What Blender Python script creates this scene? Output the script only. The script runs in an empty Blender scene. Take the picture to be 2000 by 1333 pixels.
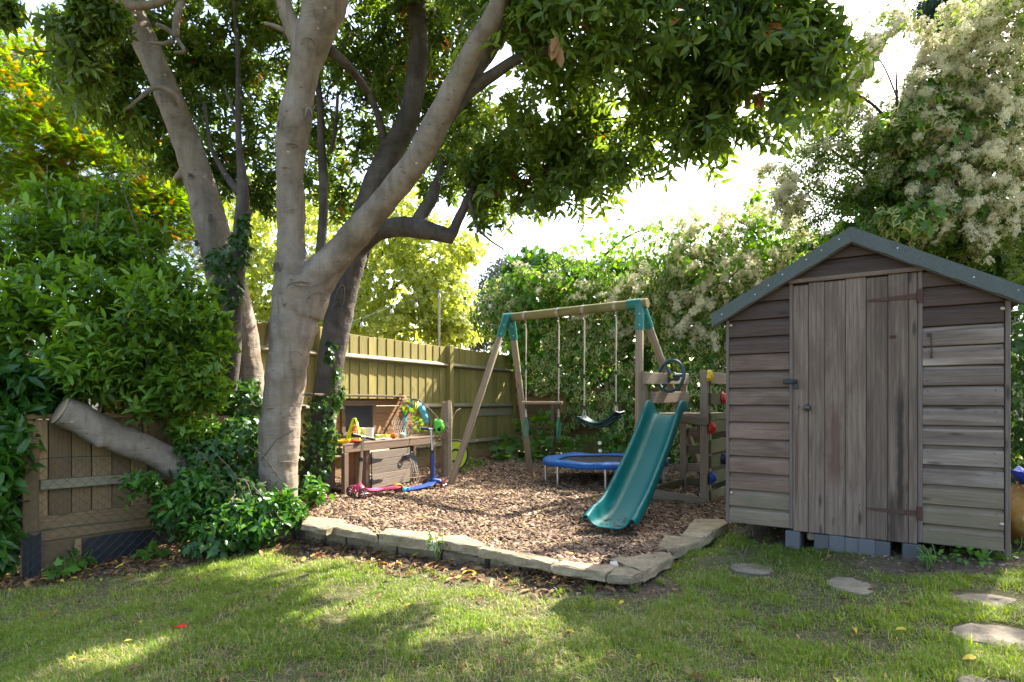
import bpy, math, random
import numpy as np
from mathutils import Vector, Matrix

random.seed(7)
rng = np.random.default_rng(11)
sc = bpy.context.scene
COL = sc.collection
R = math.radians
F_PX, CX, HY, CAM_Z = 1150.0, 1000.0, 785.0, 1.0     # focal length, centre column and horizon row in photo pixels

# ------------------------------------------------------------------ camera, sky, sun, exposure
cam_d = bpy.data.cameras.new('camera')
cam_d.sensor_width = 36.0
cam_d.lens = 36.0 * F_PX / 2000.0
cam_d.shift_y = (HY - 666.5) / 2000.0
cam_d.clip_start, cam_d.clip_end = 0.05, 500.0
cam = bpy.data.objects.new('camera', cam_d)
cam.location = (0, 0, CAM_Z)
cam.rotation_euler = (R(90), 0, 0)
COL.objects.link(cam)
sc.camera = cam

SUN_DIR = Vector((0.74, 0.67, 0.0)).normalized()      # horizontal direction towards the sun: right and behind
SUN_ELEV = R(45.5)
S = Vector((SUN_DIR.x * math.cos(SUN_ELEV), SUN_DIR.y * math.cos(SUN_ELEV), math.sin(SUN_ELEV)))
world = bpy.data.worlds.new('World')
sc.world = world
world.use_nodes = True
wn = world.node_tree.nodes
sky = wn.new('ShaderNodeTexSky')
sky.sky_type = 'NISHITA'
sky.sun_disc = False
sky.sun_elevation = SUN_ELEV
sky.sun_rotation = math.atan2(SUN_DIR.x, SUN_DIR.y)
sky.air_density = 0.9
sky.dust_density = 3.5
sky.ozone_density = 0.0
wn['Background'].inputs['Strength'].default_value = 0.15
world.node_tree.links.new(sky.outputs['Color'], wn['Background'].inputs['Color'])
sun_d = bpy.data.lights.new('sun', 'SUN')
sun_d.energy = 4.3
sun_d.angle = R(0.5)
sun_d.color = (1.0, 0.95, 0.86)
sun = bpy.data.objects.new('sun', sun_d)
sun.rotation_euler = S.to_track_quat('Z', 'Y').to_euler()
sun.location = (8, 6, 14)
COL.objects.link(sun)
vs = sc.view_settings
sc.display_settings.display_device = 'sRGB'
vs.view_transform = 'Standard'
vs.look = 'None'
vs.gamma = 1.0
vs.exposure = 2.3
vs.use_curve_mapping = False
sc.render.engine = 'CYCLES'
cy = sc.cycles
cy.use_denoising = True
cy.max_bounces = 7
cy.diffuse_bounces = 4
cy.glossy_bounces = 2
cy.transmission_bounces = 4
cy.transparent_max_bounces = 4
cy.caustics_reflective = cy.caustics_refractive = False
cy.sample_clamp_indirect = 6.0

# ------------------------------------------------------------------ photo pixel -> place
def at(px, py, Y):
    return Vector(((px - CX) / F_PX * Y, Y, CAM_Z - (py - HY) / F_PX * Y))
def onz(px, py, z=0.0):
    Y = (CAM_Z - z) * F_PX / (py - HY)
    return Vector(((px - CX) / F_PX * Y, Y, z))

# ------------------------------------------------------------------ naming helpers
def tag(o, label, cat, group=None, kind=None):
    if label: o['label'] = label
    if cat: o['category'] = cat
    if group: o['group'] = group
    if kind: o['kind'] = kind
    return o
def thing(name, label, cat, loc=(0, 0, 0), group=None):
    o = bpy.data.objects.new(name, None)
    o.empty_display_size = 0.1
    o.location = loc
    COL.objects.link(o)
    return tag(o, label, cat, group)
def wpos(o):
    p = Vector((0, 0, 0))
    while o is not None:
        p += o.location
        o = o.parent
    return p
def link(name, me, parent=None, loc=None, kind=None):
    o = bpy.data.objects.new(name, me)
    if parent is not None: o.parent = parent
    if loc is not None: o.location = loc
    if kind: o['kind'] = kind
    COL.objects.link(o)
    return o

# ------------------------------------------------------------------ mesh builder
class MB:
    def __init__(s):
        s.v, s.f = [], []
    def add(s, vs, fs):
        n = len(s.v)
        s.v += [tuple(v) for v in vs]
        s.f += [tuple(i + n for i in f) for f in fs]
        return s
    def box(s, c, size, M=None, b=0.0):
        hx, hy, hz = size[0] / 2, size[1] / 2, size[2] / 2
        c = Vector(c)
        vs, fs = cbox(hx, hy, hz, min(b, hx * .45, hy * .45, hz * .45))
        return s.add([(M @ Vector(v) if M else Vector(v)) + c for v in vs], fs)
    def tube(s, pts, rad, n=8, cap=True, squash=None):
        pts = [Vector(p) for p in pts]
        if not hasattr(rad, '__len__'): rad = [rad] * len(pts)
        rings, up, prev_t = [], None, None
        for i, p in enumerate(pts):
            t = (pts[min(i + 1, len(pts) - 1)] - pts[max(i - 1, 0)])
            t = t.normalized() if t.length > 1e-9 else Vector((0, 0, 1))
            if up is None:
                a = Vector((0, 0, 1)) if abs(t.z) < .9 else Vector((1, 0, 0))
                up = (a - t * a.dot(t)).normalized()
            else:
                up = up - t * up.dot(t)
                up = up.normalized() if up.length > 1e-6 else t.orthogonal().normalized()
            sd = t.cross(up)
            rings.append([p + (up * math.cos(2 * math.pi * k / n) + sd * math.sin(2 * math.pi * k / n)) * rad[i] for k in range(n)])
        vs = [v for r in rings for v in r]
        fs = []
        for i in range(len(rings) - 1):
            for k in range(n):
                k2 = (k + 1) % n
                fs.append((i * n + k, i * n + k2, (i + 1) * n + k2, (i + 1) * n + k))
        if cap:
            fs.append(tuple(range(n - 1, -1, -1)))
            fs.append(tuple((len(rings) - 1) * n + k for k in range(n)))
        return s.add(vs, fs)
    def loop(s, pts, r, n=6):
        pts = [Vector(p) for p in pts]
        m = len(pts)
        nrm = Vector((0, 0, 0))
        cen = sum(pts, Vector()) / m
        for i in range(m): nrm += (pts[i] - cen).cross(pts[(i + 1) % m] - cen)
        nrm.normalize()
        vs, fs = [], []
        for i, p in enumerate(pts):
            t = (pts[(i + 1) % m] - pts[i - 1]).normalized()
            o = t.cross(nrm).normalized()
            for k in range(n):
                a = 2 * math.pi * k / n
                vs.append(p + (o * math.cos(a) + nrm * math.sin(a)) * r)
        for i in range(m):
            j = (i + 1) % m
            for k in range(n):
                k2 = (k + 1) % n
                fs.append((i * n + k, j * n + k, j * n + k2, i * n + k2))
        return s.add(vs, fs)
    def lathe(s, prof, c=(0, 0, 0), n=16, M=None):
        c = Vector(c); vs, fs = [], []
        for r, z in prof:
            for k in range(n):
                a = 2 * math.pi * k / n
                v = Vector((r * math.cos(a), r * math.sin(a), z))
                vs.append((M @ v if M else v) + c)
        for i in range(len(prof) - 1):
            for k in range(n):
                k2 = (k + 1) % n
                fs.append((i * n + k, i * n + k2, (i + 1) * n + k2, (i + 1) * n + k))
        fs.append(tuple(range(n - 1, -1, -1)))
        fs.append(tuple((len(prof) - 1) * n + k for k in range(n)))
        return s.add(vs, fs)
    def prism(s, poly, d):
        """poly: list of Vectors (planar), d: extrusion Vector"""
        n = len(poly)
        vs = [Vector(p) for p in poly] + [Vector(p) + Vector(d) for p in poly]
        fs = [tuple(range(n - 1, -1, -1)), tuple(range(n, 2 * n))]
        fs += [(i, (i + 1) % n, n + (i + 1) % n, n + i) for i in range(n)]
        return s.add(vs, fs)
    def mesh(s, name, mat, off=None, smooth=False):
        me = bpy.data.meshes.new(name)
        off = Vector(off) if off is not None else Vector((0, 0, 0))
        me.from_pydata([tuple(Vector(v) - off) for v in s.v], [], s.f)
        if mat: me.materials.append(mat)
        if smooth:
            me.polygons.foreach_set('use_smooth', [True] * len(me.polygons))
            if smooth == 'auto':
                me.set_sharp_from_angle(angle=R(40))
        me.update()
        return me
    def build(s, name, mat, parent=None, smooth=False, kind=None):
        """verts are given in world space; parent chain has locations only"""
        off = wpos(parent) if parent is not None else None
        return link(name, s.mesh(name, mat, off, smooth), parent, kind=kind)
    def solo(s, name, mat, label, cat, group=None, smooth=False, kind=None):
        """a top-level one-mesh thing, origin at its base"""
        a = np.array([tuple(v) for v in s.v])
        off = Vector((a[:, 0].mean(), a[:, 1].mean(), a[:, 2].min()))
        o = link(name, s.mesh(name, mat, off, smooth), None, off)
        return tag(o, label, cat, group, kind)

def cbox(hx, hy, hz, b):
    if b <= 0:
        vs = [(x, y, z) for x in (-hx, hx) for y in (-hy, hy) for z in (-hz, hz)]
        return vs, [(0, 1, 3, 2), (4, 6, 7, 5), (0, 4, 5, 1), (2, 3, 7, 6), (0, 2, 6, 4), (1, 5, 7, 3)]
    vs, idx = [], {}
    for sx in (-1, 1):
        for sy in (-1, 1):
            for sz in (-1, 1):
                for ax in range(3):
                    p = [sx * (hx - b), sy * (hy - b), sz * (hz - b)]
                    p[ax] = (sx * hx, sy * hy, sz * hz)[ax]
                    idx[(sx, sy, sz, ax)] = len(vs)
                    vs.append(tuple(p))
    fs = []
    def face(keys, nrm):
        ids = [idx[k] for k in keys]
        a, b_, c_ = (Vector(vs[ids[i]]) for i in (0, 1, 2))
        if (b_ - a).cross(c_ - a).dot(Vector(nrm)) < 0: ids.reverse()
        fs.append(tuple(ids))
    for ax in range(3):
        o = [i for i in range(3) if i != ax]
        for sgn in (-1, 1):
            ks = []
            for a, b2 in ((-1, -1), (1, -1), (1, 1), (-1, 1)):
                t = [0, 0, 0]; t[ax] = sgn; t[o[0]] = a; t[o[1]] = b2
                ks.append((t[0], t[1], t[2], ax))
            n = [0, 0, 0]; n[ax] = sgn
            face(ks, n)
    for ax in range(3):                      # edges parallel to ax
        o = [i for i in range(3) if i != ax]
        for a in (-1, 1):
            for b2 in (-1, 1):
                def key(s_, which):
                    t = [0, 0, 0]; t[ax] = s_; t[o[0]] = a; t[o[1]] = b2
                    return (t[0], t[1], t[2], which)
                n = [0, 0, 0]; n[o[0]] = a; n[o[1]] = b2
                face([key(-1, o[0]), key(1, o[0]), key(1, o[1]), key(-1, o[1])], n)
    for sx in (-1, 1):
        for sy in (-1, 1):
            for sz in (-1, 1):
                face([(sx, sy, sz, 0), (sx, sy, sz, 1), (sx, sy, sz, 2)], (sx, sy, sz))
    return vs, fs

_pl = {}
def plank(name, p0, p1, w, t, face_dir, mat, parent=None, b=0.004, roll=0.0):
    """board from p0 to p1 (centre line), w wide, t thick; face_dir = direction its broad face looks.
    Own local X runs along the grain; alike boards share one mesh."""
    p0, p1 = Vector(p0), Vector(p1)
    x = (p1 - p0); L = x.length; x.normalize()
    z = Vector(face_dir); z = (z - x * z.dot(x)).normalized()
    y = z.cross(x)
    k = (round(L, 3), round(w, 3), round(t, 3), mat.name, b)
    if k not in _pl:
        _pl[k] = MB().box((0, 0, 0), (L, w, t), b=b).mesh(name, mat)
    o = link(name, _pl[k], parent)
    M = Matrix((x, y, z)).transposed()
    if roll: M = M @ Matrix.Rotation(roll, 3, 'X')
    c = (p0 + p1) / 2 - (wpos(parent) if parent else Vector((0, 0, 0)))
    o.rotation_euler = M.to_euler()
    o.location = c
    return o
def pole(name, p0, p1, r, mat, parent=None, n=14):
    """round timber with its grain along local X"""
    p0, p1 = Vector(p0), Vector(p1)
    L = (p1 - p0).length
    ks = [(-L / 2, r * .9), (-L / 2 + r * .15, r), (0, r * 1.01), (L / 2 - r * .15, r), (L / 2, r * .9)]
    me = MB().tube([(k, 0, 0) for k, _ in ks], [q for _, q in ks], n).mesh(name, mat, smooth='auto')
    o = link(name, me, parent)
    x = (p1 - p0).normalized(); z = x.orthogonal().normalized(); y = z.cross(x)
    o.rotation_euler = Matrix((x, y, z)).transposed().to_euler()
    o.location = (p0 + p1) / 2 - (wpos(parent) if parent else Vector((0, 0, 0)))
    return o
def smoothpts(pts, k=6):
    """Catmull-Rom through rows of numbers"""
    P = np.array(pts, float)
    P = np.vstack([2 * P[0] - P[1], P, 2 * P[-1] - P[-2]])
    out = []
    for i in range(1, len(P) - 2):
        a, b, c, d = P[i - 1], P[i], P[i + 1], P[i + 2]
        for t in np.linspace(0, 1, k, endpoint=False):
            out.append(.5 * ((2 * b) + (c - a) * t + (2 * a - 5 * b + 4 * c - d) * t * t + (3 * b - a - 3 * c + d) * t ** 3))
    out.append(P[-2])
    return np.array(out)

# ------------------------------------------------------------------ materials
class NT:
    def __init__(s, name):
        s.m = bpy.data.materials.new(name)
        s.m.use_nodes = True
        s.t = s.m.node_tree
        s.n = s.t.nodes
        s.b = s.n['Principled BSDF']
        s.out = s.n['Material Output']
    def new(s, typ, **kw):
        nd = s.n.new(typ)
        for k, v in kw.items():
            if hasattr(nd, k) and k not in nd.inputs: setattr(nd, k, v)
            else: nd.inputs[k].default_value = v
        return nd
    def ln(s, a, b):
        s.t.links.new(a, b)
    def coord(s, kind='Object', scale=(1, 1, 1), rand=True):
        tc = s.new('ShaderNodeTexCoord')
        mp = s.new('ShaderNodeMapping')
        mp.inputs['Scale'].default_value = scale
        s.ln(tc.outputs[kind], mp.inputs['Vector'])
        if rand:
            oi = s.new('ShaderNodeObjectInfo')
            mu = s.new('ShaderNodeMath', operation='MULTIPLY')
            mu.inputs[1].default_value = 57.0
            s.ln(oi.outputs['Random'], mu.inputs[0])
            s.ln(mu.outputs[0], mp.inputs['Location'])
            s.rand = oi.outputs['Random']
        return mp.outputs['Vector']
    def noise(s, vec, scale, detail=4, rough=.6, dist=0.0):
        nd = s.new('ShaderNodeTexNoise')
        nd.inputs['Scale'].default_value = scale
        nd.inputs['Detail'].default_value = detail
        nd.inputs['Roughness'].default_value = rough
        nd.inputs['Distortion'].default_value = dist
        if vec is not None: s.ln(vec, nd.inputs['Vector'])
        return nd.outputs['Fac']
    def ramp(s, fac, stops):
        nd = s.new('ShaderNodeValToRGB')
        el = nd.color_ramp.elements
        while len(el) < len(stops): el.new(.5)
        for e, (p, c) in zip(el, stops):
            e.position = p
            e.color = (*c, 1) if len(c) == 3 else c
        s.ln(fac, nd.inputs['Fac'])
        return nd.outputs['Color']
    def mix(s, fac, a, b, mode='MIX'):
        nd = s.new('ShaderNodeMix', data_type='RGBA', blend_type=mode)
        for sock, v in ((nd.inputs[0], fac), (nd.inputs[6], a), (nd.inputs[7], b)):
            if hasattr(v, 'is_linked'): s.ln(v, sock)
            elif isinstance(v, (int, float)): sock.default_value = v
            else: sock.default_value = (*v, 1) if len(v) == 3 else v
        return nd.outputs[2]
    def math(s, op, a, b=0.0, clamp=False):
        nd = s.new('ShaderNodeMath', operation=op)
        nd.use_clamp = clamp
        for i, v in enumerate((a, b)):
            if hasattr(v, 'is_linked'): s.ln(v, nd.inputs[i])
            else: nd.inputs[i].default_value = v
        return nd.outputs[0]
    def bump(s, h, strength=.3, dist=.01):
        nd = s.new('ShaderNodeBump')
        nd.inputs['Strength'].default_value = strength
        nd.inputs['Distance'].default_value = dist
        s.ln(h, nd.inputs['Height'])
        s.ln(nd.outputs['Normal'], s.b.inputs['Normal'])
    def base(s, c):
        if hasattr(c, 'is_linked'): s.ln(c, s.b.inputs['Base Color'])
        else: s.b.inputs['Base Color'].default_value = (*c, 1)
    def rough(s, r):
        if hasattr(r, 'is_linked'): s.ln(r, s.b.inputs['Roughness'])
        else: s.b.inputs['Roughness'].default_value = r

def wood(name, dark, mid, light, algae=None, vary=.35, grain=1.0, knots=True, rough=.8, stain=None, bumpd=.003, sat_warm=None, streaks=(), figure=.10):
    m = NT(name)
    v = m.coord('Object', (2.4 * grain, 75 * grain, 75 * grain))
    g = m.noise(v, 2.0, 5, .62, .25)
    v2 = m.coord('Object', (.5, 5, 5))
    w = m.noise(v2, 2.5, 3, .5, 1.6)
    fig = m.new('ShaderNodeTexWave', wave_type='BANDS', bands_direction='Y')
    fig.inputs['Scale'].default_value = 2.2
    fig.inputs['Distortion'].default_value = 6.0
    fig.inputs['Detail'].default_value = 2.0
    fig.inputs['Detail Scale'].default_value = .8
    m.ln(v2, fig.inputs['Vector'])
    k = m.math('ADD', m.math('MULTIPLY', g, 1 - figure), m.math('MULTIPLY', fig.outputs['Fac'], figure))
    col = m.ramp(k, [(.18, dark), (.50, mid), (.82, light)])
    col = m.mix(m.math('MULTIPLY', w, .5), col, mid)
    rnd = m.rand
    shade = m.ramp(rnd, [(0, (1 - vary,) * 3), (1, (1 + vary * .6,) * 3)])
    col = m.mix(1.0, col, shade, 'MULTIPLY')
    if sat_warm:
        col = m.mix(m.math('MULTIPLY', m.math('FRACT', m.math('MULTIPLY', rnd, 7.31)), sat_warm[1]), col, sat_warm[0])
    vb = m.coord('Object', (1, 2.2, 2.2))
    big = m.noise(vb, 2.3, 4, .6, .5)
    if algae:
        col = m.mix(m.math('MULTIPLY', m.ramp(big, [(.42, (0, 0, 0)), (.66, (1, 1, 1))]), algae[1]), col, algae[0])
    if stain:
        vs_ = m.coord('Object', (1.1, 4.5, 4.5))
        st = m.noise(vs_, 1.9, 4, .6, .4)
        col = m.mix(m.math('MULTIPLY', m.ramp(st, [(.47, (0, 0, 0)), (.68, (1, 1, 1))]), stain[1]), col, stain[0])
    for (sc_, y0, hw, x0, x1, amt) in streaks:          # run-down stains at a fixed place on this piece
        tc = m.new('ShaderNodeTexCoord'); sp = m.new('ShaderNodeSeparateXYZ'); m.ln(tc.outputs['Object'], sp.inputs[0])
        nz_ = m.math('MULTIPLY', m.math('SUBTRACT', m.noise(tc.outputs['Object'], 9, 3, .6), .5), hw * 1.2)
        dy_ = m.math('ABSOLUTE', m.math('ADD', m.math('SUBTRACT', sp.outputs['Y'], y0), nz_))
        ky = m.ramp(m.math('DIVIDE', dy_, hw), [(.35, (1, 1, 1)), (1.0, (0, 0, 0))])
        mid_, hl = (x0 + x1) / 2, (x1 - x0) / 2
        kx = m.ramp(m.math('DIVIDE', m.math('ABSOLUTE', m.math('SUBTRACT', sp.outputs['X'], mid_)), hl), [(.55, (1, 1, 1)), (1.0, (0, 0, 0))])
        col = m.mix(m.math('MULTIPLY', m.math('MULTIPLY', ky, kx), amt), col, sc_)
    if knots:
        vk = m.coord('Object', (2.2, 9, 9))
        vo = m.new('ShaderNodeTexVoronoi', feature='F1')
        vo.inputs['Scale'].default_value = 1.0
        m.ln(vk, vo.inputs['Vector'])
        kn = m.ramp(vo.outputs['Distance'], [(.06, (1, 1, 1)), (.13, (0, 0, 0))])
        col = m.mix(m.math('MULTIPLY', kn, .7), col, tuple(c * .45 for c in dark))
    m.base(col)
    m.rough(rough)
    m.b.inputs['Specular IOR Level'].default_value = .25
    m.bump(k, .7, bumpd)
    return m.m

def plain(name, c, rough=.5, metal=0.0, spec=.5, var=.12, vscale=18, bump=0.0, dirt=None, coat=0.0, each=0.0):
    m = NT(name)
    v = m.coord('Object', (1, 1, 1))
    n1 = m.noise(v, vscale, 4, .6)
    col = m.mix(n1, tuple(x * (1 - var) for x in c), tuple(min(1, x * (1 + var)) for x in c))
    if dirt:
        n2 = m.noise(v, dirt[2] if len(dirt) > 2 else 6, 6, .7)
        col = m.mix(m.math('MULTIPLY', m.ramp(n2, [(.5, (0, 0, 0)), (.7, (1, 1, 1))]), dirt[1]), col, dirt[0])
    if each:
        col = m.mix(1.0, col, m.ramp(m.rand, [(0, (1 - each,) * 3), (1, (1 + each,) * 3)]), 'MULTIPLY')
    m.base(col)
    rr = m.math('ADD', m.math('MULTIPLY', n1, .2), rough - .1)
    m.rough(rr)
    m.b.inputs['Metallic'].default_value = metal
    m.b.inputs['Specular IOR Level'].default_value = spec
    m.b.inputs['Coat Weight'].default_value = coat
    if bump: m.bump(n1, .5, bump)
    return m.m

def leafmat(name, dark, light, trans=.35, tcol=None, rough=.4, cream=None, spec=.36, old=None):
    """tint: each leaf's own colour, edge: 1 on the leaf margin"""
    m = NT(name)
    a = m.new('ShaderNodeAttribute', attribute_name='tint')
    col = m.ramp(a.outputs['Fac'], [(0.0, dark), (.93, light)] + ([(.97, old)] if old else []))
    if cream:
        e = m.new('ShaderNodeAttribute', attribute_name='edge')
        col = m.mix(m.ramp(e.outputs['Fac'], [(.45, (0, 0, 0)), (.8, (1, 1, 1))]), col, cream)
    m.base(col)
    m.rough(rough)
    m.b.inputs['Specular IOR Level'].default_value = spec
    if trans > 0:
        tr = m.new('ShaderNodeBsdfTranslucent')
        if tcol:
            tc = m.mix(.6, col, tcol)
        else:
            hs = m.new('ShaderNodeHueSaturation')
            hs.inputs['Hue'].default_value = .48
            hs.inputs['Saturation'].default_value = 1.15
            hs.inputs['Value'].default_value = 2.2
            m.ln(col, hs.inputs['Color'])
            tc = hs.outputs['Color']
        m.ln(tc, tr.inputs['Color'])
        ms = m.new('ShaderNodeMixShader')
        ms.inputs[0].default_value = trans
        m.ln(m.b.outputs[0], ms.inputs[1])
        m.ln(tr.outputs[0], ms.inputs[2])
        m.ln(ms.outputs[0], m.out.inputs['Surface'])
    return m.m

def bark(name, c1, c2, c3, moss=None):
    m = NT(name)
    tc = m.coord('Object', (1, 1, 1), rand=False)
    n1 = m.noise(tc, 3.2, 5, .6, .4)
    col = m.ramp(n1, [(.32, c1), (.48, c2), (.64, c3)])
    vh = m.coord('Object', (2.5, 2.5, 26), rand=False)     # horizontal ridges
    n2 = m.noise(vh, 2.0, 4, .6, .5)
    col = m.mix(m.math('MULTIPLY', m.ramp(n2, [(.58, (0, 0, 0)), (.72, (1, 1, 1))]), .3), col, tuple(x * .45 for x in c1))
    vv = m.coord('Object', (14, 14, 1.6), rand=False)      # run-down stains
    nv = m.noise(vv, 1.0, 4, .6, .3)
    col = m.mix(m.math('MULTIPLY', m.ramp(nv, [(.48, (0, 0, 0)), (.70, (1, 1, 1))]), .55), col, tuple(x * .62 for x in c1))
    nf = m.noise(tc, 60, 3, .7)
    col = m.mix(m.math('MULTIPLY', m.ramp(nf, [(.55, (0, 0, 0)), (.75, (1, 1, 1))]), .3), col, tuple(min(1, x * 1.5) for x in c3))
    if moss:
        nm = m.noise(tc, 2.1, 5, .6)
        col = m.mix(m.math('MULTIPLY', m.ramp(nm, [(.5, (0, 0, 0)), (.68, (1, 1, 1))]), moss[1]), col, moss[0])
    m.base(col)
    m.rough(.85)
    m.b.inputs['Specular IOR Level'].default_value = .2
    vd = m.coord('Object', (7, 7, 30), rand=False)         # short cross scars
    vo = m.new('ShaderNodeTexVoronoi', feature='F1'); vo.inputs['Scale'].default_value = 1.0; vo.inputs['Randomness'].default_value = 1.0
    m.ln(vd, vo.inputs['Vector'])
    sc_ = m.ramp(vo.outputs['Distance'], [(.06, (1, 1, 1)), (.13, (0, 0, 0))])
    col = m.mix(m.math('MULTIPLY', sc_, .7), col, tuple(x * .4 for x in c1))
    vp = m.coord('Object', (6, 6, 9), rand=False)
    vo2 = m.new('ShaderNodeTexVoronoi', feature='F1'); vo2.inputs['Scale'].default_value = .62
    m.ln(vp, vo2.inputs['Vector'])
    col = m.mix(m.ramp(vo2.outputs['Distance'], [(.035, (.7, .7, .7)), (.06, (0, 0, 0))]), col, tuple(min(1, x * 1.9) for x in c3))
    m.base(col)
    h = m.math('SUBTRACT', m.math('ADD', m.math('MULTIPLY', n2, .5), m.math('MULTIPLY', nf, .3)), m.math('MULTIPLY', sc_, .5))
    m.bump(h, .8, .014)
    return m.m

M_SHED = wood('shed_wood', (.056, .033, .021), (.172, .113, .077), (.34, .248, .182), vary=.26, stain=((.055, .030, .021), .55), rough=.75, sat_warm=((.17, .125, .09), .4))
M_SHEDGREY = wood('silvered_shed_wood', (.070, .048, .034), (.200, .150, .112), (.40, .33, .262), vary=.22, figure=.34, stain=((.065, .038, .028), .45), rough=.72)
_dk = dict(vary=.25, stain=((.06, .036, .026), .45), rough=.75)
DOORC = ((.056, .037, .025), (.172, .122, .087), (.325, .255, .192))
M_DOOR = wood('shed_door_wood', *DOORC, **_dk)
M_DOOR_RUST = wood('shed_door_wood_rust_runs', *DOORC, streaks=(((.085, .042, .022), .028, .007, -.75, -.02, .85), ((.085, .042, .022), .018, .005, -.65, -.02, .7)), **_dk)
M_DOOR_RED = wood('shed_door_wood_reddish_stain', *DOORC, streaks=(((.10, .045, .030), .0, .05, -.55, .06, .7),), **_dk)
M_DOOR_DARK = wood('shed_door_wood_dark_run', *DOORC, streaks=(((.035, .024, .018), -.012, .026, -.85, .28, .9), ((.04, .028, .022), .03, .03, -.9, -.5, .8)), **_dk)
M_SHEDLOW = wood('damp_low_shed_wood', (.07, .048, .031), (.195, .144, .097), (.35, .28, .205), vary=.15, algae=((.13, .125, .07), .6), rough=.8)
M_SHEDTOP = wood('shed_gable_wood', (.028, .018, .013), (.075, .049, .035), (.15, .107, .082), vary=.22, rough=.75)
M_TRIM = wood('shed_trim_wood', (.06, .043, .034), (.15, .112, .09), (.25, .2, .17), vary=.1)
M_FENCE = wood('green_treated_fence_wood', (.16, .12, .036), (.30, .240, .078), (.42, .345, .13), algae=((.16, .165, .045), .4), vary=.28)
M_FENCE_RAIL = wood('fence_rail_wood', (.13, .11, .07), (.24, .21, .13), (.36, .32, .22), algae=((.12, .13, .06), .35), vary=.15)
M_FENCE_BROWN = wood('brown_fence_wood', (.155, .10, .046), (.27, .182, .086), (.39, .28, .145), vary=.42)
M_PLAY = wood('treated_round_timber', (.14, .10, .06), (.30, .225, .145), (.44, .35, .24), vary=.15, bumpd=.002)
M_BEAM = wood('mossy_round_timber', (.12, .10, .04), (.26, .22, .09), (.38, .33, .15), algae=((.10, .13, .035), .6), vary=.1, bumpd=.002)
M_TOWER = wood('play_tower_wood', (.10, .075, .05), (.24, .185, .125), (.36, .29, .205), vary=.22, bumpd=.002)
M_TOWER_GREEN = wood('algae_play_tower_wood', (.05, .055, .025), (.12, .115, .055), (.2, .18, .10), algae=((.06, .075, .025), .6), vary=.2)
M_KITCHEN = wood('mud_kitchen_wood', (.075, .047, .032), (.175, .118, .080), (.28, .205, .145), vary=.28)
M_KITCHEN_WARM = wood('warm_mud_kitchen_wood', (.15, .078, .036), (.26, .145, .072), (.35, .215, .12), vary=.3, bumpd=.002)
M_KDOOR = wood('grey_mud_kitchen_wood', (.10, .072, .052), (.225, .175, .130), (.35, .285, .225), vary=.25)
M_BARK = bark('smooth_grey_bark', (.14, .108, .076), (.225, .180, .132), (.285, .235, .18), moss=((.13, .105, .052), .35))
M_BARK_DARK = bark('dark_grey_bark', (.055, .045, .036), (.095, .078, .064), (.14, .12, .10), moss=((.09, .085, .05), .4))
M_TWIG = bark('twig_bark', (.06, .045, .03), (.10, .08, .055), (.15, .12, .09))
M_BARK_PALE = bark('pale_sawn_limb_bark', (.135, .106, .078), (.21, .172, .132), (.27, .23, .18), moss=((.2, .16, .09), .3))
M_CUT = wood('cut_wood_end', (.2, .14, .08), (.33, .25, .16), (.42, .34, .24), knots=False)
M_GREEN_METAL = plain('green_painted_metal', (.012, .17, .135), .4, var=.15)
M_STEEL = plain('galvanised_steel', (.55, .56, .57), .35, metal=.9, var=.1)
M_ZINC = plain('dull_zinc', (.42, .36, .27), .45, metal=.7, var=.2)
M_RUST = plain('rusty_iron', (.085, .04, .028), .8, metal=.2, var=.4, vscale=60, bump=.002)
M_BLACK_METAL = plain('black_metal', (.018, .018, .02), .5, var=.2)
M_SLIDE = plain('teal_slide_plastic', (.0005, .106, .103), .48, spec=.10, var=.06, vscale=4, dirt=((.012, .115, .105), .35, 5))
M_DARKGREEN = plain('dark_green_plastic', (.010, .032, .036), .6, spec=.25, var=.1)
M_WHEEL = plain('deep_green_wheel_plastic', (.008, .055, .065), .35, var=.1)
M_ROPE = plain('cream_rope', (.42, .36, .28), .9, var=.3, vscale=220)
M_BLACK_RUB = plain('black_rubber', (.015, .015, .017), .6)
M_HANDLE = plain('green_plastic_handle', (.01, .17, .09), .35)
M_BLUE_PAD = plain('blue_vinyl_pad', (.004, .090, .30), .5, spec=.3, var=.15, vscale=9, dirt=((.05, .12, .3), .3, 12), bump=.003)
M_MAT = plain('black_mesh_mat', (.014, .014, .014), .8, dirt=((.06, .045, .03), .6, 14))
M_YELLOW = plain('yellow_plastic', (.72, .44, .01), .4)
M_LIME = plain('lime_plastic', (.50, .64, .02), .4)
M_RED = plain('red_plastic', (.50, .022, .012), .4)
M_ORANGE = plain('orange_plastic', (.80, .22, .01), .4)
M_BLUE = plain('blue_plastic', (.010, .052, .24), .45)
M_NAVY = plain('navy_plastic', (.01, .018, .05), .45)
M_PINK = plain('pink_plastic', (.72, .085, .20), .38)
M_SKY = plain('turquoise_fabric', (.02, .33, .42), .6, var=.15)
M_GREENP = plain('bright_green_plastic', (.08, .46, .02), .35)
M_WHITE = plain('milky_white_plastic', (.72, .70, .60), .45)
M_GREYP = plain('grey_plastic', (.34, .36, .40), .4)
M_BOARDBLACK = plain('blackboard_surface', (.022, .024, .03), .55, var=.2)
M_TERRA = plain('pale_terracotta', (.46, .22, .13), .8)
M_CONC = plain('grey_concrete_block', (.105, .105, .104), .9, var=.15, vscale=90, bump=.004, dirt=((.10, .10, .09), .5, 8), each=.25)
M_OLDCONC = plain('weathered_concrete', (.27, .21, .145), .9, var=.35, vscale=40, bump=.008, dirt=((.12, .10, .06), .6, 7))
M_MEMBRANE = plain('black_membrane', (.012, .014, .018), .5, var=.2, bump=.003)
M_WIRE = plain('green_coated_wire', (.02, .035, .03), .5)
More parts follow.
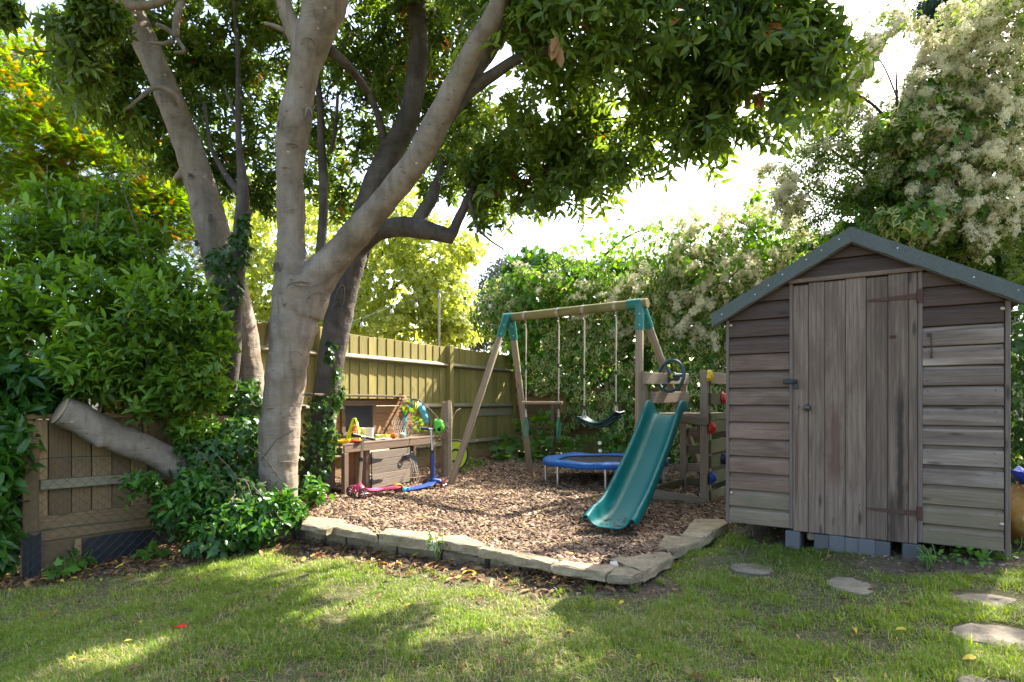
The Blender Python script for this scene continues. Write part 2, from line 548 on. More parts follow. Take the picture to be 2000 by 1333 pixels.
M_RUSTWIRE = plain('rusty_wire', (.20, .14, .09), .7)
M_GLASSBULB = plain('clear_bulb_glass', (.75, .75, .72), .15, spec=.8)
M_AMBER = plain('amber_clear_bag', (.36, .19, .035), .25, var=.3, vscale=10, dirt=((.55, .42, .2), .5, 9), coat=.4)
M_BAGBLUE = plain('blue_bag_print', (.02, .06, .42), .4)

def stonemat(name, c, moss):
    m = NT(name)
    v = m.coord('Object')
    n1 = m.noise(v, 9, 6, .65, .3)
    n2 = m.noise(v, 42, 4, .7)
    col = m.ramp(n1, [(.28, tuple(x * .62 for x in c)), (.5, c), (.72, tuple(min(1, x * 1.3) for x in c))])
    col = m.mix(m.math('MULTIPLY', m.ramp(n2, [(.52, (0, 0, 0)), (.75, (1, 1, 1))]), .5), col, tuple(x * .5 for x in c))
    n3 = m.noise(v, 5, 4, .6)
    col = m.mix(m.math('MULTIPLY', m.ramp(n3, [(.52, (0, 0, 0)), (.7, (1, 1, 1))]), .5), col, moss)
    oi = m.ramp(m.rand, [(0, (.8, .8, .8)), (1, (1.15, 1.13, 1.08))])
    col = m.mix(1.0, col, oi, 'MULTIPLY')
    m.base(col); m.rough(.9)
    m.b.inputs['Specular IOR Level'].default_value = .2
    m.bump(m.math('ADD', m.math('MULTIPLY', n1, .6), m.math('MULTIPLY', n2, .4)), .9, .028)
    return m.m
M_STONE = stonemat('sandstone', (.285, .232, .150), (.13, .125, .06))
M_SLAB = stonemat('pale_stepping_stone', (.235, .198, .142), (.14, .12, .075))
M_MORTAR = stonemat('mortar', (.5, .48, .43), (.4, .38, .33))

def feltmat():
    m = NT('green_mineral_felt')
    v = m.coord('Object', rand=False)
    n1 = m.noise(v, 420, 2, .8)
    n2 = m.noise(v, 7, 5, .6)
    col = m.ramp(n1, [(.3, (.045, .052, .043)), (.5, (.096, .110, .094)), (.68, (.215, .235, .21))])
    col = m.mix(m.math('MULTIPLY', n2, .5), col, (.075, .083, .075))
    m.base(col); m.rough(.95)
    m.b.inputs['Specular IOR Level'].default_value = .15
    m.bump(n1, .6, .004)
    return m.m
M_FELT = feltmat()

# ------------------------------------------------------------------ numpy meshes
def np_mesh(name, V, loops, starts, mat, attrs=None, smooth=True):
    me = bpy.data.meshes.new(name)
    me.vertices.add(len(V)); me.vertices.foreach_set('co', np.ascontiguousarray(V, dtype=np.float32).ravel())
    me.loops.add(len(loops)); me.loops.foreach_set('vertex_index', np.ascontiguousarray(loops, dtype=np.int32))
    me.polygons.add(len(starts)); me.polygons.foreach_set('loop_start', np.ascontiguousarray(starts, dtype=np.int32))
    if smooth: me.polygons.foreach_set('use_smooth', np.ones(len(starts), dtype=bool))
    me.materials.append(mat)
    for k, a in (attrs or {}).items():
        at_ = me.attributes.new(k, 'FLOAT', 'POINT')
        at_.data.foreach_set('value', np.ascontiguousarray(a, dtype=np.float32))
    me.update(calc_edges=True)
    return me
def nrm(a):
    return a / np.maximum(np.linalg.norm(a, axis=1, keepdims=True), 1e-9)

# leaf templates: verts (x along, y across, z up), faces, edge value per vert
T_LANCE = (np.array([(0, 0, 0), (.3, .42, .07), (.3, -.42, .07), (.35, 0, -.01), (.7, .34, .0), (.7, -.34, .0), (.74, 0, -.07), (1, 0, -.2)]),
           [(0, 3, 1), (0, 2, 3), (3, 6, 4, 1), (2, 5, 6, 3), (6, 7, 4), (5, 7, 6)], np.array([0, 1, 1, 0, 1, 1, 0, 1.]))
T_SIMPLE = (np.array([(0, 0, 0), (.42, .5, .08), (.5, 0, -.02), (.42, -.5, .08), (1, 0, -.14)]),
            [(0, 2, 1), (0, 3, 2), (2, 4, 1), (3, 4, 2)], np.array([0, 1, 0, 1, 1.]))
T_IVY = (np.array([(.34, 0, .02), (0, 0, 0), (-.02, .34, .0), (.22, .30, .02), (.36, .56, -.05), (.55, .25, .0), (1, 0, -.12), (.55, -.25, .0), (.36, -.56, -.05), (.22, -.30, .02), (-.02, -.34, .0)]),
         [(0, i, i + 1) for i in range(1, 10)] + [(0, 10, 1)], np.array([0, .4, 1, 1, 1, 1, 1, 1, 1, 1, 1.]))
T_MAPLE = (np.array([(.3, 0, .03), (0, 0, 0), (-.08, .45, -.04), (.2, .28, 0), (.45, .65, -.08), (.55, .22, 0), (1, 0, -.14), (.55, -.22, 0), (.45, -.65, -.08), (.2, -.28, 0), (-.08, -.45, -.04)]),
           [(0, i, i + 1) for i in range(1, 10)] + [(0, 10, 1)], np.array([0, .4, 1, 1, 1, 1, 1, 1, 1, 1, 1.]))
def feather(n=6, w=.42, droop=.15):
    vs, fs = [], []
    for i in range(n):
        x = .08 + .92 * i / n
        l = w * (1 - .75 * i / n)
        for sgn in (-1, 1):
            k = len(vs)
            vs += [(x, 0, -droop * x * x), (x + .13, 0, -droop * x * x), (x + .22 + .1 * l, sgn * l, -droop * x * x - .06)]
            fs.append((k, k + 1, k + 2) if sgn > 0 else (k + 1, k, k + 2))
    return np.array(vs), fs, np.zeros(len(vs))
T_FEATHER = feather()
def blossom_t(n=9, seed=3):
    r = np.random.default_rng(seed)
    vs, fs = [], []
    for i in range(n):
        a = i * 2.4; q = .5 * math.sqrt((i + .5) / n)
        c = np.array([math.cos(a) * q, math.sin(a) * q, .16 - .5 * q * q + r.normal(0, .05)])
        s = .13 + r.random() * .05
        t1 = nrm(r.normal(0, 1, (1, 3)) * (1, 1, .35))[0]
        t2 = np.cross(nrm(np.array([[r.normal(0, .5), r.normal(0, .5), 1]]))[0], t1)
        k = len(vs)
        vs += [c + t1 * s, c + t2 * s, c - t1 * s, c - t2 * s]
        fs.append((k, k + 1, k + 2, k + 3))
    return np.array(vs), fs, np.zeros(len(vs))
T_BLOSSOM = blossom_t()

def leaf_cloud(P, D, N, L, wr, tmpl, tint):
    tv, tf, te = tmpl
    k, n = len(tv), len(P)
    x = nrm(D); z = N - x * (N * x).sum(1, keepdims=True); z = nrm(z); y = np.cross(z, x)
    L = np.broadcast_to(np.asarray(L, float), (n,))
    wr = np.broadcast_to(np.asarray(wr, float), (n,))
    curl = rng.normal(1.1, .75, n) if n > 1 else np.ones(1)           # no two leaves droop or cup alike
    twist = rng.normal(0, .12, n) if n > 1 else np.zeros(1)
    zz_ = tv[None, :, 2:3] * curl[:, None, None] + tv[None, :, 0:1] * tv[None, :, 1:2] * twist[:, None, None]
    V = P[:, None, :] + L[:, None, None] * (tv[None, :, 0:1] * x[:, None, :] + (tv[None, :, 1:2] * wr[:, None, None]) * y[:, None, :] + zz_ * z[:, None, :])
    V = V.reshape(-1, 3)
    tl = np.concatenate([np.array(f) for f in tf]); sizes = np.array([len(f) for f in tf])
    loops = (tl[None, :] + (np.arange(n) * k)[:, None]).ravel()
    st = np.concatenate([[0], np.cumsum(sizes)[:-1]])
    starts = (st[None, :] + (np.arange(n) * len(tl))[:, None]).ravel()
    return V, loops, starts, {'tint': np.repeat(tint, k), 'edge': np.tile(te, n)}

_leafproto = {}
def leaves(name, parent, P, D, N, L, wr, tmpl, tint, mat, single=0, single_name='leaf', kind='stuff'):
    """one joined foliage part; the `single` largest-showing leaves become parts of their own"""
    off = np.array(wpos(parent)) if parent is not None else np.zeros(3)
    n = len(P)
    L = np.broadcast_to(np.asarray(L, float), (n,)).copy(); wr = np.broadcast_to(np.asarray(wr, float), (n,)).copy()
    keep = np.ones(n, bool)
    if single:
        px = CX + P[:, 0] / P[:, 1] * F_PX; py = HY - (P[:, 2] - CAM_Z) / P[:, 1] * F_PX
        vis = (px > 5) & (px < 1995) & (py > 5) & (py < 1325) & (P[:, 1] > .3)
        face = np.abs((nrm(N) * nrm(P - np.array([0, 0, CAM_Z]))).sum(1))
        score = np.where(vis, L / P[:, 1] * (.35 + face), -1)
        # front-most leaf of each small patch of the view first
        cell = (px // 14).astype(int) * 1000 + (py // 14).astype(int)
        order = np.argsort(P[:, 1]); _, first = np.unique(cell[order], return_index=True)
        front = np.zeros(n, bool); front[order[first]] = True
        score = np.where(front, score, score * .2)
        idx = np.argsort(-score)[:single]
        keep[idx] = False
        x = nrm(D); z = nrm(N - x * (N * x).sum(1, keepdims=True)); y = np.cross(z, x)
        for i in idx:
            tq = int(min(7, tint[i] * 8)); wq = round(float(wr[i]) * 10) / 10
            key = (mat.name, id(tmpl), tq, wq)
            if key not in _leafproto:
                V, lo, stt, at_ = leaf_cloud(np.zeros((1, 3)), np.array([[1., 0, 0]]), np.array([[0, 0, 1.]]), 1.0, wq, tmpl, np.array([(tq + .5) / 8]))
                _leafproto[key] = np_mesh(single_name, V, lo, stt, mat, at_)
            o = link(single_name, _leafproto[key], parent)
            o.matrix_basis = Matrix.Translation(Vector(P[i] - off)) @ Matrix((Vector(x[i]), Vector(y[i]), Vector(z[i]))).transposed().to_4x4() @ Matrix.Scale(float(L[i]), 4)
    P, D, N, L, wr, tint = P[keep], D[keep], N[keep], L[keep], wr[keep], tint[keep]
    V, lo, stt, at_ = leaf_cloud(P - off, D, N, L, wr, tmpl, tint)
    return link(name, np_mesh(name, V, lo, stt, mat, at_), parent, kind=kind)

def vnoise(P, scale, seed=0):
    """smooth value noise in 0..1 at points (n,2|3)"""
    P = np.asarray(P, float) * scale
    i = np.floor(P).astype(np.int64); f = P - i; f = f * f * (3 - 2 * f)
    d = P.shape[1]
    out = np.zeros(len(P))
    for c in range(2 ** d):
        o = np.array([(c >> k) & 1 for k in range(d)])
        q = i + o
        h = (q[:, 0] * 374761393 + q[:, 1] * 668265263 + (q[:, 2] * 2147483647 if d > 2 else 0) + seed * 1274126177) & 0xffffffff
        h = ((h ^ (h >> 13)) * 1274126177) & 0xffffffff
        h = (h ^ (h >> 16)) / 4294967295.0
        w = np.prod(np.where(o, f, 1 - f), axis=1)
        out += w * h
    return out
def blob_points(blobs, shell=.35):
    """blobs: (cx,cy,cz, rx,ry,rz, n). Points favouring the outer part; also outward directions."""
    Ps, Os = [], []
    for cx, cy_, cz, rx, ry, rz, n in blobs:
        d = nrm(rng.normal(0, 1, (n, 3)))
        r = (shell + (1 - shell) * rng.random(n)) ** .6
        lump = .78 + .44 * vnoise(d * 2.3 + np.array([cx, cy_, cz]), 1.0, 5)
        p = d * (r * lump)[:, None] * np.array([rx, ry, rz]) + np.array([cx, cy_, cz])
        Ps.append(p); Os.append(d)
    return np.vstack(Ps), np.vstack(Os)
def pxblob(px, py, Y, rpx, rpy=None, n=100, depth=None):
    c = at(px, py, Y); k = Y / F_PX
    rpy = rpy or rpx
    return (c.x, c.y, c.z, rpx * k, (depth if depth else rpx * k), rpy * k, n)

# sunlit ground: openings in the leaf roof that let the sun through (x, y, rx, ry, angle)
def _lit(px, py, rx, ry, ang=0):
    p = onz(px, py, -.08)
    return (p.x, p.y, rx, ry, R(ang))

# ================================================================== GROUND
BED = np.array([(-1.80, 4.97), (-.98, 4.36), (.28, 3.62), (.72, 3.36), (1.01, 3.80), (1.74, 4.70), (4.6, 8.2), (3.9, 9.6), (0.15, 11.7), (-3.0, 6.6), (-2.5, 5.7)])
def in_poly(x, y, poly):
    ins = np.zeros(x.shape, bool); j = len(poly) - 1
    for i in range(len(poly)):
        xi, yi = poly[i]; xj, yj = poly[j]
        c = ((yi > y) != (yj > y)) & (x < (xj - xi) * (y - yi) / (yj - yi + 1e-12) + xi)
        ins ^= c; j = i
    return ins
def poly_dist(x, y, poly):
    d = np.full(x.shape, 1e9)
    for i in range(len(poly)):
        ax, ay = poly[i - 1]; bx, by = poly[i]
        vx, vy = bx - ax, by - ay
        t = np.clip(((x - ax) * vx + (y - ay) * vy) / (vx * vx + vy * vy), 0, 1)
        d = np.minimum(d, np.hypot(x - ax - t * vx, y - ay - t * vy))
    return d
def lawn_h(x, y):
    x = np.asarray(x, float); y = np.asarray(y, float)
    z = np.interp(x, [-60, -6, -4, -3, -2, -1, .75, 2, 3, 6, 60], [-1.0, -.58, -.38, -.27, -.18, -.125, -.07, .01, .06, .1, .1])
    P = np.stack([x.ravel(), y.ravel()], 1)
    n = ((vnoise(P, 1.6, 1) - .5) * .045 + (vnoise(P, 5.5, 2) - .5) * .02).reshape(x.shape)
    return z + n
def bed_h(x, y):
    x = np.asarray(x, float); y = np.asarray(y, float)
    P = np.stack([x.ravel(), y.ravel()], 1)
    n = ((vnoise(P, 1.3, 3) - .5) * .05 + (vnoise(P, 7, 4) - .5) * .016).reshape(x.shape)
    return -.005 + n - .05 * np.exp(-(((x - 1.9) / .6) ** 2 + ((y - 6.0) / .8) ** 2))
def ground_z(x, y):
    x = np.asarray(x, float); y = np.asarray(y, float)
    return np.where(in_poly(x, y, BED), bed_h(x, y), lawn_h(x, y))
def gz(x, y):
    return float(ground_z(np.array([x]), np.array([y]))[0])
def shed_soil(x, y):      # bare strip under and in front of the shed's right half, and under the bushes at the left
    a = np.clip(1 - np.hypot((x - 2.55) / .75, (y - 3.45) / .28), 0, 1) * 1.8
    wob = (vnoise(np.stack([np.ravel(x), np.ravel(y)], 1), 3.0, 77).reshape(np.shape(x)) - .5) * .3
    b = np.clip((y + wob - np.interp(x, [-5, -3.54, -2.64, -1.9, -1.2], [3.6, 3.98, 4.22, 4.72, 5.1])) / .22, 0, 1) * (x < -.9)
    b2 = np.clip(1.15 - (poly_dist(x, y, BED[0:4]) + wob * .6) / .42, 0, 1) * .95 * (x < .95)
    c = np.clip((x - 1.6) / .3, 0, 1) * np.clip((y - (4.15 - .66 * (x - 1.55))) / .12, 0, 1)
    return np.clip(np.maximum.reduce([a, b, b2, c]), 0, 1)

def grid_mesh(xs, ys, hfun, name, mat, attrs=None, mask=None, off=(0, 0, 0)):
    X, Y = np.meshgrid(xs, ys)
    Z = hfun(X, Y)
    nx, ny = len(xs), len(ys)
    V = np.stack([X, Y, Z], 2).reshape(-1, 3) - np.array(off)
    I = np.arange(nx * ny).reshape(ny, nx)
    q = np.stack([I[:-1, :-1], I[:-1, 1:], I[1:, 1:], I[1:, :-1]], 2).reshape(-1, 4)
    if mask is not None:
        mk = mask(X, Y).ravel()
        q = q[mk[q].all(1)]
    at_ = {k: f(X, Y).ravel() for k, f in (attrs or {}).items()}
    return np_mesh(name, V, q.ravel(), np.arange(len(q)) * 4, mat, at_)

def groundmat():
    m = NT('lawn_soil')
    v = m.coord('Object', rand=False)
    n1 = m.noise(v, 3.0, 6, .65); n2 = m.noise(v, 28, 5, .7); n3 = m.noise(v, 110, 3, .7)
    soil = m.ramp(n2, [(.3, (.050, .036, .024)), (.52, (.115, .085, .056)), (.72, (.22, .17, .115))])
    soil = m.mix(m.math('MULTIPLY', n3, .4), soil, (.20, .16, .11))
    turf = m.ramp(n2, [(.3, (.030, .034, .013)), (.5, (.080, .078, .030)), (.68, (.19, .155, .085))])
    turf = m.mix(m.math('MULTIPLY', m.ramp(n3, [(.45, (0, 0, 0)), (.65, (1, 1, 1))]), .55), turf, (.21, .19, .10))
    a = m.new('ShaderNodeAttribute', attribute_name='soil')
    k = m.math('ADD', a.outputs['Fac'], m.math('MULTIPLY', m.math('SUBTRACT', n1, .5), 1.6), True)
    m.base(m.mix(k, turf, soil)); m.rough(.95)
    m.b.inputs['Specular IOR Level'].default_value = .15
    m.bump(m.math('ADD', n2, m.math('MULTIPLY', n3, .6)), .9, .02)
    return m.m
def bedmat():
    m = NT('bark_mulch')
    v = m.coord('Object', rand=False)
    n1 = m.noise(v, 30, 5, .7); n2 = m.noise(v, 90, 3, .7)
    c = m.ramp(n1, [(.3, (.03, .02, .013)), (.55, (.10, .066, .042)), (.75, (.2, .14, .09))])
    m.base(m.mix(m.math('MULTIPLY', n2, .4), c, (.05, .034, .022))); m.rough(.95)
    m.b.inputs['Specular IOR Level'].default_value = .15
    m.bump(m.math('ADD', n1, n2), 1.0, .03)
    return m.m
xs = np.concatenate([[-90, -40, -20, -12, -8, -6], np.arange(-5, 4.01, .06), [4.6, 6, 8, 12, 20, 40, 90]])
ys = np.concatenate([[-40, -15, -6, -2, 0, 1.2], np.arange(2.0, 7.01, .06), np.arange(7.3, 13, .4), [15, 20, 30, 50, 90]])
def under(x, y):
    z = lawn_h(x, y)
    d = np.where(in_poly(x, y, BED), poly_dist(x, y, BED), 0)
    return z - np.clip(d / .12, 0, 1) * .16
link('lawn', grid_mesh(xs, ys, under, 'lawn', groundmat(), {'soil': shed_soil}), kind='structure')
link('bark_ground', grid_mesh(np.arange(-3.2, 4.7, .05), np.arange(3.3, 11.8, .05), bed_h, 'bark_ground', bedmat(), mask=lambda x, y: in_poly(x, y, BED)), kind='structure')

# ================================================================== SHED
SE, SN = Vector((.836, -.549, 0)), Vector((.549, .836, 0))
S0 = Vector((1.545, 4.232, 0))
SW, SD = 1.557, 2.0
SANG = math.atan2(-.549, .836)
def SP(x, d, z): return S0 + SE * x + SN * d + Vector((0, 0, z))
def sx(px):
    """distance along the shed front for a photo column"""
    k = (px - CX) / F_PX
    return (k * S0.y - S0.x) / (SE.x - k * SE.y)
def sz(px, py):
    p = S0 + SE * sx(px)
    return CAM_Z - (py - HY) / F_PX * p.y
def local(name, mb, mat, parent, origin, ang, smooth=False, kind=None):
    o = link(name, mb.mesh(name, mat, None, smooth), parent, Vector(origin) - (wpos(parent) if parent else Vector()), kind)
    o.rotation_euler = (0, 0, ang)
    return o
shed = thing('garden_shed', 'weathered timber garden shed with a green felt roof, raised on grey concrete blocks', 'shed', SP(SW / 2, SD / 2, .03))
ZB, ZE, ZR = .142, 1.60, 2.045          # wall foot, wall top at the eaves, gable top under the felt
def gable(z):                            # half width of the wall at height z
    return SW / 2 if z <= ZE else max(0, SW / 2 * (ZR - z) / (ZR - ZE))
prof = [(-.020, 0), (-.0225, .004), (-.0205, .084), (-.0145, .096), (-.0045, .105), (.001, .1165), (.008, .1165), (.008, 0)]
def shiplap(x0, x1, z0, h, mat, jit=0.0):
    """one board of the front, clipped to the gable, lapped profile"""
    mb = MB()
    s = h / .12
    ring = []
    cl = lambda x, z: max(SW / 2 - gable(z), min(SW / 2 + gable(z), x))
    for xe in (x0, x1):
        ring.append([(cl(xe, z0 + pz * s) - (x0 + x1) / 2, py + jit, pz * s) for py, pz in prof])
    n = len(prof)
    vs_ = ring[0] + ring[1]
    fs = [(i, (i + 1) % n, n + (i + 1) % n, n + i) for i in range(n)] + [tuple(range(n - 1, -1, -1)), tuple(range(n, 2 * n))]
    mb.add(vs_, fs)
    return local('board', mb, mat, shed, SP((x0 + x1) / 2, 0, z0), SANG)
XL, XR = sx(1543), sx(1802)
z = ZB
rows = []
while z < ZR - .03:
    rows.append(z); z += .1195
ZDT = 1.795
for z in rows:
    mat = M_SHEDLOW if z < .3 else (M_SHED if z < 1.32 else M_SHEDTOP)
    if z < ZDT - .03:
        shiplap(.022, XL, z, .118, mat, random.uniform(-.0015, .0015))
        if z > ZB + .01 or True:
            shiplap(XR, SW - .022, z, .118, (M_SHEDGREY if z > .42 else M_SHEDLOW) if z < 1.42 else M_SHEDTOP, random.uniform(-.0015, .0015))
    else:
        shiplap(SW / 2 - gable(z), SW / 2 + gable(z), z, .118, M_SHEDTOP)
nails = MB()
for z in rows:
    if z < ZDT - .1:
        for x_ in (.05, XL - .03, XR + .03, SW - .055):
            for zq in (.025, .085):
                if random.random() < .8: nails.lathe([(.0035, 0), (.003, .0012), (.0005, .0015)], SP(x_ + random.uniform(-.008, .008), -.0215, z + zq + random.uniform(-.006, .006)), 6, Matrix.Rotation(SANG, 3, 'Z') @ Matrix.Rotation(R(90), 3, 'X'))
for q in range(8):
    for zq in (.35, .95, 1.62):
        nails.lathe([(.0035, 0), (.003, .0012), (.0005, .0015)], SP(XL + .06 + q * .088 + random.uniform(-.02, .02), -.0275, zq + random.uniform(-.02, .02)), 6, Matrix.Rotation(SANG, 3, 'Z') @ Matrix.Rotation(R(90), 3, 'X'))
nails.build('nails', M_BLACK_METAL, shed, kind='stuff')
# inner lining behind the boards, side and back walls
mb = MB()
mb.prism([Vector((0, .012, ZB + .01)), Vector((SW, .012, ZB + .01)), Vector((SW, .012, ZE)), Vector((SW / 2, .012, ZR)), Vector((0, .012, ZE))], (0, .03, 0))
local('front_lining', mb, M_SHEDTOP, shed, SP(0, 0, 0), SANG)
for xx in (.012, SW - .012):
    for i in range(12):
        plank('side_board', SP(xx, .045, ZB + .06 + i * .1195), SP(xx, SD - .02, ZB + .06 + i * .1195), .119, .018, -SE if xx < .5 else SE, M_SHED, shed, roll=R(3 if xx > .5 else -3))
mb = MB(); mb.prism([Vector((0.02, 0, ZB)), Vector((SW - .02, 0, ZB)), Vector((SW - .02, 0, ZE)), Vector((SW / 2, 0, ZR)), Vector((0.02, 0, ZE))], (0, .02, 0))
local('back_wall_panel', mb, M_SHED, shed, SP(0, SD - .02, 0), SANG)
mb = MB(); mb.box((SW / 2, SD / 2, ZB + .02), (SW - .08, SD - .12, .03))
local('floor_panel', mb, M_SHEDTOP, shed, SP(0, 0, 0), SANG)
for i in range(3):
    plank('floor_bearer', SP(.08 + i * .68, .05, ZB - .022), SP(.08 + i * .68, SD - .05, ZB - .022), .05, .04, (0, 0, 1), M_SHEDTOP, shed)
# corner and door trims
plank('corner_trim', SP(.009, -.012, ZB - .004), SP(.009, -.012, ZE - .02), .022, .026, -SN, M_TRIM, shed)
plank('corner_trim', SP(SW - .004, -.012, ZB - .03), SP(SW - .004, -.012, ZE - .02), .024, .026, -SN, M_TRIM, shed)
plank('door_frame', SP(sx(1546), -.017, ZB), SP(sx(1546), -.017, ZDT), .021, .024, -SN, M_TRIM, shed)
plank('door_frame', SP(sx(1797), -.016, ZB), SP(sx(1797), -.016, ZDT), .024, .02, -SN, M_TRIM, shed)
plank('door_lintel', SP(sx(1541), -.028, ZDT + .013), SP(sx(1803), -.028, ZDT + .013), .028, .03, -SN, M_SHED, shed)
# door: tongue and groove planks
door = link('door', MB().box((0, 0, 0), (.68, .016, ZDT - ZB - .03)).mesh('door', M_DOOR), shed, SP(sx(1670), .0, (ZDT + ZB) / 2) - wpos(shed))
door.rotation_euler = (0, 0, SANG)
dx_px = [1549.5, 1580, 1611.5, 1651.5, 1692, 1734, 1774, 1792]
dz_off = [-.012, 0.0, -.004, .004, -.006, .002, 0]
def door_child(o):
    o.parent = door
    o.matrix_parent_inverse = (Matrix.Translation(door.location) @ Matrix.Rotation(SANG, 4, 'Z')).inverted()
    return o
for i in range(7):
    a, b = sx(dx_px[i]), sx(dx_px[i + 1])
    o = plank('plank', SP((a + b) / 2, -.018 - (i % 2) * .0012, ZB - .012 + .004 * i * 0), SP((a + b) / 2, -.018 - (i % 2) * .0012, ZDT - .004 + dz_off[i]), b - a - .0026, .017, -SN, (M_DOOR_RUST, M_DOOR, M_DOOR_RED, M_DOOR, M_DOOR, M_DOOR_DARK, M_DOOR)[i], shed, b=.004)
    door_child(o)
def strap(zc, px0, px1, tilt):
    mb = MB()
    a, b = sx(px0), sx(px1)
    mb.prism([SP(a, -.029, zc - .006 + tilt), SP(b, -.029, zc - .017), SP(b, -.029, zc + .017), SP(a, -.029, zc + .006 + tilt)], -SN * .005)
    mb.box(SP(sx(1797), -.031, zc), (.024, .008, .085), Matrix.Rotation(SANG, 3, 'Z'))
    mb.tube([SP(sx(1793), -.036, zc - .03), SP(sx(1793), -.036, zc + .03)], .007, 8)
    for q in range(3):
        mb.lathe([(.006, 0), (.005, .003), (0.001, .004)], SP(a + (b - a) * (.15 + .32 * q), -.034, zc), 6, Matrix.Rotation(SANG, 3, 'Z') @ Matrix.Rotation(R(90), 3, 'X'))
    door_child(mb.build('hinge', M_RUST, shed))
strap(sz(1740, 584), 1695, 1790, -.006)
strap(sz(1740, 997), 1695, 1790, .004)
RZ = Matrix.Rotation(SANG, 3, 'Z'); OUT = RZ @ Matrix.Rotation(R(90), 3, 'X')
mb = MB(); zk = sz(1578, 797)
mb.lathe([(.006, 0), (.006, .018), (.018, .026), (.022, .036), (.019, .046), (.008, .051), (.001, .052)], SP(sx(1578), -.026, zk), 14, OUT)
mb.lathe([(.024, 0), (.022, .004), (.001, .0045)], SP(sx(1578), -.026, zk), 14, OUT)
door_child(mb.build('knob', plain('dull_black_brass', (.07, .06, .055), .35, metal=.6), shed, 'auto'))
mb = MB(); mb.box(SP(sx(1561), -.0275, zk + .004), (.006, .003, .016), RZ); mb.lathe([(.005, 0), (.0045, .003), (.001, .0031)], SP(sx(1561), -.0265, zk + .012), 10, OUT)
door_child(mb.build('keyhole', M_BLACK_METAL, shed))
zh = sz(1545, 746)
mb = MB(); mb.box(SP(sx(1545), -.034, zh), (.085, .014, .030), RZ, .003); mb.box(SP(sx(1545), -.043, zh), (.07, .006, .014), RZ, .002)
mb.tube([SP(sx(1555), -.05, zh + .012), SP(sx(1555), -.058, zh - .002), SP(sx(1555), -.05, zh - .02)], .004, 6)
mb.build('hasp', M_BLACK_METAL, shed)
mb = MB(); mb.box(SP(sx(1556), -.05, zh - .034), (.03, .018, .034), RZ, .004)
mb.tube([SP(sx(1552), -.05, zh - .02), SP(sx(1552), -.05, zh), SP(sx(1556), -.05, zh + .006), SP(sx(1560), -.05, zh), SP(sx(1560), -.05, zh - .02)], .0035, 6)
mb.build('padlock', M_BLACK_METAL, shed)
zb_ = sz(1744, 659)
mb = MB(); mb.box(SP(sx(1744), -.029, zb_), (.034, .006, .022), RZ, .002); mb.box(SP(sx(1744), -.034, zb_ + .003), (.036, .006, .006), RZ, .002)
door_child(mb.build('bracket', M_RUST, shed))
zz = sz(1817, 655)
mb = MB(); mb.box(SP(sx(1815), -.024, zz), (.026, .006, .02), RZ, .002)
mb.tube([SP(sx(1815), -.028, zz), SP(sx(1818), -.038, zz - .02), SP(sx(1819), -.03, zz - .11), SP(sx(1819), -.027, zz - .13)], .0038, 6)
mb.box(SP(sx(1819), -.025, zz - .135), (.016, .006, .012), RZ, .002)
mb.build('hook', M_RUST, shed)
for px, py in ((1957, 604), (1955, 1023), (1429, 637), (1430, 962)):
    mb = MB(); mb.lathe([(.013, 0), (.012, .004), (.007, .008), (.001, .009)], SP(sx(px), -.023, sz(px, py)), 10, OUT)
    mb.build('bolt', M_ZINC, shed, 'auto')
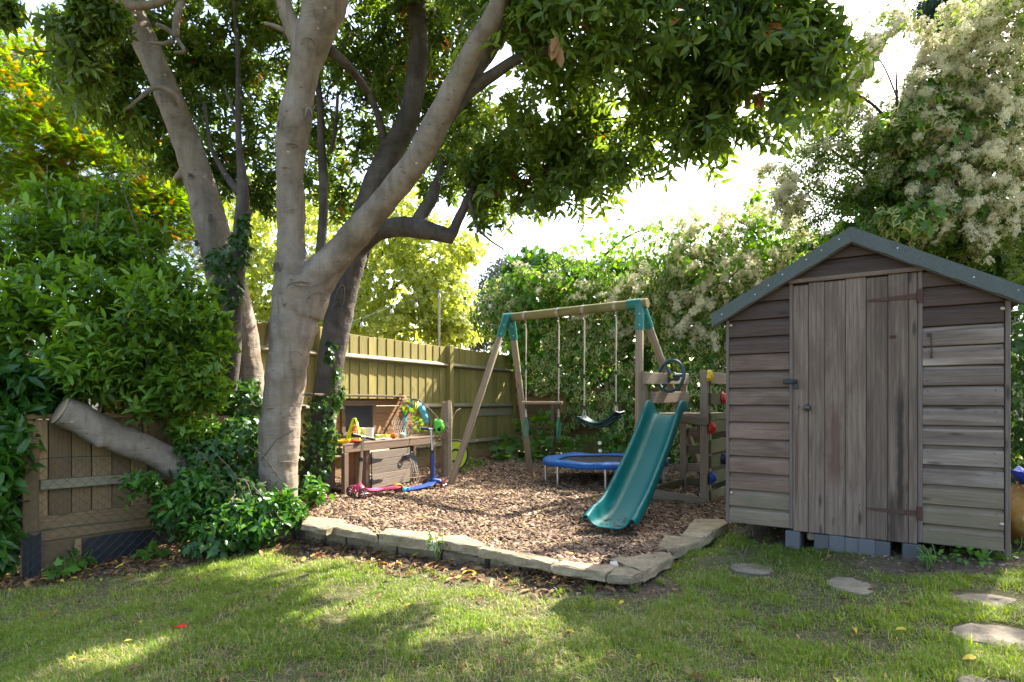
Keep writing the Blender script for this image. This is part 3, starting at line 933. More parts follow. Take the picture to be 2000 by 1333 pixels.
# roof
roof_p = [(-.085, 1.598), (SW / 2, ZR + .035), (SW + .085, 1.598)]
OV = .075
mb = MB()
th = .026
for a, b in ((0, 1), (1, 2)):
    (xa, za), (xb, zb2) = roof_p[a], roof_p[b]
    n_seg = 10
    mb.prism([Vector((xa, 0, za)), Vector((xb, 0, zb2)), Vector((xb, 0, zb2 + th)), Vector((xa, 0, za + th))], (0, SD + OV + .05, 0))
roof = local('roof', mb, M_FELT, shed, SP(0, -OV, 0), SANG)
for a, b in ((0, 1), (1, 2)):
    (xa, za), (xb, zb2) = roof_p[a], roof_p[b]
    mb = MB(); d = .092
    nn = 14; up = []; lo = []
    for i in range(nn + 1):
        t = i / nn; x_ = xa + (xb - xa) * t; z_ = za + (zb2 - za) * t
        w1 = .0025 * math.sin(i * 2.1 + a) ; w2 = .004 * math.sin(i * 1.3 + 2 * a)
        up.append(Vector((x_, -.004 + w1, z_ + th + .003))); lo.append(Vector((x_, -.002 + w2, z_ + th - d + w1 * 1.5)))
    vs_ = up + lo + [v + Vector((0, .012, 0)) for v in up + lo]
    n = nn + 1; fs = []
    for i in range(nn):
        fs += [(i, n + i, n + i + 1, i + 1), (2 * n + i, 2 * n + i + 1, 3 * n + i + 1, 3 * n + i), (n + i, 3 * n + i, 3 * n + i + 1, n + i + 1), (i, i + 1, 2 * n + i + 1, 2 * n + i)]
    fs += [(0, 2 * n, 3 * n, n), (nn, n + nn, 3 * n + nn, 2 * n + nn)]
    mb.add(vs_, fs)
    local('felt_edge', mb, M_FELT, shed, SP(0, -OV - .012 - .002 * a, 0), SANG)
    (MB().prism([Vector((xa + .02, 0, za - .055)), Vector((xb, 0, zb2 - .062)), Vector((xb, 0, zb2 - .002)), Vector((xa + .02, 0, za - .002))], (0, .018, 0)))
    mb = MB().prism([Vector((xa + (.0 if a == 0 else 0), 0, za - .072)), Vector((xb, 0, zb2 - .072)), Vector((xb, 0, zb2 - .003)), Vector((xa, 0, za - .003))], (0, .02, 0))
    local('barge_board', mb, M_TRIM, shed, SP(0, -OV + .004 + .001 * a, 0), SANG)
    nails = MB()
    for i in range(8):
        t = (i + .5) / 8 + random.uniform(-.03, .03)
        zz_ = za + (zb2 - za) * t + th - random.choice([.03, .045, .05])
        nails.lathe([(.0055, 0), (.004, .0025), (.0008, .003)], SP(xa + (xb - xa) * t, -OV - .014, zz_), 7, OUT)
    nails.build('nail_heads', M_STEEL, shed, kind='stuff')

# blocks under the shed
LB = [(1551, 'leftmost grey concrete block propping the shed, standing apart with its side face showing'),
      (1606, 'grey concrete block beginning the row of five under the shed door'),
      (1635, 'second concrete block from the left in the row under the shed door'),
      (1664, 'middle concrete block of the row of five under the shed door'),
      (1693, 'fourth concrete block from the left in the row under the shed door'),
      (1723, 'concrete block ending the row of five under the shed door'),
      (1778, 'lone grey concrete block under the right side of the shed door')]
for i, (px, lab) in enumerate(LB):
    x_ = sx(px); p = SP(x_, .06 + [0, .004, -.006, .007, -.003, .005, 0][i], 0)
    h = .122; zt = ZB - .014 - (.004 if i % 2 else 0)
    mb = MB().box((0, 0, 0), (.0885, .21, h), b=.004)
    o = link('concrete_block', mb.mesh('concrete_block', M_CONC), None, Vector((p.x, p.y, zt - h / 2)))
    o.rotation_euler = (0, 0, SANG + R([-3, 0, .8, -.6, .5, -.4, 2][i]))
    tag(o, lab, 'block', 'concrete blocks under the shed')
mb = MB().box((0, 0, 0), (.06, .1, .05), b=.006)
o = link('brick_piece', mb.mesh('brick_piece', M_OLDCONC), None, SP(sx(1583), .07, .095)); o.rotation_euler = (0, 0, SANG + .2)
tag(o, 'small brownish brick piece wedged beside the leftmost block under the shed', 'brick')

# ================================================================== STONE EDGING
edging = thing('stone_edging', 'low edging of flat sandstone slabs around the front of the bark play area', 'edging', onz(1000, 1090, -.06))
E = lambda p: (560 + p[0] * .45, 960 + p[1] * .45)
tops = [
    [(62, 142), (176, 168), (262, 124), (95, 104)],
    [(178, 154), (395, 193), (350, 157), (243, 136)],
    [(398, 184), (630, 211), (660, 181), (430, 160)],
    [(652, 212), (828, 241), (868, 229), (775, 186), (655, 193)],
    [(828, 249), (1150, 314), (1182, 296), (850, 234)],
    [(1150, 320), (1388, 353), (1440, 322), (1185, 299)],
    [(1388, 362), (1500, 368), (1548, 350), (1470, 322), (1430, 328)],
    [(1548, 350), (1680, 277), (1640, 262), (1400, 290), (1470, 320)],
    [(1680, 249), (1805, 212), (1770, 196), (1650, 188), (1612, 236)],
    [(1805, 202), (1915, 134), (1897, 118), (1768, 117), (1718, 186)]]
def slab_mesh(poly, zt, th, seed, rough_=.007):
    """irregular slab: chamfered top, jittered outline"""
    r = random.Random(seed)
    pts = []
    n = len(poly)
    for i in range(n):
        a, b = Vector(poly[i]), Vector(poly[(i + 1) % n])
        m_ = max(2, int((b - a).length / .07))
        for k in range(m_):
            p = a.lerp(b, k / m_)
            if k: p += Vector((r.uniform(-1, 1), r.uniform(-1, 1), 0)) * rough_
            pts.append(Vector((p.x, p.y, 0)))
    c = sum(pts, Vector()) / len(pts)
    lay = [(.985, zt - th), (1.0, zt - th * .75), (1.0, zt - .012), (.988, zt - .002), (.85, zt + .002), (.4, zt + .003)]
    n = len(pts); vs_, fs = [], []
    for li, (s_, z_) in enumerate(lay):
        for p in pts:
            jj = r.uniform(-1, 1) * rough_ * .7
            q = c + (p - c) * s_
            vs_.append((q.x + (r.uniform(-1, 1) * .006 if li < 3 else 0), q.y + (r.uniform(-1, 1) * .006 if li < 3 else 0), z_ + (jj if li in (3, 4) else jj * .6)))
    for li in range(len(lay) - 1):
        for i in range(n):
            j = (i + 1) % n
            fs.append((li * n + i, li * n + j, (li + 1) * n + j, (li + 1) * n + i))
    fs.append(tuple((len(lay) - 1) * n + i for i in range(n)))
    fs.append(tuple(range(n - 1, -1, -1)))
    return MB().add(vs_, fs)
for i, t in enumerate(tops):
    zt = [.035, .03, .045, .04, .04, .04, .035, .03, .035, .05][i]
    P = [onz(*E(p), zt) for p in t]
    c = sum(P, Vector()) / len(P)
    P = [c + (p - c) * (1.0 if i > 6 else .985) for p in P]
    # deepen slabs a little under the bark
    o = slab_mesh(P, zt, [.045, .052, .078, .062, .054, .052, .05, .06, .07, .065][i], i + 20)
    o.build('stone', M_STONE, edging)
for i in range(11):                   # lower course, half buried
    t0 = i / 11; pl = [BED[0], BED[1], BED[2], BED[3]]
    seg = np.interp(t0 * 3, [0, 1, 2, 3], [q[0] for q in pl]), np.interp(t0 * 3, [0, 1, 2, 3], [q[1] for q in pl])
    seg2 = np.interp((t0 + .082) * 3, [0, 1, 2, 3], [q[0] for q in pl]), np.interp((t0 + .082) * 3, [0, 1, 2, 3], [q[1] for q in pl])
    a, b = Vector((*seg, 0)), Vector((*seg2, 0))
    d = (b - a).normalized(); nv = Vector((d.y, -d.x, 0))
    o_ = random.uniform(-.085, -.05)
    slab_mesh([a + nv * (.00 + o_), b + nv * (o_ + random.uniform(-.01, .01)), b - nv * .2, a - nv * .2], -.045 - random.uniform(0, .012), .16, 70 + i).build('stone', M_STONE, edging)
for px, py in ((636, 240), (1418, 338)):
    p = onz(*E((px, py)), .0)
    slab_mesh([p + Vector((-.02, -.012, 0)), p + Vector((.022, -.016, 0)), p + Vector((.03, .05, 0)), p + Vector((-.012, .05, 0))], .034, .06, int(px)).build('mortar_joint', M_MORTAR, edging)

SS = [((1470, 1110), 43, 11, 'small pale stepping stone nearest the stone edging and the shed'),
      ((1668, 1142), 52, 16, 'pale stepping stone in the grass below the shed door'),
      ((1940, 1178), 80, 21, 'wide stepping stone below the bare soil at the shed corner, above another slab'),
      ((1952, 1241), 88, 26, 'large stepping stone at the right edge with sandy worn surface'),
      ((1930, 1330), 60, 12, 'stepping stone half cut off at the bottom right corner in the grass')]
for i, ((px, py), rx, ry, lab) in enumerate(SS):
    p = onz(px, py, .02); z_ = gz(p.x, p.y) + .007
    p = onz(px, py, z_)
    k = p.y / F_PX
    dy = abs(onz(px, py - ry, z_).y - onz(px, py + ry, z_).y) / 2
    r = random.Random(i)
    poly = []
    for q in range(11):
        a = q * 2 * math.pi / 11 + r.uniform(-.1, .1); s_ = r.uniform(.9, 1.07)
        poly.append(Vector((p.x + math.cos(a) * rx * k * s_, p.y + math.sin(a) * dy * s_, 0)))
    slab_mesh(poly, z_, .05, i + 300, .006).solo('stepping_stone', M_SLAB, lab, 'stepping stone', 'stepping stones in the lawn', smooth='auto')

# ================================================================== FENCES
FA, FD = Vector((-1.14, 9.6, 0)), Vector((.503, .864, 0))
FN = Vector((.864, -.503, 0))          # towards the garden
def FP(t, z, o=0.0): return FA + FD * t + FN * o + Vector((0, 0, z))
fence = thing('wooden_fence', 'tall green tinted feather-edge fence closing the back of the play area', 'fence', FP(-1, -.05))
t = -4.95; i = 0
while t < 2.28:
    ex = .178 + random.uniform(-.006, .006)
    ztop = 1.90 + random.uniform(-.008, .008) - (.0 if t > .2 else .0)
    plank('board', FP(t, .14, .0), FP(t, ztop, .0), .2, .013, FN, M_FENCE, fence, b=.003, roll=R(3.6))
    t += ex; i += 1
for zr in (1.60, .93, .30):
    for ta, tb in ((-5.0, -2.62), (-2.52, .09), (.21, 2.26)):
        a, b = FP(ta, zr, .012), FP(tb, zr, .012)
        mb = MB()
        L = (b - a).length
        mb.prism([Vector((-L / 2, 0, -.045)), Vector((-L / 2, -.062, -.012)), Vector((-L / 2, -.062, .0)), Vector((-L / 2, 0, .045))], (L, 0, 0))
        o = link('rail', mb.mesh('rail', M_FENCE_RAIL), fence, (a + b) / 2 - wpos(fence))
        o.rotation_euler = (0, 0, math.atan2(FD.y, FD.x))
for tp in (-5.0, -2.57, .15, 2.28):
    plank('post', FP(tp, -.1, .045), FP(tp, 1.93, .045), .1, .09, FN, M_FENCE, fence, b=.006)
for ta, tb in ((-5, -2.62), (-2.52, .1), (.2, 2.26)):
    plank('gravel_board', FP(ta, .06, .012), FP(tb, .06, .012), .17, .025, FN, M_FENCE_BROWN, fence)
plank('patch_board', FP(.95, .80, .024), FP(2.2, .80, .024), .12, .02, FN, M_FENCE_RAIL, fence)

# low fence at the left
LA, LBv = Vector((-3.78, 4.42, 0)), Vector((-2.98, 5.55, 0))
LA = at(22, 900, 4.42); LA.z = 0
LBv = at(420, 900, 5.55); LBv.z = 0
LD = (LBv - LA).normalized(); LN = Vector((LD.y, -LD.x, 0))
def LP(t, z, o=0.0): return LA + LD * t + LN * o + Vector((0, 0, z))
lf = thing('wooden_fence', 'lower brown board fence at the left behind the chain-link, its foot lined with black membrane', 'fence', LP(0, -.36))
LL = (LBv - LA).length
t = .07
while t < LL:
    w = random.uniform(.13, .155)
    dq = random.choice([-.006, .0, .007])
    plank('board', LP(t + w / 2, .10, dq), LP(t + w / 2, .86 + random.uniform(-.006, .006), dq), w - .006, .014, LN, M_FENCE_BROWN, lf, b=.003, roll=R(random.uniform(-2, 2)))
    t += w
plank('gap_shade_board', LP(0.02, .48, -.03), LP(LL, .48, -.03), .74, .01, LN, M_SHEDTOP, lf)  # added dark board: shades the gaps between boards and stops light coming through
plank('cap_rail', LP(0, .885, 0), LP(LL, .885, 0), .06, .04, (0, 0, 1), M_FENCE_BROWN, lf)
plank('rail', LP(.16, .36, .04), LP(LL, .345, .04), .075, .06, LN, M_FENCE_RAIL, lf)
plank('gravel_board', LP(.15, .02, .03), LP(LL, .02, .03), .19, .03, LN, M_FENCE_BROWN, lf)
plank('gravel_board', LP(.15, -.185, .02), LP(LL, -.165, .02), .21, .028, LN, M_FENCE_BROWN, lf)
plank('post', LP(.10, -.5, .05), LP(.10, .72, .05), .1, .085, LN, M_FENCE_BROWN, lf)
plank('short_post', LP(.40, -.36, .055), LP(.40, -.09, .055), .045, .03, LN, M_FENCE_BROWN, lf)
for (a, b, z0, z1) in ((.045, .16, -.42, .0), (.44, LL * .95, -.30, -.095)):
    mb = MB(); n_ = 14
    vs_ = []
    for i in range(n_ + 1):
        tt = a + (b - a) * i / n_
        vs_ += [LP(tt, z0 - .1, .096 + .002 * math.sin(i * 1.7)), LP(tt, z1 + .012 * math.sin(i * .5), .096 + .002 * math.sin(i * 1.3 + 1))]
    mb.add(vs_, [(2 * i, 2 * i + 2, 2 * i + 3, 2 * i + 1) for i in range(n_)])
    o = mb.build('membrane', M_MEMBRANE, lf)
    o.modifiers.new('thick', 'SOLIDIFY').thickness = .004

def chainlink(name, A, D, L, z0f, z1f, cell, rw, label, mat, sag=0.0, bendn=None):
    root = thing(name, label, 'wire fence', A + Vector((0, 0, z0f(0))))
    mb = MB()
    n_ = int(L / cell) + 1
    zmax = max(z1f(0), z1f(L)); zmin = min(z0f(0), z0f(L))
    nz = int((zmax - zmin) / (cell * .46)) + 1
    for k in range(-nz, n_ + nz):
        for sgn in (1, -1):
            pts = []
            for j in range(nz + 1):
                tt = (k + (j if sgn > 0 else -j) * .5) * cell
                zz_ = zmin + j * cell * .46
                if 0 <= tt <= L and z0f(tt) - .02 <= zz_ <= z1f(tt) + .01:
                    off = (bendn(tt, zz_) if bendn else 0) + (.002 if (j % 2) else -.002) * sgn
                    pts.append(A + D * tt + Vector((-D.y, D.x, 0)) * -off + Vector((0, 0, zz_)))
            if len(pts) > 1: mb.tube(pts, rw, 3, cap=False)
    mb.build('mesh', mat, root, kind='stuff')
    return root
wf = chainlink('wire_fence', LP(-.02, 0, .16), LD, LL, lambda t: -.42 + .1 * t, lambda t: .55 + .02 * t + .01 * math.sin(t * 6), .080, .0017,
               'dark green chain-link fence sagging in front of the lower brown fence', M_WIRE, bendn=lambda t, z: .03 * math.sin(t * 3 + z * 2))
for zt in (.56, .02):
    mb = MB().tube([LP(LL * i / 12, zt + .02 * math.sin(i * .8) * .5 + .02 * LL * i / 12 * .5, .162 + .01 * math.sin(i)) for i in range(13)], .003, 5)
    mb.build('line_wire', M_WIRE, wf)

# ================================================================== SWING FRAME
BL, BR = at(984, 622, 7.75), at(1265, 592.5, 6.45)
def beam_at(px):
    k = (px - CX) / F_PX
    t = (k * BL.y - BL.x) / ((BR.x - BL.x) - k * (BR.y - BL.y))
    return BL.lerp(BR, t)
BD = (BR - BL).normalized()
swing = thing('swing_frame', 'round timber swing frame with green corner brackets standing on the bark', 'swing frame', (0.6, 7.3, 0))
pole('beam', BL + BD * .02, BR, .055, M_BEAM, swing)
lt = beam_at(994); rt = beam_at(1248)
f1, f2 = Vector((-.770, 7.19, gz(-.77, 7.19) - .04)), Vector((.262, 8.4, -.04))
g1, g2 = Vector((rt.x - .005, rt.y + .0, -.06)), Vector((2.52, 7.72, -.04))
def legpole(top, foot, side):
    d = (top - foot).normalized()
    return pole('leg', foot, top - d * .10 , .043, M_PLAY, swing)
lt_f, lt_b = lt + Vector((-.03, -.05, 0)), lt + Vector((.03, .05, 0))
rt_f, rt_b = rt + Vector((.0, -.03, 0)), rt + Vector((.035, .05, 0))
for t_, f_ in ((lt_f, f1), (lt_b, f2), (rt_f, g1), (rt_b, g2)): legpole(t_, f_, 0)
for c_, legs, s0, s1 in ((lt, ((lt_f, f1), (lt_b, f2)), -.085, .075), (rt, ((rt_f, g1), (rt_b, g2)), -.13, .035)):
    mb = MB()
    mb.tube([c_ + BD * s0, c_ + BD * s1], .061, 16)
    for tp, ft in legs:
        d = (ft - tp).normalized()
        mb.tube([tp + d * .0, tp + d * .29], [.052, .051], 14)
    mb.tube([c_ + Vector((0, 0, -.02)), c_ + Vector((0, 0, -.14))], [.05, .03], 10)
    br = mb.build('bracket', M_GREEN_METAL, swing, 'auto')
    bb = MB()
    for tp, ft in legs:
        d = (ft - tp).normalized()
        for q in (.12, .24):
            pq = tp + d * q
            to = (Vector((0, 0, 1)) - pq); to.z = 0; to.normalize()
            bb.lathe([(.009, 0), (.009, .005), (.004, .008), (.0005, .0085)], pq + to * .05, 8, to.to_track_quat('Z', 'Y').to_matrix())
    bb.build('bolt_heads', M_STEEL, br, 'auto', kind='stuff')
HANG = [1027, 1091, 1141, 1203]
for px in HANG:
    c_ = beam_at(px); mb = MB()
    mb.tube([c_ - BD * .019, c_ + BD * .019], .0585, 16)
    mb.tube([c_ + Vector((0, 0, -.05)), c_ + Vector((0, 0, -.085))], .008, 8)
    ring = [c_ + Vector((0, 0, -.095)) + (BD * math.cos(a) + Vector((0, 0, 1)) * math.sin(a)) * .016 for a in np.linspace(0, 2 * math.pi, 12, endpoint=False)]
    mb.loop(ring, .004, 5)
    mb.build('hanger', M_ZINC, swing, 'auto')
PERP = Vector((-BD.y, BD.x, 0)).normalized()
trap = thing('trapeze_bar', 'wooden trapeze bar with green handle loops hanging on two ropes beside the left legs', 'trapeze', (beam_at(1058) + Vector((0, 0, -1.45))))
trz = []
for px in HANG[:2]:
    c_ = beam_at(px)
    zt = c_.z - .11; zb2 = CAM_Z - (787 - HY) / F_PX * c_.y
    mb = MB()
    pts = [Vector((c_.x, c_.y, zt + (zb2 - zt) * i / 20)) for i in range(21)]
    mb.tube(pts, .0075, 8)
    mb.tube([pts[1] + PERP * .012, pts[7] + PERP * .008], .0065, 6)
    mb.build('rope', M_ROPE, trap, 'auto')
    MB().tube([Vector((c_.x, c_.y, zt + (zb2 - zt) * .52)), Vector((c_.x, c_.y, zt + (zb2 - zt) * .57))], .014, 10).build('rope_clip', M_BLACK_RUB, trap, 'auto')
    MB().tube([Vector((c_.x, c_.y, zb2 - .02)), Vector((c_.x, c_.y, zb2 - .075))], .013, 10).build('rope_clip', M_BLACK_RUB, trap, 'auto')
    ap = Vector((c_.x, c_.y, zb2 - .07))
    mb = MB()
    for sgn in (-1, 1): mb.tube([ap, ap + PERP * .018 * sgn + Vector((0, 0, -.11))], .006, 6)
    mb.build('rope_loop', M_ROPE, trap, 'auto')
    hd = (PERP * .8 + BD * .6) if px < 1050 else PERP
    pts = [ap + Vector((0, 0, -.15)) + hd * (.026 * math.sin(a) * (1.0 - .55 * math.cos(a))) + Vector((0, 0, -.10 + .125 * math.cos(a))) for a in np.linspace(0, 2 * math.pi, 18, endpoint=False)]
    MB().loop(pts, .011, 8).build('handle', M_HANDLE, trap, 'auto')
    trz.append(Vector((c_.x, c_.y, zb2)))
d = (trz[1] - trz[0]).normalized()
pole('bar', trz[0] - d * .06, trz[1] + d * .06, .017, M_PLAY, trap)

belt = thing('belt_swing', 'dark green moulded swing seat hanging on two ropes above the trampoline', 'swing seat', beam_at(1172) + Vector((0, 0, -1.3)))
ends = []
for px, py in ((1141, 822), (1203, 815)):
    c_ = beam_at(px); zt = c_.z - .11; zb2 = CAM_Z - (py - HY) / F_PX * c_.y
    fork = zb2 + .145
    mb = MB()
    mb.tube([Vector((c_.x, c_.y, zt + (fork - zt) * i / 16)) for i in range(17)], .0078, 8)
    mb.tube([Vector((c_.x, c_.y, zt - .02)) + PERP * .011, Vector((c_.x, c_.y, zt - .38)) + PERP * .009], .0065, 6)
    mb.build('rope', M_ROPE, belt, 'auto')
    for f_ in (.62, .97):
        MB().tube([Vector((c_.x, c_.y, zt + (fork - zt) * f_)), Vector((c_.x, c_.y, zt + (fork - zt) * (f_ + .04)))], .014, 10).build('rope_clip', M_BLACK_RUB, belt, 'auto')
    mb = MB()
    for sgn in (-1, 1): mb.tube([Vector((c_.x, c_.y, fork)), Vector((c_.x, c_.y, zb2)) + PERP * .055 * sgn], .0065, 6)
    mb.build('rope_fork', M_ROPE, belt, 'auto')
    ends.append(Vector((c_.x, c_.y, zb2)))
d = ends[1] - ends[0]; L = d.length; d.normalize()
vs_, nb = [], 18
for i in range(nb + 1):
    s_ = -.06 + (L + .12) * i / nb
    u = (s_ - L / 2) / (L / 2)
    z_ = -.075 * (1 - min(1, u * u)) + max(0, abs(u) - 1) * .12
    w_ = .075 + .018 * abs(u) ** 3
    for v_, dz in ((-1, .016), (-.8, .012), (0, 0), (.8, .012), (1, .016)):
        vs_.append(ends[0] + d * s_ + PERP * (v_ * w_) + Vector((0, 0, z_ + dz)))
mb = MB().add(vs_, [(i * 5 + k, i * 5 + k + 1, (i + 1) * 5 + k + 1, (i + 1) * 5 + k) for i in range(nb) for k in range(4)])
o = mb.build('seat', M_DARKGREEN, belt, True)
o.modifiers.new('thick', 'SOLIDIFY').thickness = .022
mb = MB()
for v_ in (-.068, .068): mb.tube([ends[0] + d * (-.04 + (L + .08) * i / 12) + PERP * v_ + Vector((0, 0, -.085 * (1 - min(1, ((-.04 + (L + .08) * i / 12) / (L / 2) - 1) ** 2)) - .005)) for i in range(13)], .012, 6)
mb.build('seat_rim', M_DARKGREEN, belt, 'auto')

# ================================================================== PLAY TOWER
TL = Vector((1.435, 6.40, 0)); TA = Vector((1.987, 6.085, 0)); TR = Vector((2.10, 7.20, 0)); TC = Vector((2.62, 6.87, 0))
fr = (TA - TL).normalized(); sd = (TR - TL).normalized()
tower = thing('play_tower', 'small timber climbing tower with coloured climbing holds and a dark green steering wheel', 'climbing tower', Vector((2.0, 6.6, -.05)))
FNn = Vector((fr.y, -fr.x, 0))           # front face looks to the camera
plank('post', TL + Vector((.0, .0, -.06)), TL + Vector((0, 0, 1.33)), .055, .07, FNn, M_TOWER, tower)
plank('post', TA + Vector((0, 0, -.12)), TA + Vector((0, 0, 1.325)), .075, .075, FNn, M_TOWER, tower, b=.006)
plank('post', TA + fr * .0 + sd * .065 + Vector((.02, 0, -.1)), TA + sd * .065 + Vector((.02, 0, 1.30)), .045, .05, FNn, M_TOWER, tower)
plank('post', TR + Vector((0, 0, -.06)), TR + Vector((0, 0, 1.34)), .075, .065, FNn, M_TOWER, tower, b=.006)
plank('post', TC + Vector((0, 0, -.06)), TC + Vector((0, 0, 1.3)), .075, .07, FNn, M_TOWER, tower)
inn = Vector((sd.y, -sd.x, 0))
plank('guard_rail', TL + sd * -.10 + inn * .05 + Vector((0, 0, 1.25)), TR + inn * .05 + sd * .02 + Vector((0, 0, 1.28)), .125, .03, inn, M_TOWER, tower)
plank('guard_rail', TL + sd * .06 + inn * .05 + Vector((0, 0, 1.045)), TR + inn * .05 + sd * .02 + Vector((0, 0, 1.06)), .125, .03, inn, M_TOWER, tower)
for q in range(7):
    w_ = .135
    c_ = TL + sd * (.08 + q * .142)
    plank('floor_board', c_ + fr * .03 + Vector((0, 0, .862)), c_ + fr * .60 + Vector((0, 0, .862)), w_, .024, (0, 0, 1), M_TOWER, tower)
plank('front_joist', TL + fr * .38 + FNn * .04 + Vector((0, 0, .825)), TA + fr * .04 + FNn * .05 + Vector((0, 0, .80)), .085, .03, FNn, M_TOWER, tower)
plank('front_joist', TL + FNn * .03 + Vector((0, 0, .81)), TA + fr * -.05 + FNn * .02 + Vector((0, 0, .81)), .085, .028, FNn, M_TOWER, tower)
plank('base_beam', TL + FNn * .03 + fr * .06 + Vector((0, 0, .015)), TA + fr * .02 + FNn * .05 + Vector((0, 0, -.035)), .10, .035, FNn, M_TOWER, tower)
plank('base_beam', TL + inn * .03 + sd * .05 + Vector((0, 0, .02)), TR + inn * .0 + Vector((0, 0, .02)), .09, .032, inn, M_TOWER_GREEN, tower)
plank('base_beam', TR + fr * .04 + Vector((0, 0, .03)), TC + Vector((0, 0, .03)), .09, .032, FNn, M_TOWER_GREEN, tower)
for z_ in (.63, .42, .20):
    plank('rear_board', TR + fr * .04 + Vector((0, .03, z_)), TC + Vector((0, .03, z_)), .10, .025, FNn, M_TOWER, tower)
plank('brace', TR + fr * .12 + Vector((0, -.05, .80)), TR + fr * .33 + Vector((0, -.05, .42)), .07, .03, FNn, M_TOWER, tower)
out = Vector((sd.y, -sd.x, 0))            # right side looks down-right
crow = [(1.307, 1.185), (1.09, .968), (.878, .81), (.80, .675), (.60, .465), (.44, .315), (.27, .14), (.075, -.03)]
for i, (za, zb2) in enumerate(crow):
    plank('climbing_board', TA + out * .045 + sd * .035 + Vector((0, 0, (za + zb2) / 2)), TC + out * .045 + sd * .12 + Vector((0, 0, (za + zb2) / 2 + .01)), za - zb2, .028, out, M_TOWER if i < 1 else M_TOWER_GREEN, tower)
def hold(px, z_, mat, seed, lab):
    k = (px - CX) / F_PX
    q = TA + out * .06
    t_ = (k * q.y - q.x) / (sd.x - k * sd.y)
    p = q + sd * t_ + Vector((0, 0, z_))
    r = random.Random(seed); vs_, fs = [], []
    n_, m_ = 9, 5
    for j in range(m_):
        ph = j / (m_ - 1) * math.pi / 2
        for i in range(n_):
            a = 2 * math.pi * i / n_
            rr = (.052 + r.uniform(-.013, .013)) * math.cos(ph * .93)
            vs_.append(p + sd * (math.cos(a) * rr * .8) + Vector((0, 0, math.sin(a) * rr * 1.15)) + out * (.058 * math.sin(ph) * r.uniform(.8, 1.1)))
    for j in range(m_ - 1):
        for i in range(n_):
            fs.append((j * n_ + i, j * n_ + (i + 1) % n_, (j + 1) * n_ + (i + 1) % n_, (j + 1) * n_ + i))
    fs.append(tuple((m_ - 1) * n_ + i for i in range(n_)))
    o = MB().add(vs_, fs).build('climbing_hold', mat, tower, 'auto')
    o['label'] = lab
hold(1383, 1.26, M_YELLOW, 1, 'yellow climbing hold on the top board')
hold(1411, 1.04, M_ORANGE if False else plain('vermilion_plastic', (.62, .05, .008), .4), 2, 'orange red climbing hold on the second board')
hold(1387, .73, M_RED, 3, 'red climbing hold below the platform')
hold(1411, .385, M_NAVY, 4, 'dark blue climbing hold near the shed')
hold(1388, .215, M_BLUE, 5, 'blue climbing hold on a low board')
# steering wheel on the rail
wc = at(1316, 736, 6.72)
wn_ = (Vector((-.80, -.58, .12))).normalized()
wu = Vector((0, 0, 1)); wu = (wu - wn_ * wu.dot(wn_)).normalized(); wr_ = wu.cross(wn_)
wn_ = (wn_ + wr_ * .0).normalized()
mb = MB(); Rw = .178
mb.loop([wc + wn_ * .05 + (wr_ * math.cos(a) + wu * math.sin(a)) * Rw for a in np.linspace(0, 2 * math.pi, 32, endpoint=False)], .019, 8)
for a in (R(0), R(125), R(235)):
    dv = wr_ * math.cos(a) + wu * math.sin(a)
    mb.tube([wc + wn_ * .03 + dv * .02, wc + wn_ * .05 + dv * Rw], [.022, .015], 8)
mb.tube([wc - wn_ * .06, wc + wn_ * .035], [.045, .052], 16)
wheel = mb.build('steering_wheel', M_WHEEL, tower, 'auto')
MB().lathe([(.034, 0), (.032, .008), (.02, .013), (.001, .014)], wc + wn_ * .036, 16, wn_.to_track_quat('Z', 'Y').to_matrix()).build('hub', M_YELLOW, wheel, 'auto')

# ================================================================== SLIDE
s_top = Vector((1.585, 6.02, 0)); s_end = Vector((.725, 4.43, 0))
sdir = (s_end - s_top).normalized(); sr = Vector((-sdir.y, sdir.x, 0))   # to the viewer's right when looking up the slide
srl = (s_end - s_top).length
path = smoothpts([(-.10, .862), (.03, .868), (.14, .845), (.30, .745), (.55, .575), (.80, .425), (1.05, .285), (1.28, .170), (1.48, .095), (1.66, .062), (srl, .052)], 6)
Wd = .158
cs = [(-Wd - .035, .035, 0), (-Wd - .034, .095, 1), (-Wd - .022, .118, 1), (-Wd - .002, .122, 1), (-Wd + .012, .108, 1), (-Wd + .024, .06, .6), (-Wd + .045, .018, 0), (-Wd + .08, .003, 0),
      (-.07, 0, 0), (0, 0.001, 0)]
cs = cs + [(-a, b, c) for a, b, c in reversed(cs[:-1])]
vs_ = []
for i, (u, z_) in enumerate(path):
    j0, j1 = max(0, i - 1), min(len(path) - 1, i + 1)
    tx, tz = path[j1] - path[j0]; l_ = math.hypot(tx, tz)
    nx, nz = -tz / l_, tx / l_
    hump = 1 + .28 * math.exp(-((u - .10) / .14) ** 2)
    f_ = u / srl
    hump *= (1 - .35 * max(0, (f_ - .9) / .1)) if u > 0 else .9
    wid = 1 + .10 * math.exp(-((u - 1.75) / .2) ** 2) + .05 * math.exp(-((u) / .12) ** 2)
    for a, b, c in cs:
        h_ = b * hump if b > .05 else b
        vs_.append(s_top + sdir * (u + nx * h_) - sr * (a * wid) + Vector((0, 0, z_ + nz * h_)))
n_ = len(cs)
mb = MB().add(vs_, [(i * n_ + k, (i + 1) * n_ + k, (i + 1) * n_ + k + 1, i * n_ + k + 1) for i in range(len(path) - 1) for k in range(n_ - 1)])
slide = thing('slide', 'teal plastic slide running from the tower down onto the bark', 'slide', s_end + Vector((0, 0, .0)))
o = mb.build('chute', M_SLIDE, slide, True)
sm = o.modifiers.new('thick', 'SOLIDIFY'); sm.thickness = .010; sm.offset = 1
sb_ = o.modifiers.new('round', 'SUBSURF'); sb_.levels = 1; sb_.render_levels = 1
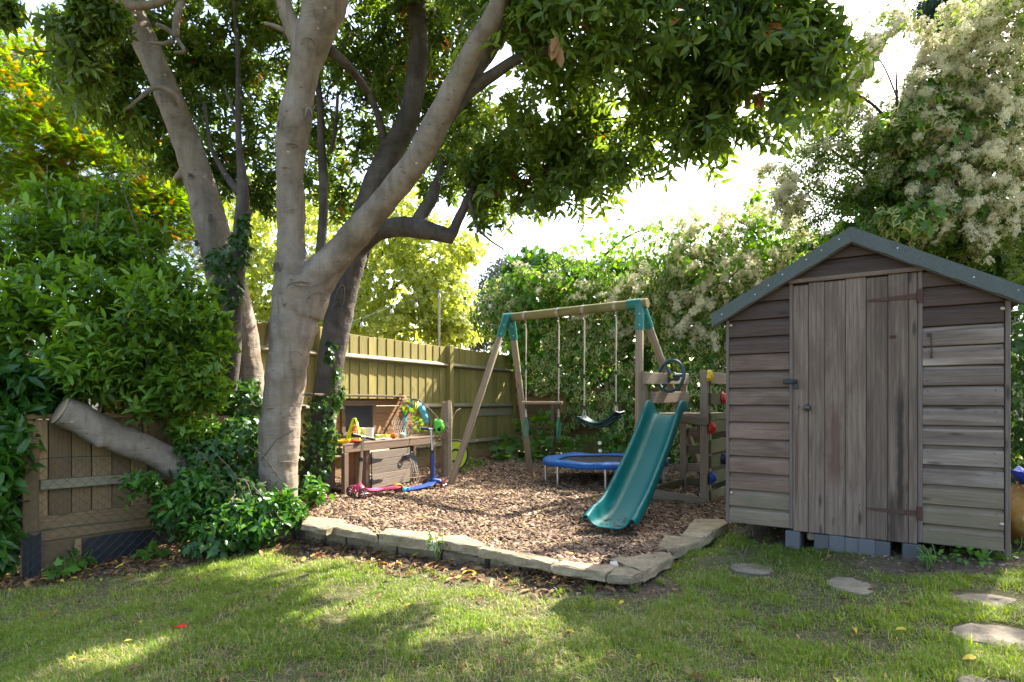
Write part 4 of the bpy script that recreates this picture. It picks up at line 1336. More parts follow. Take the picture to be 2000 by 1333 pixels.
# dry crumbs lying at the foot of the chute
V_, lo_, st_ = [], [], []
mb = MB()
for q in range(46):
    u = srl - .06 - abs(random.gauss(0, .14)); a = random.uniform(-.10, .10)
    z_ = float(np.interp(u, path[:, 0], path[:, 1])) + .008
    p = s_top + sdir * u - sr * a + Vector((0, 0, z_))
    s_ = random.uniform(.004, .016); M_ = Matrix.Rotation(random.uniform(0, 6.3), 3, 'Z') @ Matrix.Rotation(random.uniform(-.3, .3), 3, 'X')
    mb.box(p, (s_ * 2, s_ * .7, .002), M_)
tag(mb.build('fallen_crumbs', M_TWIG, None), 'dry brown crumbs scattered at the foot of the slide', 'debris', kind='stuff')

# ================================================================== TRAMPOLINE
tr = thing('trampoline', 'round mini trampoline with blue padding and steel legs behind the slide', 'trampoline', (1.165, 7.42, 0))
tc = Vector((1.165, 7.42, .265)); RT = .77
nseg = 48; vs_ = []
for k in range(nseg):
    a = 2 * math.pi * k / nseg
    wob = .012 * math.sin(a * 7) + .008 * math.sin(a * 3 + 1)
    dv = Vector((math.cos(a), math.sin(a), 0))
    inner = .555 + .035 * (1 if math.sin(a * 6 + .4) > .2 else -.3) * .8
    for r_, z_ in ((inner, -.002), (inner + .02, .014), ((inner + RT) / 2, .024 + wob), (RT - .03, .018 + wob * .6), (RT, .004), (RT + .006, -.038 + wob * .4)):
        vs_.append(tc + dv * r_ + Vector((0, 0, z_)))
fs = [(k * 6 + j, k * 6 + j + 1, ((k + 1) % nseg) * 6 + j + 1, ((k + 1) % nseg) * 6 + j) for k in range(nseg) for j in range(5)]
o = MB().add(vs_, fs).build('pad', M_BLUE_PAD, tr, True)
o.modifiers.new('thick', 'SOLIDIFY').thickness = -.008
vs_ = [tc + Vector((0, 0, -.03))]
for r_, z_ in ((.3, -.024), (.57, -.006)):
    vs_ += [tc + Vector((math.cos(2 * math.pi * k / 40) * r_, math.sin(2 * math.pi * k / 40) * r_, z_)) for k in range(40)]
fs = [(0, 1 + k, 1 + (k + 1) % 40) for k in range(40)] + [(1 + k, 41 + k, 41 + (k + 1) % 40, 1 + (k + 1) % 40) for k in range(40)]
MB().add(vs_, fs).build('mat', M_MAT, tr, True)
MB().loop([tc + Vector((math.cos(a) * .745, math.sin(a) * .745, -.02)) for a in np.linspace(0, 2 * math.pi, 48, endpoint=False)], .017, 8).build('frame_ring', M_STEEL, tr, 'auto')
for a in (178, 213, 262, 333, 30, 108):
    p = tc + Vector((math.cos(R(a)) * .74, math.sin(R(a)) * .74, 0))
    lg = MB().tube([p + Vector((0, 0, -.03)), Vector((p.x, p.y, gz(p.x, p.y) - .01))], .0165, 10).build('leg', M_STEEL, tr, 'auto')
    MB().tube([p + Vector((0, 0, -.045)), p + Vector((0, 0, -.085))], .021, 10).build('leg_sleeve', M_STEEL, lg, 'auto')

# ================================================================== MUD KITCHEN
K0 = Vector((-1.75, 6.22, 0)); KU = Vector((.45, .893, 0)); KV = Vector((-.893, .45, 0))
def KP(a, b, z_): return K0 + KU * a + KV * b + Vector((0, 0, z_))
def ka(px, b=0.0):
    k = (px - CX) / F_PX; q = K0 + KV * b
    return (k * q.y - q.x) / (KU.x - k * KU.y)
kit = thing('mud_kitchen', 'wooden toy mud kitchen with a blackboard against the fence', 'play kitchen', KP(.8, .15, 0))
KF = -KV
for q in range(3):
    plank('worktop_plank', KP(-.06, .055 + q * .118, .545), KP(1.72, .055 + q * .118, .545), .115, .022, (0, 0, 1), M_KITCHEN, kit)
plank('apron', KP(-.03, .01, .495), KP(1.66, .01, .495), .075, .022, KF, M_KITCHEN, kit)
plank('side_apron', KP(-.03, .03, .47), KP(-.03, .33, .47), .08, .02, -KU, M_KITCHEN, kit)
for a, b in ((0, .02), (1.63, .02), (0.02, .33), (1.63, .33)):
    plank('leg', KP(a, b, -.03), KP(a, b, .455 if b < .1 else .53), .066, .05, KF, M_KITCHEN, kit)
dl, dr = ka(727), ka(801)
plank('cabinet_side', KP(dl - .035, .04, .0), KP(dl - .035, .04, .455), .06, .03, KF, M_KITCHEN, kit)
plank('cabinet_side', KP(dl - .05, .12, .0), KP(dl - .05, .12, .455), .16, .02, -KU, M_KITCHEN_WARM, kit)
plank('cabinet_side', KP(dl - .05, .28, .0), KP(dl - .05, .28, .455), .14, .02, -KU, M_KITCHEN_WARM, kit)
plank('cabinet_side', KP(dr + .02, .18, .0), KP(dr + .02, .18, .455), .30, .02, KU, M_KITCHEN, kit)
kd = MB().box(KP((dl + dr) / 2, .022, .235), (.02, .02, .40)).build('cabinet_door', M_KDOOR, kit)
zz_ = .02
for i, h_ in enumerate((.095, .07, .075, .085, .095)):
    o = plank('plank', KP(dl, .012, zz_ + h_ / 2), KP(dr, .012, zz_ + h_ / 2), h_ - .003, .02, KF, M_KDOOR, kit, b=.003)
    o.parent = kd; o.location = o.location - kd.location
    zz_ += h_
for zc in (.345, .105):
    mb = MB(); mb.prism([KP(dl + .0, -.002, zc - .018), KP(dl + .17, -.002, zc - .006), KP(dl + .19, -.002, zc), KP(dl + .17, -.002, zc + .006), KP(dl, -.002, zc + .018)], KF * .005)
    mb.box(KP(dl - .01, -.004, zc), (.02, .02, .07), Matrix.Rotation(math.atan2(KU.y, KU.x), 3, 'Z'))
    o = mb.build('hinge', M_BLACK_METAL, kit); o.parent = kd; o.location = -kd.location
mb = MB(); mb.box(KP(dr - .06, -.008, .345), (.16, .014, .04), Matrix.Rotation(math.atan2(KU.y, KU.x), 3, 'Z'), .004)
mb.box(KP(dr + .02, -.008, .35), (.04, .016, .07), Matrix.Rotation(math.atan2(KU.y, KU.x), 3, 'Z'), .004)
ring = [KP(dr - .14, -.02, .315) + (KU * math.cos(a) + Vector((0, 0, 1)) * math.sin(a)) * .038 for a in np.linspace(0, 2 * math.pi, 18, endpoint=False)]
mb.loop(ring, .006, 6)
o = mb.build('latch', M_BLACK_METAL, kit, 'auto'); o.parent = kd; o.location = -kd.location
bL, bR = ka(612, .30), ka(806, .30)
zr = .585
for i in range(5):
    plank('back_plank', KP(bL, .30, zr + .045), KP(bR - (.0 if i < 4 else .12), .30, zr + .045), .084, .018, KF, M_KITCHEN_WARM, kit)
    zr += .0915
plank('back_post', KP(ka(800, .32), .33, .0), KP(ka(800, .32), .33, 1.03), .05, .04, KF, M_KITCHEN, kit)
plank('back_post', KP(ka(650, .32), .33, .0), KP(ka(650, .32), .33, 1.03), .06, .04, KF, M_KITCHEN, kit)
plank('roof_shelf', KP(ka(600, .24), .24, 1.075), KP(ka(789, .24), .24, 1.065), .20, .022, (0, 0, 1), M_KITCHEN, kit)
q0, q1 = ka(673, .28), ka(726, .28)
bbk = MB().box(KP((q0 + q1) / 2, .285, .80), (.01, q1 - q0, .31), Matrix.Rotation(math.atan2(KU.y, KU.x) - R(90), 3, 'Z')).build('blackboard', M_BOARDBLACK, kit)
for (a0, z0, a1, z1, w_) in ((q0 - .045, .985, q1 + .07, .985, .062), (q0 - .045, .63, q1 + .07, .63, .05)):
    o = plank('frame', KP(a0, .275, z0), KP(a1, .275, z1), w_, .03, KF, M_KITCHEN, kit); o.parent = bbk; o.location = o.location - bbk.location
for a_ in (q0 - .03, q1 + .035):
    o = plank('frame', KP(a_, .276, .65), KP(a_, .276, .955), .06, .03, KF, M_KITCHEN, kit); o.parent = bbk; o.location = o.location - bbk.location
plank('brace', KP(ka(752, .27), .27, .60), KP(ka(788, .27), .27, 1.02), .03, .02, KF, M_KITCHEN_WARM, kit)
plank('shelf', KP(.05, .16, .06), KP(dl - .06, .16, .06), .25, .018, (0, 0, 1), M_KITCHEN, kit)
plank('shelf', KP(dr + .05, .16, .045), KP(1.6, .16, .045), .25, .018, (0, 0, 1), M_KITCHEN, kit)

# things on the worktop
ZT = .5565
def on_top(px, b): return KP(ka(px, b), b, ZT)
p = on_top(692, .17)
yc = thing('toy_cone', 'yellow openwork plastic cone standing on the worktop before the blackboard', 'toy', p)
mb = MB()
for sx_, sy_ in ((-1, -1), (1, -1), (1, 1), (-1, 1)):
    mb.tube([p + Vector((sx_ * .075, sy_ * .06, .015)), p + Vector((sx_ * .016, sy_ * .016, .245))], [.012, .009], 6)
for f_ in (.3, .62):
    h_ = .015 + .23 * f_
    w_ = .075 - .059 * f_; y_ = .06 - .044 * f_
    mb.tube([p + Vector((-w_, -y_, h_)), p + Vector((w_, -y_, h_ + .05))], .008, 5)
    mb.tube([p + Vector((w_, -y_, h_)), p + Vector((w_ * .8, y_, h_ + .05))], .008, 5)
mb.box(p + Vector((0, 0, .25)), (.04, .04, .022), b=.004)
mb.box(p + Vector((0, 0, .01)), (.20, .17, .018), b=.005)
mb.build('shell', M_LIME, yc, 'auto')
MB().lathe([(.04, .06), (.026, .13), (.010, .2)], p, 10).build('liner', plain('faded_red_plastic', (.55, .14, .09), .5), yc, 'auto')
p = on_top(662, .12)
MB().lathe([(.10, 0), (.115, .012), (.12, .03), (.113, .03), (.1, .015), (.01, .013)], p, 20).solo('toy_tray', M_YELLOW, 'flat yellow plastic tray at the end of the worktop by the ivy', 'toy', smooth='auto')
p = on_top(692, .06)
MB().lathe([(.06, 0), (.085, .008), (.09, .02), (.082, .02), (.06, .01), (.01, .009)], p, 18).solo('toy_plate', M_RED, 'shallow red plastic plate under the yellow cone', 'toy', smooth='auto')
p = on_top(718, .12)
jug = thing('plastic_jug', 'milky white plastic jug standing beside the yellow cone', 'jug', p)
MB().lathe([(.055, 0), (.06, .01), (.068, .12), (.074, .145), (.068, .145), (.062, .12), (.05, .012), (.005, .01)], p, 18).build('cup', M_WHITE, jug, 'auto')
MB().prism([p + Vector((-.07, -.02, .145)), p + Vector((-.095, 0, .15)), p + Vector((-.07, .02, .145)), p + Vector((-.066, 0, .10))], (0.004, 0, 0)).build('spout', M_WHITE, jug)
p = on_top(747, .13)
MB().lathe([(.07, 0), (.085, .012), (.09, .05), (.088, .055), (.082, .05), (.075, .015), (.005, .012)], p, 22).solo('toy_bowl', plain('pale_yellow_plastic', (.70, .60, .10), .4), 'pale yellow round plastic tub on the middle of the worktop', 'toy', smooth='auto')
p = on_top(769, .14)
MB().lathe([(.012, .0), (.045, .018), (.055, .04), (.045, .058), (.012, .064), (.001, .065)], p, 16).solo('toy_ball', M_ORANGE, 'small squashed orange toy ball beside the yellow tub', 'toy', smooth='auto')
p = on_top(733, .05)
mb = MB(); mb.tube([p + Vector((0, 0, .012)), p + KU * .16 + Vector((0, 0, .014))], .009, 8); mb.prism([p + KU * .14 + KV * .03, p + KU * .26 + KV * .035, p + KU * .28, p + KU * .26 - KV * .035, p + KU * .14 - KV * .03], (0, 0, .012))
mb.solo('toy_shovel', M_GREYP, 'grey plastic toy shovel lying along the worktop edge', 'toy', smooth='auto')
p = on_top(728, .10)
mb = MB(); mb.lathe([(.02, 0), (.045, .006), (.048, .03), (.044, .03), (.03, .01), (.002, .009)], p, 14)
mb.solo('toy_cup', M_GREENP, 'small green cup tipped beside the milky jug', 'toy', smooth='auto')
p = on_top(742, .24)
mb = MB(); mb.prism([p + KU * -.04, p + KU * .04, p + KU * .04 + Vector((0, 0, .10)), p + Vector((0, 0, .16)), p + KU * -.04 + Vector((0, 0, .10))], KV * .05)
hs = thing('toy_house', 'little terracotta toy house standing against the back planks', 'toy', p)
mb.build('body', M_TERRA, hs)
MB().prism([p + KU * -.012 + KF * .002 + Vector((0, 0, .015)), p + KU * .012 + KF * .002 + Vector((0, 0, .015)), p + KU * .012 + KF * .002 + Vector((0, 0, .06)), p + KU * -.012 + KF * .002 + Vector((0, 0, .06))], KF * .003).build('door', M_KITCHEN, hs)
p = on_top(786, .06)
mb = MB(); mb.lathe([(.025, 0), (.03, .01), (.03, .05), (.012, .065), (.001, .066)], p, 10)
mb.solo('toy_bottle', plain('pale_green_plastic', (.4, .5, .32), .4), 'small pale green toy bottle near the right end of the worktop', 'toy', smooth='auto')

# ================================================================== SCOOTERS
def scooter(label, front, rear, top, bar_px, cols, lean=0.0):
    deck_m, stem_low, stem_hi, grip, rear_m, rim_m = cols
    front, rear = Vector(front), Vector(rear)
    f0 = Vector((front.x, front.y, 0)); d = (rear - front); d.z = 0; L = d.length; d.normalize()
    s = Vector((-d.y, d.x, 0))
    zg = gz(front.x, front.y)
    root = thing('scooter', label, 'scooter', (front.x, front.y, zg))
    z0 = zg + .062
    prof_ = [(.0, .05), (.05, .062), (.14, .052), (.3, .055), (.42, .052), (L + .02, .035), (L + .05, .02)]
    vs_ = []
    for t_, w_ in prof_:
        c_ = f0 + d * t_; zz_ = z0 + (.02 if t_ < .1 else 0)
        vs_ += [c_ - s * w_ + Vector((0, 0, zz_)), c_ - s * w_ * .9 + Vector((0, 0, zz_ + .014)), c_ + s * w_ * .9 + Vector((0, 0, zz_ + .014)), c_ + s * w_ + Vector((0, 0, zz_)), c_ + Vector((0, 0, zz_ - .022))]
    fs = [(i * 5 + k, i * 5 + (k + 1) % 5, (i + 1) * 5 + (k + 1) % 5, (i + 1) * 5 + k) for i in range(len(prof_) - 1) for k in range(5)]
    fs += [(4, 3, 2, 1, 0), tuple((len(prof_) - 1) * 5 + k for k in range(5))]
    MB().add(vs_, fs).build('deck', deck_m, root, 'auto')
    fk = MB()                                    # front fork: arms out to the two wheels
    for sg in (-1, 1):
        fk.tube([f0 + d * .02 + Vector((0, 0, z0 + .04)), f0 - d * .01 + s * .07 * sg + Vector((0, 0, z0 + .035)), f0 - d * .02 + s * .105 * sg + Vector((0, 0, zg + .06))], [.032, .027, .016], 10)
    fk.tube([f0 + Vector((0, 0, z0 + .0)), f0 + Vector((0, 0, z0 + .085))], [.038, .026], 12)
    fk.build('fork', deck_m, root, 'auto')
    for sg in (-1, 1):
        c_ = f0 - d * .02 + s * .125 * sg + Vector((0, 0, zg + .06))
        Mw = s.to_track_quat('Z', 'Y').to_matrix()
        w_ = MB().lathe([(.042, -.013), (.058, -.011), (.0605, 0), (.058, .011), (.042, .013)], c_, 22, Mw).build('wheel', rim_m, root, 'auto')
        hb = MB().lathe([(.012, -.0145), (.012, .0145)], c_, 10, Mw)
        for q in range(8):
            a = q * math.pi / 4
            dv = Mw @ Vector((math.cos(a), math.sin(a), 0))
            hb.tube([c_ + s * .0142 + dv * .01, c_ + s * .0142 + dv * .041], .003, 4)
            hb.tube([c_ - s * .0142 + dv * .01, c_ - s * .0142 + dv * .041], .003, 4)
        hb.build('spokes', M_STEEL, w_, kind='stuff')
    c_ = f0 + d * (L + .02) + Vector((0, 0, zg + .045))
    MB().lathe([(.03, -.02), (.044, -.017), (.046, 0), (.044, .017), (.03, .02)], c_, 18, s.to_track_quat('Z', 'Y').to_matrix()).build('wheel', rim_m, root, 'auto')
    mb = MB()
    pts = [c_ + (d * math.cos(a) + Vector((0, 0, 1)) * math.sin(a)) * .056 for a in np.linspace(R(15), R(165), 9)]
    vs_ = [];
    for q in pts: vs_ += [q - s * .026, q + s * .026]
    mb.add(vs_, [(2 * i, 2 * i + 1, 2 * i + 3, 2 * i + 2) for i in range(8)])
    o = mb.build('brake', rear_m, root, True); o.modifiers.new('thick', 'SOLIDIFY').thickness = .012
    top = Vector(top); b0 = f0 + Vector((0, 0, z0 + .08)); mid = b0.lerp(top, .52)
    st = MB().tube([b0, mid], .018, 12).build('stem', stem_low, root, 'auto')
    MB().tube([mid - (top - b0).normalized() * .03, top], .0135, 12).build('stem', stem_hi, root, 'auto')
    MB().tube([mid - (top - b0).normalized() * .02, mid + (top - b0).normalized() * .02], .022, 12).build('collar', M_BLACK_RUB, root, 'auto')
    pa, pb = [Vector(q) for q in bar_px]
    MB().tube([pa, pb], .0115, 10).build('handlebar', stem_hi, root, 'auto')
    dv = (pb - pa).normalized()
    MB().tube([pa - dv * .005, pa + dv * .09], [.018, .0165], 12).build('grip', grip, root, 'auto')
    MB().tube([pb + dv * .005, pb - dv * .09], [.018, .0165], 12).build('grip', grip, root, 'auto')
    return root
scooter('pink three-wheeled scooter with an orange brake parked before the mud kitchen', (-1.56, 6.02, 0), (-1.24, 6.32, 0), at(709, 853, 6.02),
        (at(689, 849, 5.93), at(729, 858, 6.10)), (M_PINK, M_ZINC, M_ZINC, M_BLACK_RUB, M_ORANGE, plain('red_black_wheel', (.10, .02, .02), .5)))
scooter('blue three-wheeled scooter with turquoise brake parked beside the concrete post', (-.92, 6.92, 0), (-1.15, 6.42, 0), at(842, 838, 6.95),
        (at(823, 837, 6.88), at(859, 840, 7.02)), (M_BLUE, M_BLUE, M_STEEL, M_NAVY, M_SKY, plain('dark_red_rim', (.12, .02, .02), .5)))
# green helmet hung on the blue scooter's bar
hc = at(857, 832, 7.0)
hm = thing('toy_helmet', 'bright green plastic helmet hanging on the blue scooter handlebar', 'helmet', hc)
vs_, fs = [], []
ax = Vector((.86, -.25, .44)).normalized(); a1 = ax.orthogonal().normalized(); a2 = ax.cross(a1)
for j in range(7):
    ph = j / 6 * R(96)
    for i in range(18):
        a = 2 * math.pi * i / 18
        vs_.append(hc + ax * (.085 * math.cos(ph) - .02) + (a1 * math.cos(a) * .10 + a2 * math.sin(a) * .062) * math.sin(ph) * 1.0)
fs = [(j * 18 + i, j * 18 + (i + 1) % 18, (j + 1) * 18 + (i + 1) % 18, (j + 1) * 18 + i) for j in range(6) for i in range(18) if not (j in (3, 4) and i % 6 in (1, 2))]
o = MB().add(vs_, fs).build('shell', M_GREENP, hm, True); o.modifiers.new('thick', 'SOLIDIFY').thickness = .008
MB().tube([hc + a2 * .08 - ax * .02, hc - ax * .1, hc - a2 * .08 - ax * .02], .005, 6).build('strap', M_NAVY, hm, 'auto')

# concrete post
cp = Vector((-.885, 7.98, 0))
mb = MB()
r_ = random.Random(4); vs_ = []
for i in range(9):
    z_ = -.05 + 1.06 * i / 8
    w_ = .082 + r_.uniform(-.006, .006) - .012 * (i / 8)
    if i == 8: w_ *= .86
    for q in range(8):
        a = 2 * math.pi * (q + .5) / 8
        k_ = 1 / max(abs(math.cos(a)), abs(math.sin(a)))
        vs_.append(cp + Vector((math.cos(a) * w_ * k_ * .93, math.sin(a) * w_ * k_ * .93, z_ + (r_.uniform(-.025, .015) if i == 8 else 0))))
mb.add(vs_, [(i * 8 + q, i * 8 + (q + 1) % 8, (i + 1) * 8 + (q + 1) % 8, (i + 1) * 8 + q) for i in range(8) for q in range(8)] + [tuple(64 + q for q in range(8))])
mb.solo('concrete_post', M_OLDCONC, 'old square brown concrete post between the mud kitchen and the swing', 'post', smooth='auto')

# pop-up tunnel hoop in turquoise and lime fabric
pc = KP(ka(810, .2), .2, .70)
tent = thing('pop_up_goal', 'folded pop-up fabric goal of turquoise and lime panels leaning behind the mud kitchen', 'pop-up goal', Vector((pc.x, pc.y, 0)))
def hoop(cen, rx, rz, tw, a0, a1, w0, w1, mat, name, n_=14):
    vs_ = []
    hx = Vector((math.cos(tw), math.sin(tw), 0)); up = Vector((0, 0, 1))
    for i in range(n_ + 1):
        a = R(a0 + (a1 - a0) * i / n_)
        w_ = w0 + (w1 - w0) * i / n_
        e_ = cen + hx * (math.cos(a) * rx) + up * (math.sin(a) * rz)
        i_ = cen + hx * (math.cos(a) * (rx - w_)) + up * (math.sin(a) * (rz - w_)) + Vector((-hx.y, hx.x, 0)) * (.02 * math.sin(i * 1.2))
        vs_ += [e_, i_]
    o = MB().add(vs_, [(2 * i, 2 * i + 1, 2 * i + 3, 2 * i + 2) for i in range(n_)]).build(name, mat, tent, True)
    o.modifiers.new('thick', 'SOLIDIFY').thickness = .004
tw = R(25)
hoop(pc, .195, .33, tw, 100, 215, .10, .07, M_SKY, 'fabric_panel')
hoop(pc, .195, .33, tw, 66, 99, .2, .2, M_LIME, 'fabric_panel')
hoop(pc, .195, .33, tw, 5, 65, .08, .11, plain('light_turquoise_fabric', (.12, .45, .55), .6), 'fabric_panel')
MB().tube([pc + Vector((math.cos(tw) * math.cos(R(a)) * .198, math.sin(tw) * math.cos(R(a)) * .198, math.sin(R(a)) * .334)) for a in range(-10, 226, 9)], .008, 6).build('rim', M_BLACK_RUB, tent, 'auto')
tl = [pc + Vector((-.135, -.06, -.2)), pc + Vector((-.07, -.05, -.32)), pc + Vector((-.0, -.04, -.46)), pc + Vector((.02, -.03, -.62))]
vs_ = []
for i, q in enumerate(tl): vs_ += [q + Vector((-.035, 0, 0)), q + Vector((.03, .03, 0))]
o = MB().add(vs_, [(2 * i, 2 * i + 1, 2 * i + 3, 2 * i + 2) for i in range(3)]).build('fabric_tail', M_SKY, tent, True); o.modifiers.new('thick', 'SOLIDIFY').thickness = .004
gc = at(889, 890, 8.35)
disc = thing('toy_goal', 'lime green mesh hoop with black rim lying behind the concrete post', 'toy', Vector((gc.x, gc.y, gz(gc.x, gc.y))))
hx = Vector((.88, .35, .0)).normalized(); up = Vector((.05, .1, 1)).normalized()
MB().loop([gc + hx * math.cos(a) * .185 + up * math.sin(a) * .215 for a in np.linspace(0, 2 * math.pi, 32, endpoint=False)], .012, 6).build('rim', M_BLACK_RUB, disc, 'auto')
vs_ = [gc] + [gc + hx * math.cos(a) * .18 + up * math.sin(a) * .21 for a in np.linspace(0, 2 * math.pi, 32, endpoint=False)]
o = MB().add(vs_, [(0, 1 + i, 1 + (i + 1) % 32) for i in range(32)]).build('panel', M_LIME, disc); o.modifiers.new('thick', 'SOLIDIFY').thickness = .003
MB().loop([gc + hx * math.cos(a) * .07 + up * math.sin(a) * .085 - Vector((-hx.y, hx.x, 0)) * .006 for a in np.linspace(0, 2 * math.pi, 24, endpoint=False)], .014, 6).build('hole_rim', M_BLACK_RUB, disc, 'auto')

wf2 = chainlink('wire_fence', Vector((-1.45, 7.05, 0)), Vector((.51, .86, 0)).normalized(), 1.05, lambda t: .0, lambda t: .78 - .1 * t + .06 * math.sin(t * 7), .06, .003,
                'rusty remnant of chain-link netting tangled beside the concrete post', M_RUSTWIRE, bendn=lambda t, z: .08 * math.sin(t * 5 + z * 4))
for q in range(5):
    t0 = .3 + q * .16
    pts = [Vector((-1.45 + .51 * (t0 + .1 * i), 7.05 + .86 * (t0 + .1 * i) - .06, .55 + .05 * q + .16 * math.sin(i * .8 + q))) for i in range(6)]
    MB().tube(pts, .004, 5).build('vine_stem', M_RUSTWIRE, wf2)

# yellow bag at the right edge
bp = Vector((3.33, 3.76, gz(3.33, 3.76)))
bag = thing('compost_bag', 'knobbly clear and amber plastic bag slumped beside the shed corner at the right edge', 'bag', bp)
vs_, fs = [], []
r_ = random.Random(8)
for j in range(9):
    f_ = j / 8
    rad = .235 * math.sin(math.pi * min(1, .18 + f_ * .62)) * (1 if f_ < .75 else 1 - (f_ - .75) * 2.2)
    for i in range(18):
        a = 2 * math.pi * i / 18
        rr = rad * (1 + .10 * math.sin(3 * a + j) + .06 * math.sin(7 * a + j * 2)) + r_.uniform(-.008, .008)
        vs_.append(bp + Vector((math.cos(a) * rr, math.sin(a) * rr, f_ * .40)))
fs = [(j * 18 + i, j * 18 + (i + 1) % 18, (j + 1) * 18 + (i + 1) % 18, (j + 1) * 18 + i) for j in range(8) for i in range(18)] + [tuple(8 * 18 + i for i in range(18))]
MB().add(vs_, fs).build('sack', M_AMBER, bag, True)
mb = MB(); q = bp + Vector((-.02, -.02, .39))
vs_ = []
for i in range(12):
    a = 2 * math.pi * i / 12
    vs_ += [q + Vector((math.cos(a) * .06, math.sin(a) * .06, 0)), q + Vector((math.cos(a) * (.12 + .03 * math.sin(a * 3)), math.sin(a) * .11, .09 + .02 * math.sin(a * 5)))]
o = mb.add(vs_, [(2 * i, 2 * ((i + 1) % 12), 2 * ((i + 1) % 12) + 1, 2 * i + 1) for i in range(12)]).build('neck', M_BAGBLUE, bag, True); o.modifiers.new('thick', 'SOLIDIFY').thickness = .003

# festoon lights and their pole behind the fence
pt = at(858, 566, 10.6)
lp = thing('light_pole', 'thin grey pole rising behind the fence carrying festoon lights', 'pole', (pt.x, pt.y, 0))
MB().tube([(pt.x, pt.y, 0), (pt.x, pt.y, pt.z)], .017, 8).build('shaft', M_ZINC, lp, 'auto')
fest = thing('string_light', 'black festoon string of clear bulbs sagging from the trunk to the pole and hedge', 'string lights', (pt.x, pt.y, pt.z - .02))
anch = [at(383, 470, 6.05), at(508, 628, 7.4), at(640, 640, 8.6), at(765, 597, 9.9), pt + Vector((0, 0, -.01)), at(957, 588, 11.0), at(1030, 600, 11.2)]
cab = MB()
bulbs = []
for a, b in zip(anch[:-1], anch[1:]):
    pts = [a.lerp(b, t_) + Vector((0, 0, -.10 * (a - b).length * t_ * (1 - t_))) for t_ in np.linspace(0, 1, 9)]
    cab.tube(pts, .004, 5)
    bulbs.append(pts[0]); bulbs.append(pts[4])
cab.build('cable', M_BLACK_RUB, fest)
for p in bulbs:
    sk = MB().tube([p, p + Vector((0, 0, -.06))], .016, 8).build('socket', M_BLACK_RUB, fest, 'auto')
    MB().lathe([(.012, -.055), (.02, -.075), (.03, -.11), (.026, -.135), (.008, -.148)], p, 10).build('bulb', M_GLASSBULB, sk, True)

# ================================================================== TREES: trunks
def limb_pts(rows, k=5):
    """rows of (px, py, Y, radius px) -> smooth world points and radii"""
    a = smoothpts([(*at(r[0], r[1], r[2]), r[3] * r[2] / F_PX) for r in rows], k)
    return [Vector(p[:3]) for p in a], [max(.004, p[3]) for p in a]
def trunk_mesh(name, limbs, mat, parent, voxel=.017, bumps=True, seed=0):
    """limbs welded into one skin"""
    mb = MB()
    for L_ in limbs:
        p, r = limb_pts(L_)
        if bumps:
            r = [q * (1 + .022 * math.sin(i * .9 + seed) + .015 * math.sin(i * 2.3 + seed * 2)) for i, q in enumerate(r)]
        mb.tube(p, r, 16)
    o = mb.build(name, mat, parent, True)
    rm = o.modifiers.new('weld', 'REMESH'); rm.mode = 'VOXEL'; rm.voxel_size = voxel; rm.use_smooth_shade = True
    s_ = o.modifiers.new('soft', 'SMOOTH'); s_.factor = .5; s_.iterations = 3
    tx = bpy.data.textures.get('bark_lumps') or bpy.data.textures.new('bark_lumps', 'CLOUDS')
    tx.noise_scale = .13; tx.noise_depth = 3
    d_ = o.modifiers.new('lumps', 'DISPLACE'); d_.texture = tx; d_.strength = .022; d_.mid_level = .5; d_.texture_coords = 'LOCAL'
    t2_ = bpy.data.textures.get('bark_ridges') or bpy.data.textures.new('bark_ridges', 'CLOUDS')
    t2_.noise_scale = .045; t2_.noise_depth = 2
    d2 = o.modifiers.new('ridges', 'DISPLACE'); d2.texture = t2_; d2.strength = .008; d2.texture_coords = 'LOCAL'
    return o
def branch(parent, rows, mat, name='branch', n=8):
    p, r = limb_pts(rows)
    return MB().tube(p, r, n).build(name, mat, parent, True)

t1 = thing('evergreen_tree', 'smooth pale grey evergreen tree forking low into two thick stems, nearest of the garden trees', 'tree', (-2.0, 5.2, -.15))
trunk_mesh('trunk', [
    [(528, 1090, 5.12, 52), (534, 1030, 5.15, 44), (542, 950, 5.2, 38), (546, 850, 5.2, 38), (555, 760, 5.2, 38), (565, 690, 5.2, 39), (575, 630, 5.2, 44), (583, 580, 5.2, 49), (588, 545, 5.2, 49)],
    [(580, 600, 5.2, 40), (573, 540, 5.2, 36), (569, 480, 5.2, 27), (568, 400, 5.18, 27), (567, 320, 5.15, 26), (575, 240, 5.1, 33), (585, 190, 5.1, 28), (598, 120, 5.05, 30), (622, 50, 5, 36), (640, -10, 4.95, 40), (660, -80, 4.9, 30), (700, -200, 4.9, 24)],
    [(590, 610, 5.2, 42), (618, 548, 5.18, 37), (655, 503, 5.15, 30), (705, 446, 5.05, 27), (760, 382, 4.95, 25), (815, 312, 4.85, 25), (850, 247, 4.78, 26), (885, 177, 4.7, 23), (925, 100, 4.6, 21), (965, 30, 4.5, 19), (1005, -60, 4.45, 17), (1060, -170, 4.4, 17)],
    [(845, 250, 4.8, 17), (880, 205, 4.82, 19), (918, 150, 4.9, 18), (957, 95, 5.0, 17), (1000, 20, 5.1, 16), (1040, -60, 5.2, 16)],
    [(598, 120, 5.05, 18), (572, 60, 5.0, 16), (556, 10, 4.95, 15), (540, -60, 4.9, 13)],
    [(566, 530, 5.1, 14), (552, 528, 5.06, 12)],
], M_BARK, t1, seed=1)
branch(t1, [(880, 225, 4.8, 13), (915, 180, 4.8, 14), (965, 145, 4.75, 12), (1020, 110, 4.7, 10), (1075, 98, 4.65, 9), (1130, 106, 4.6, 6)], M_BARK_DARK)
branch(t1, [(575, 72, 5.05, 6), (545, 55, 5.0, 5), (515, 45, 4.95, 3)], M_BARK)
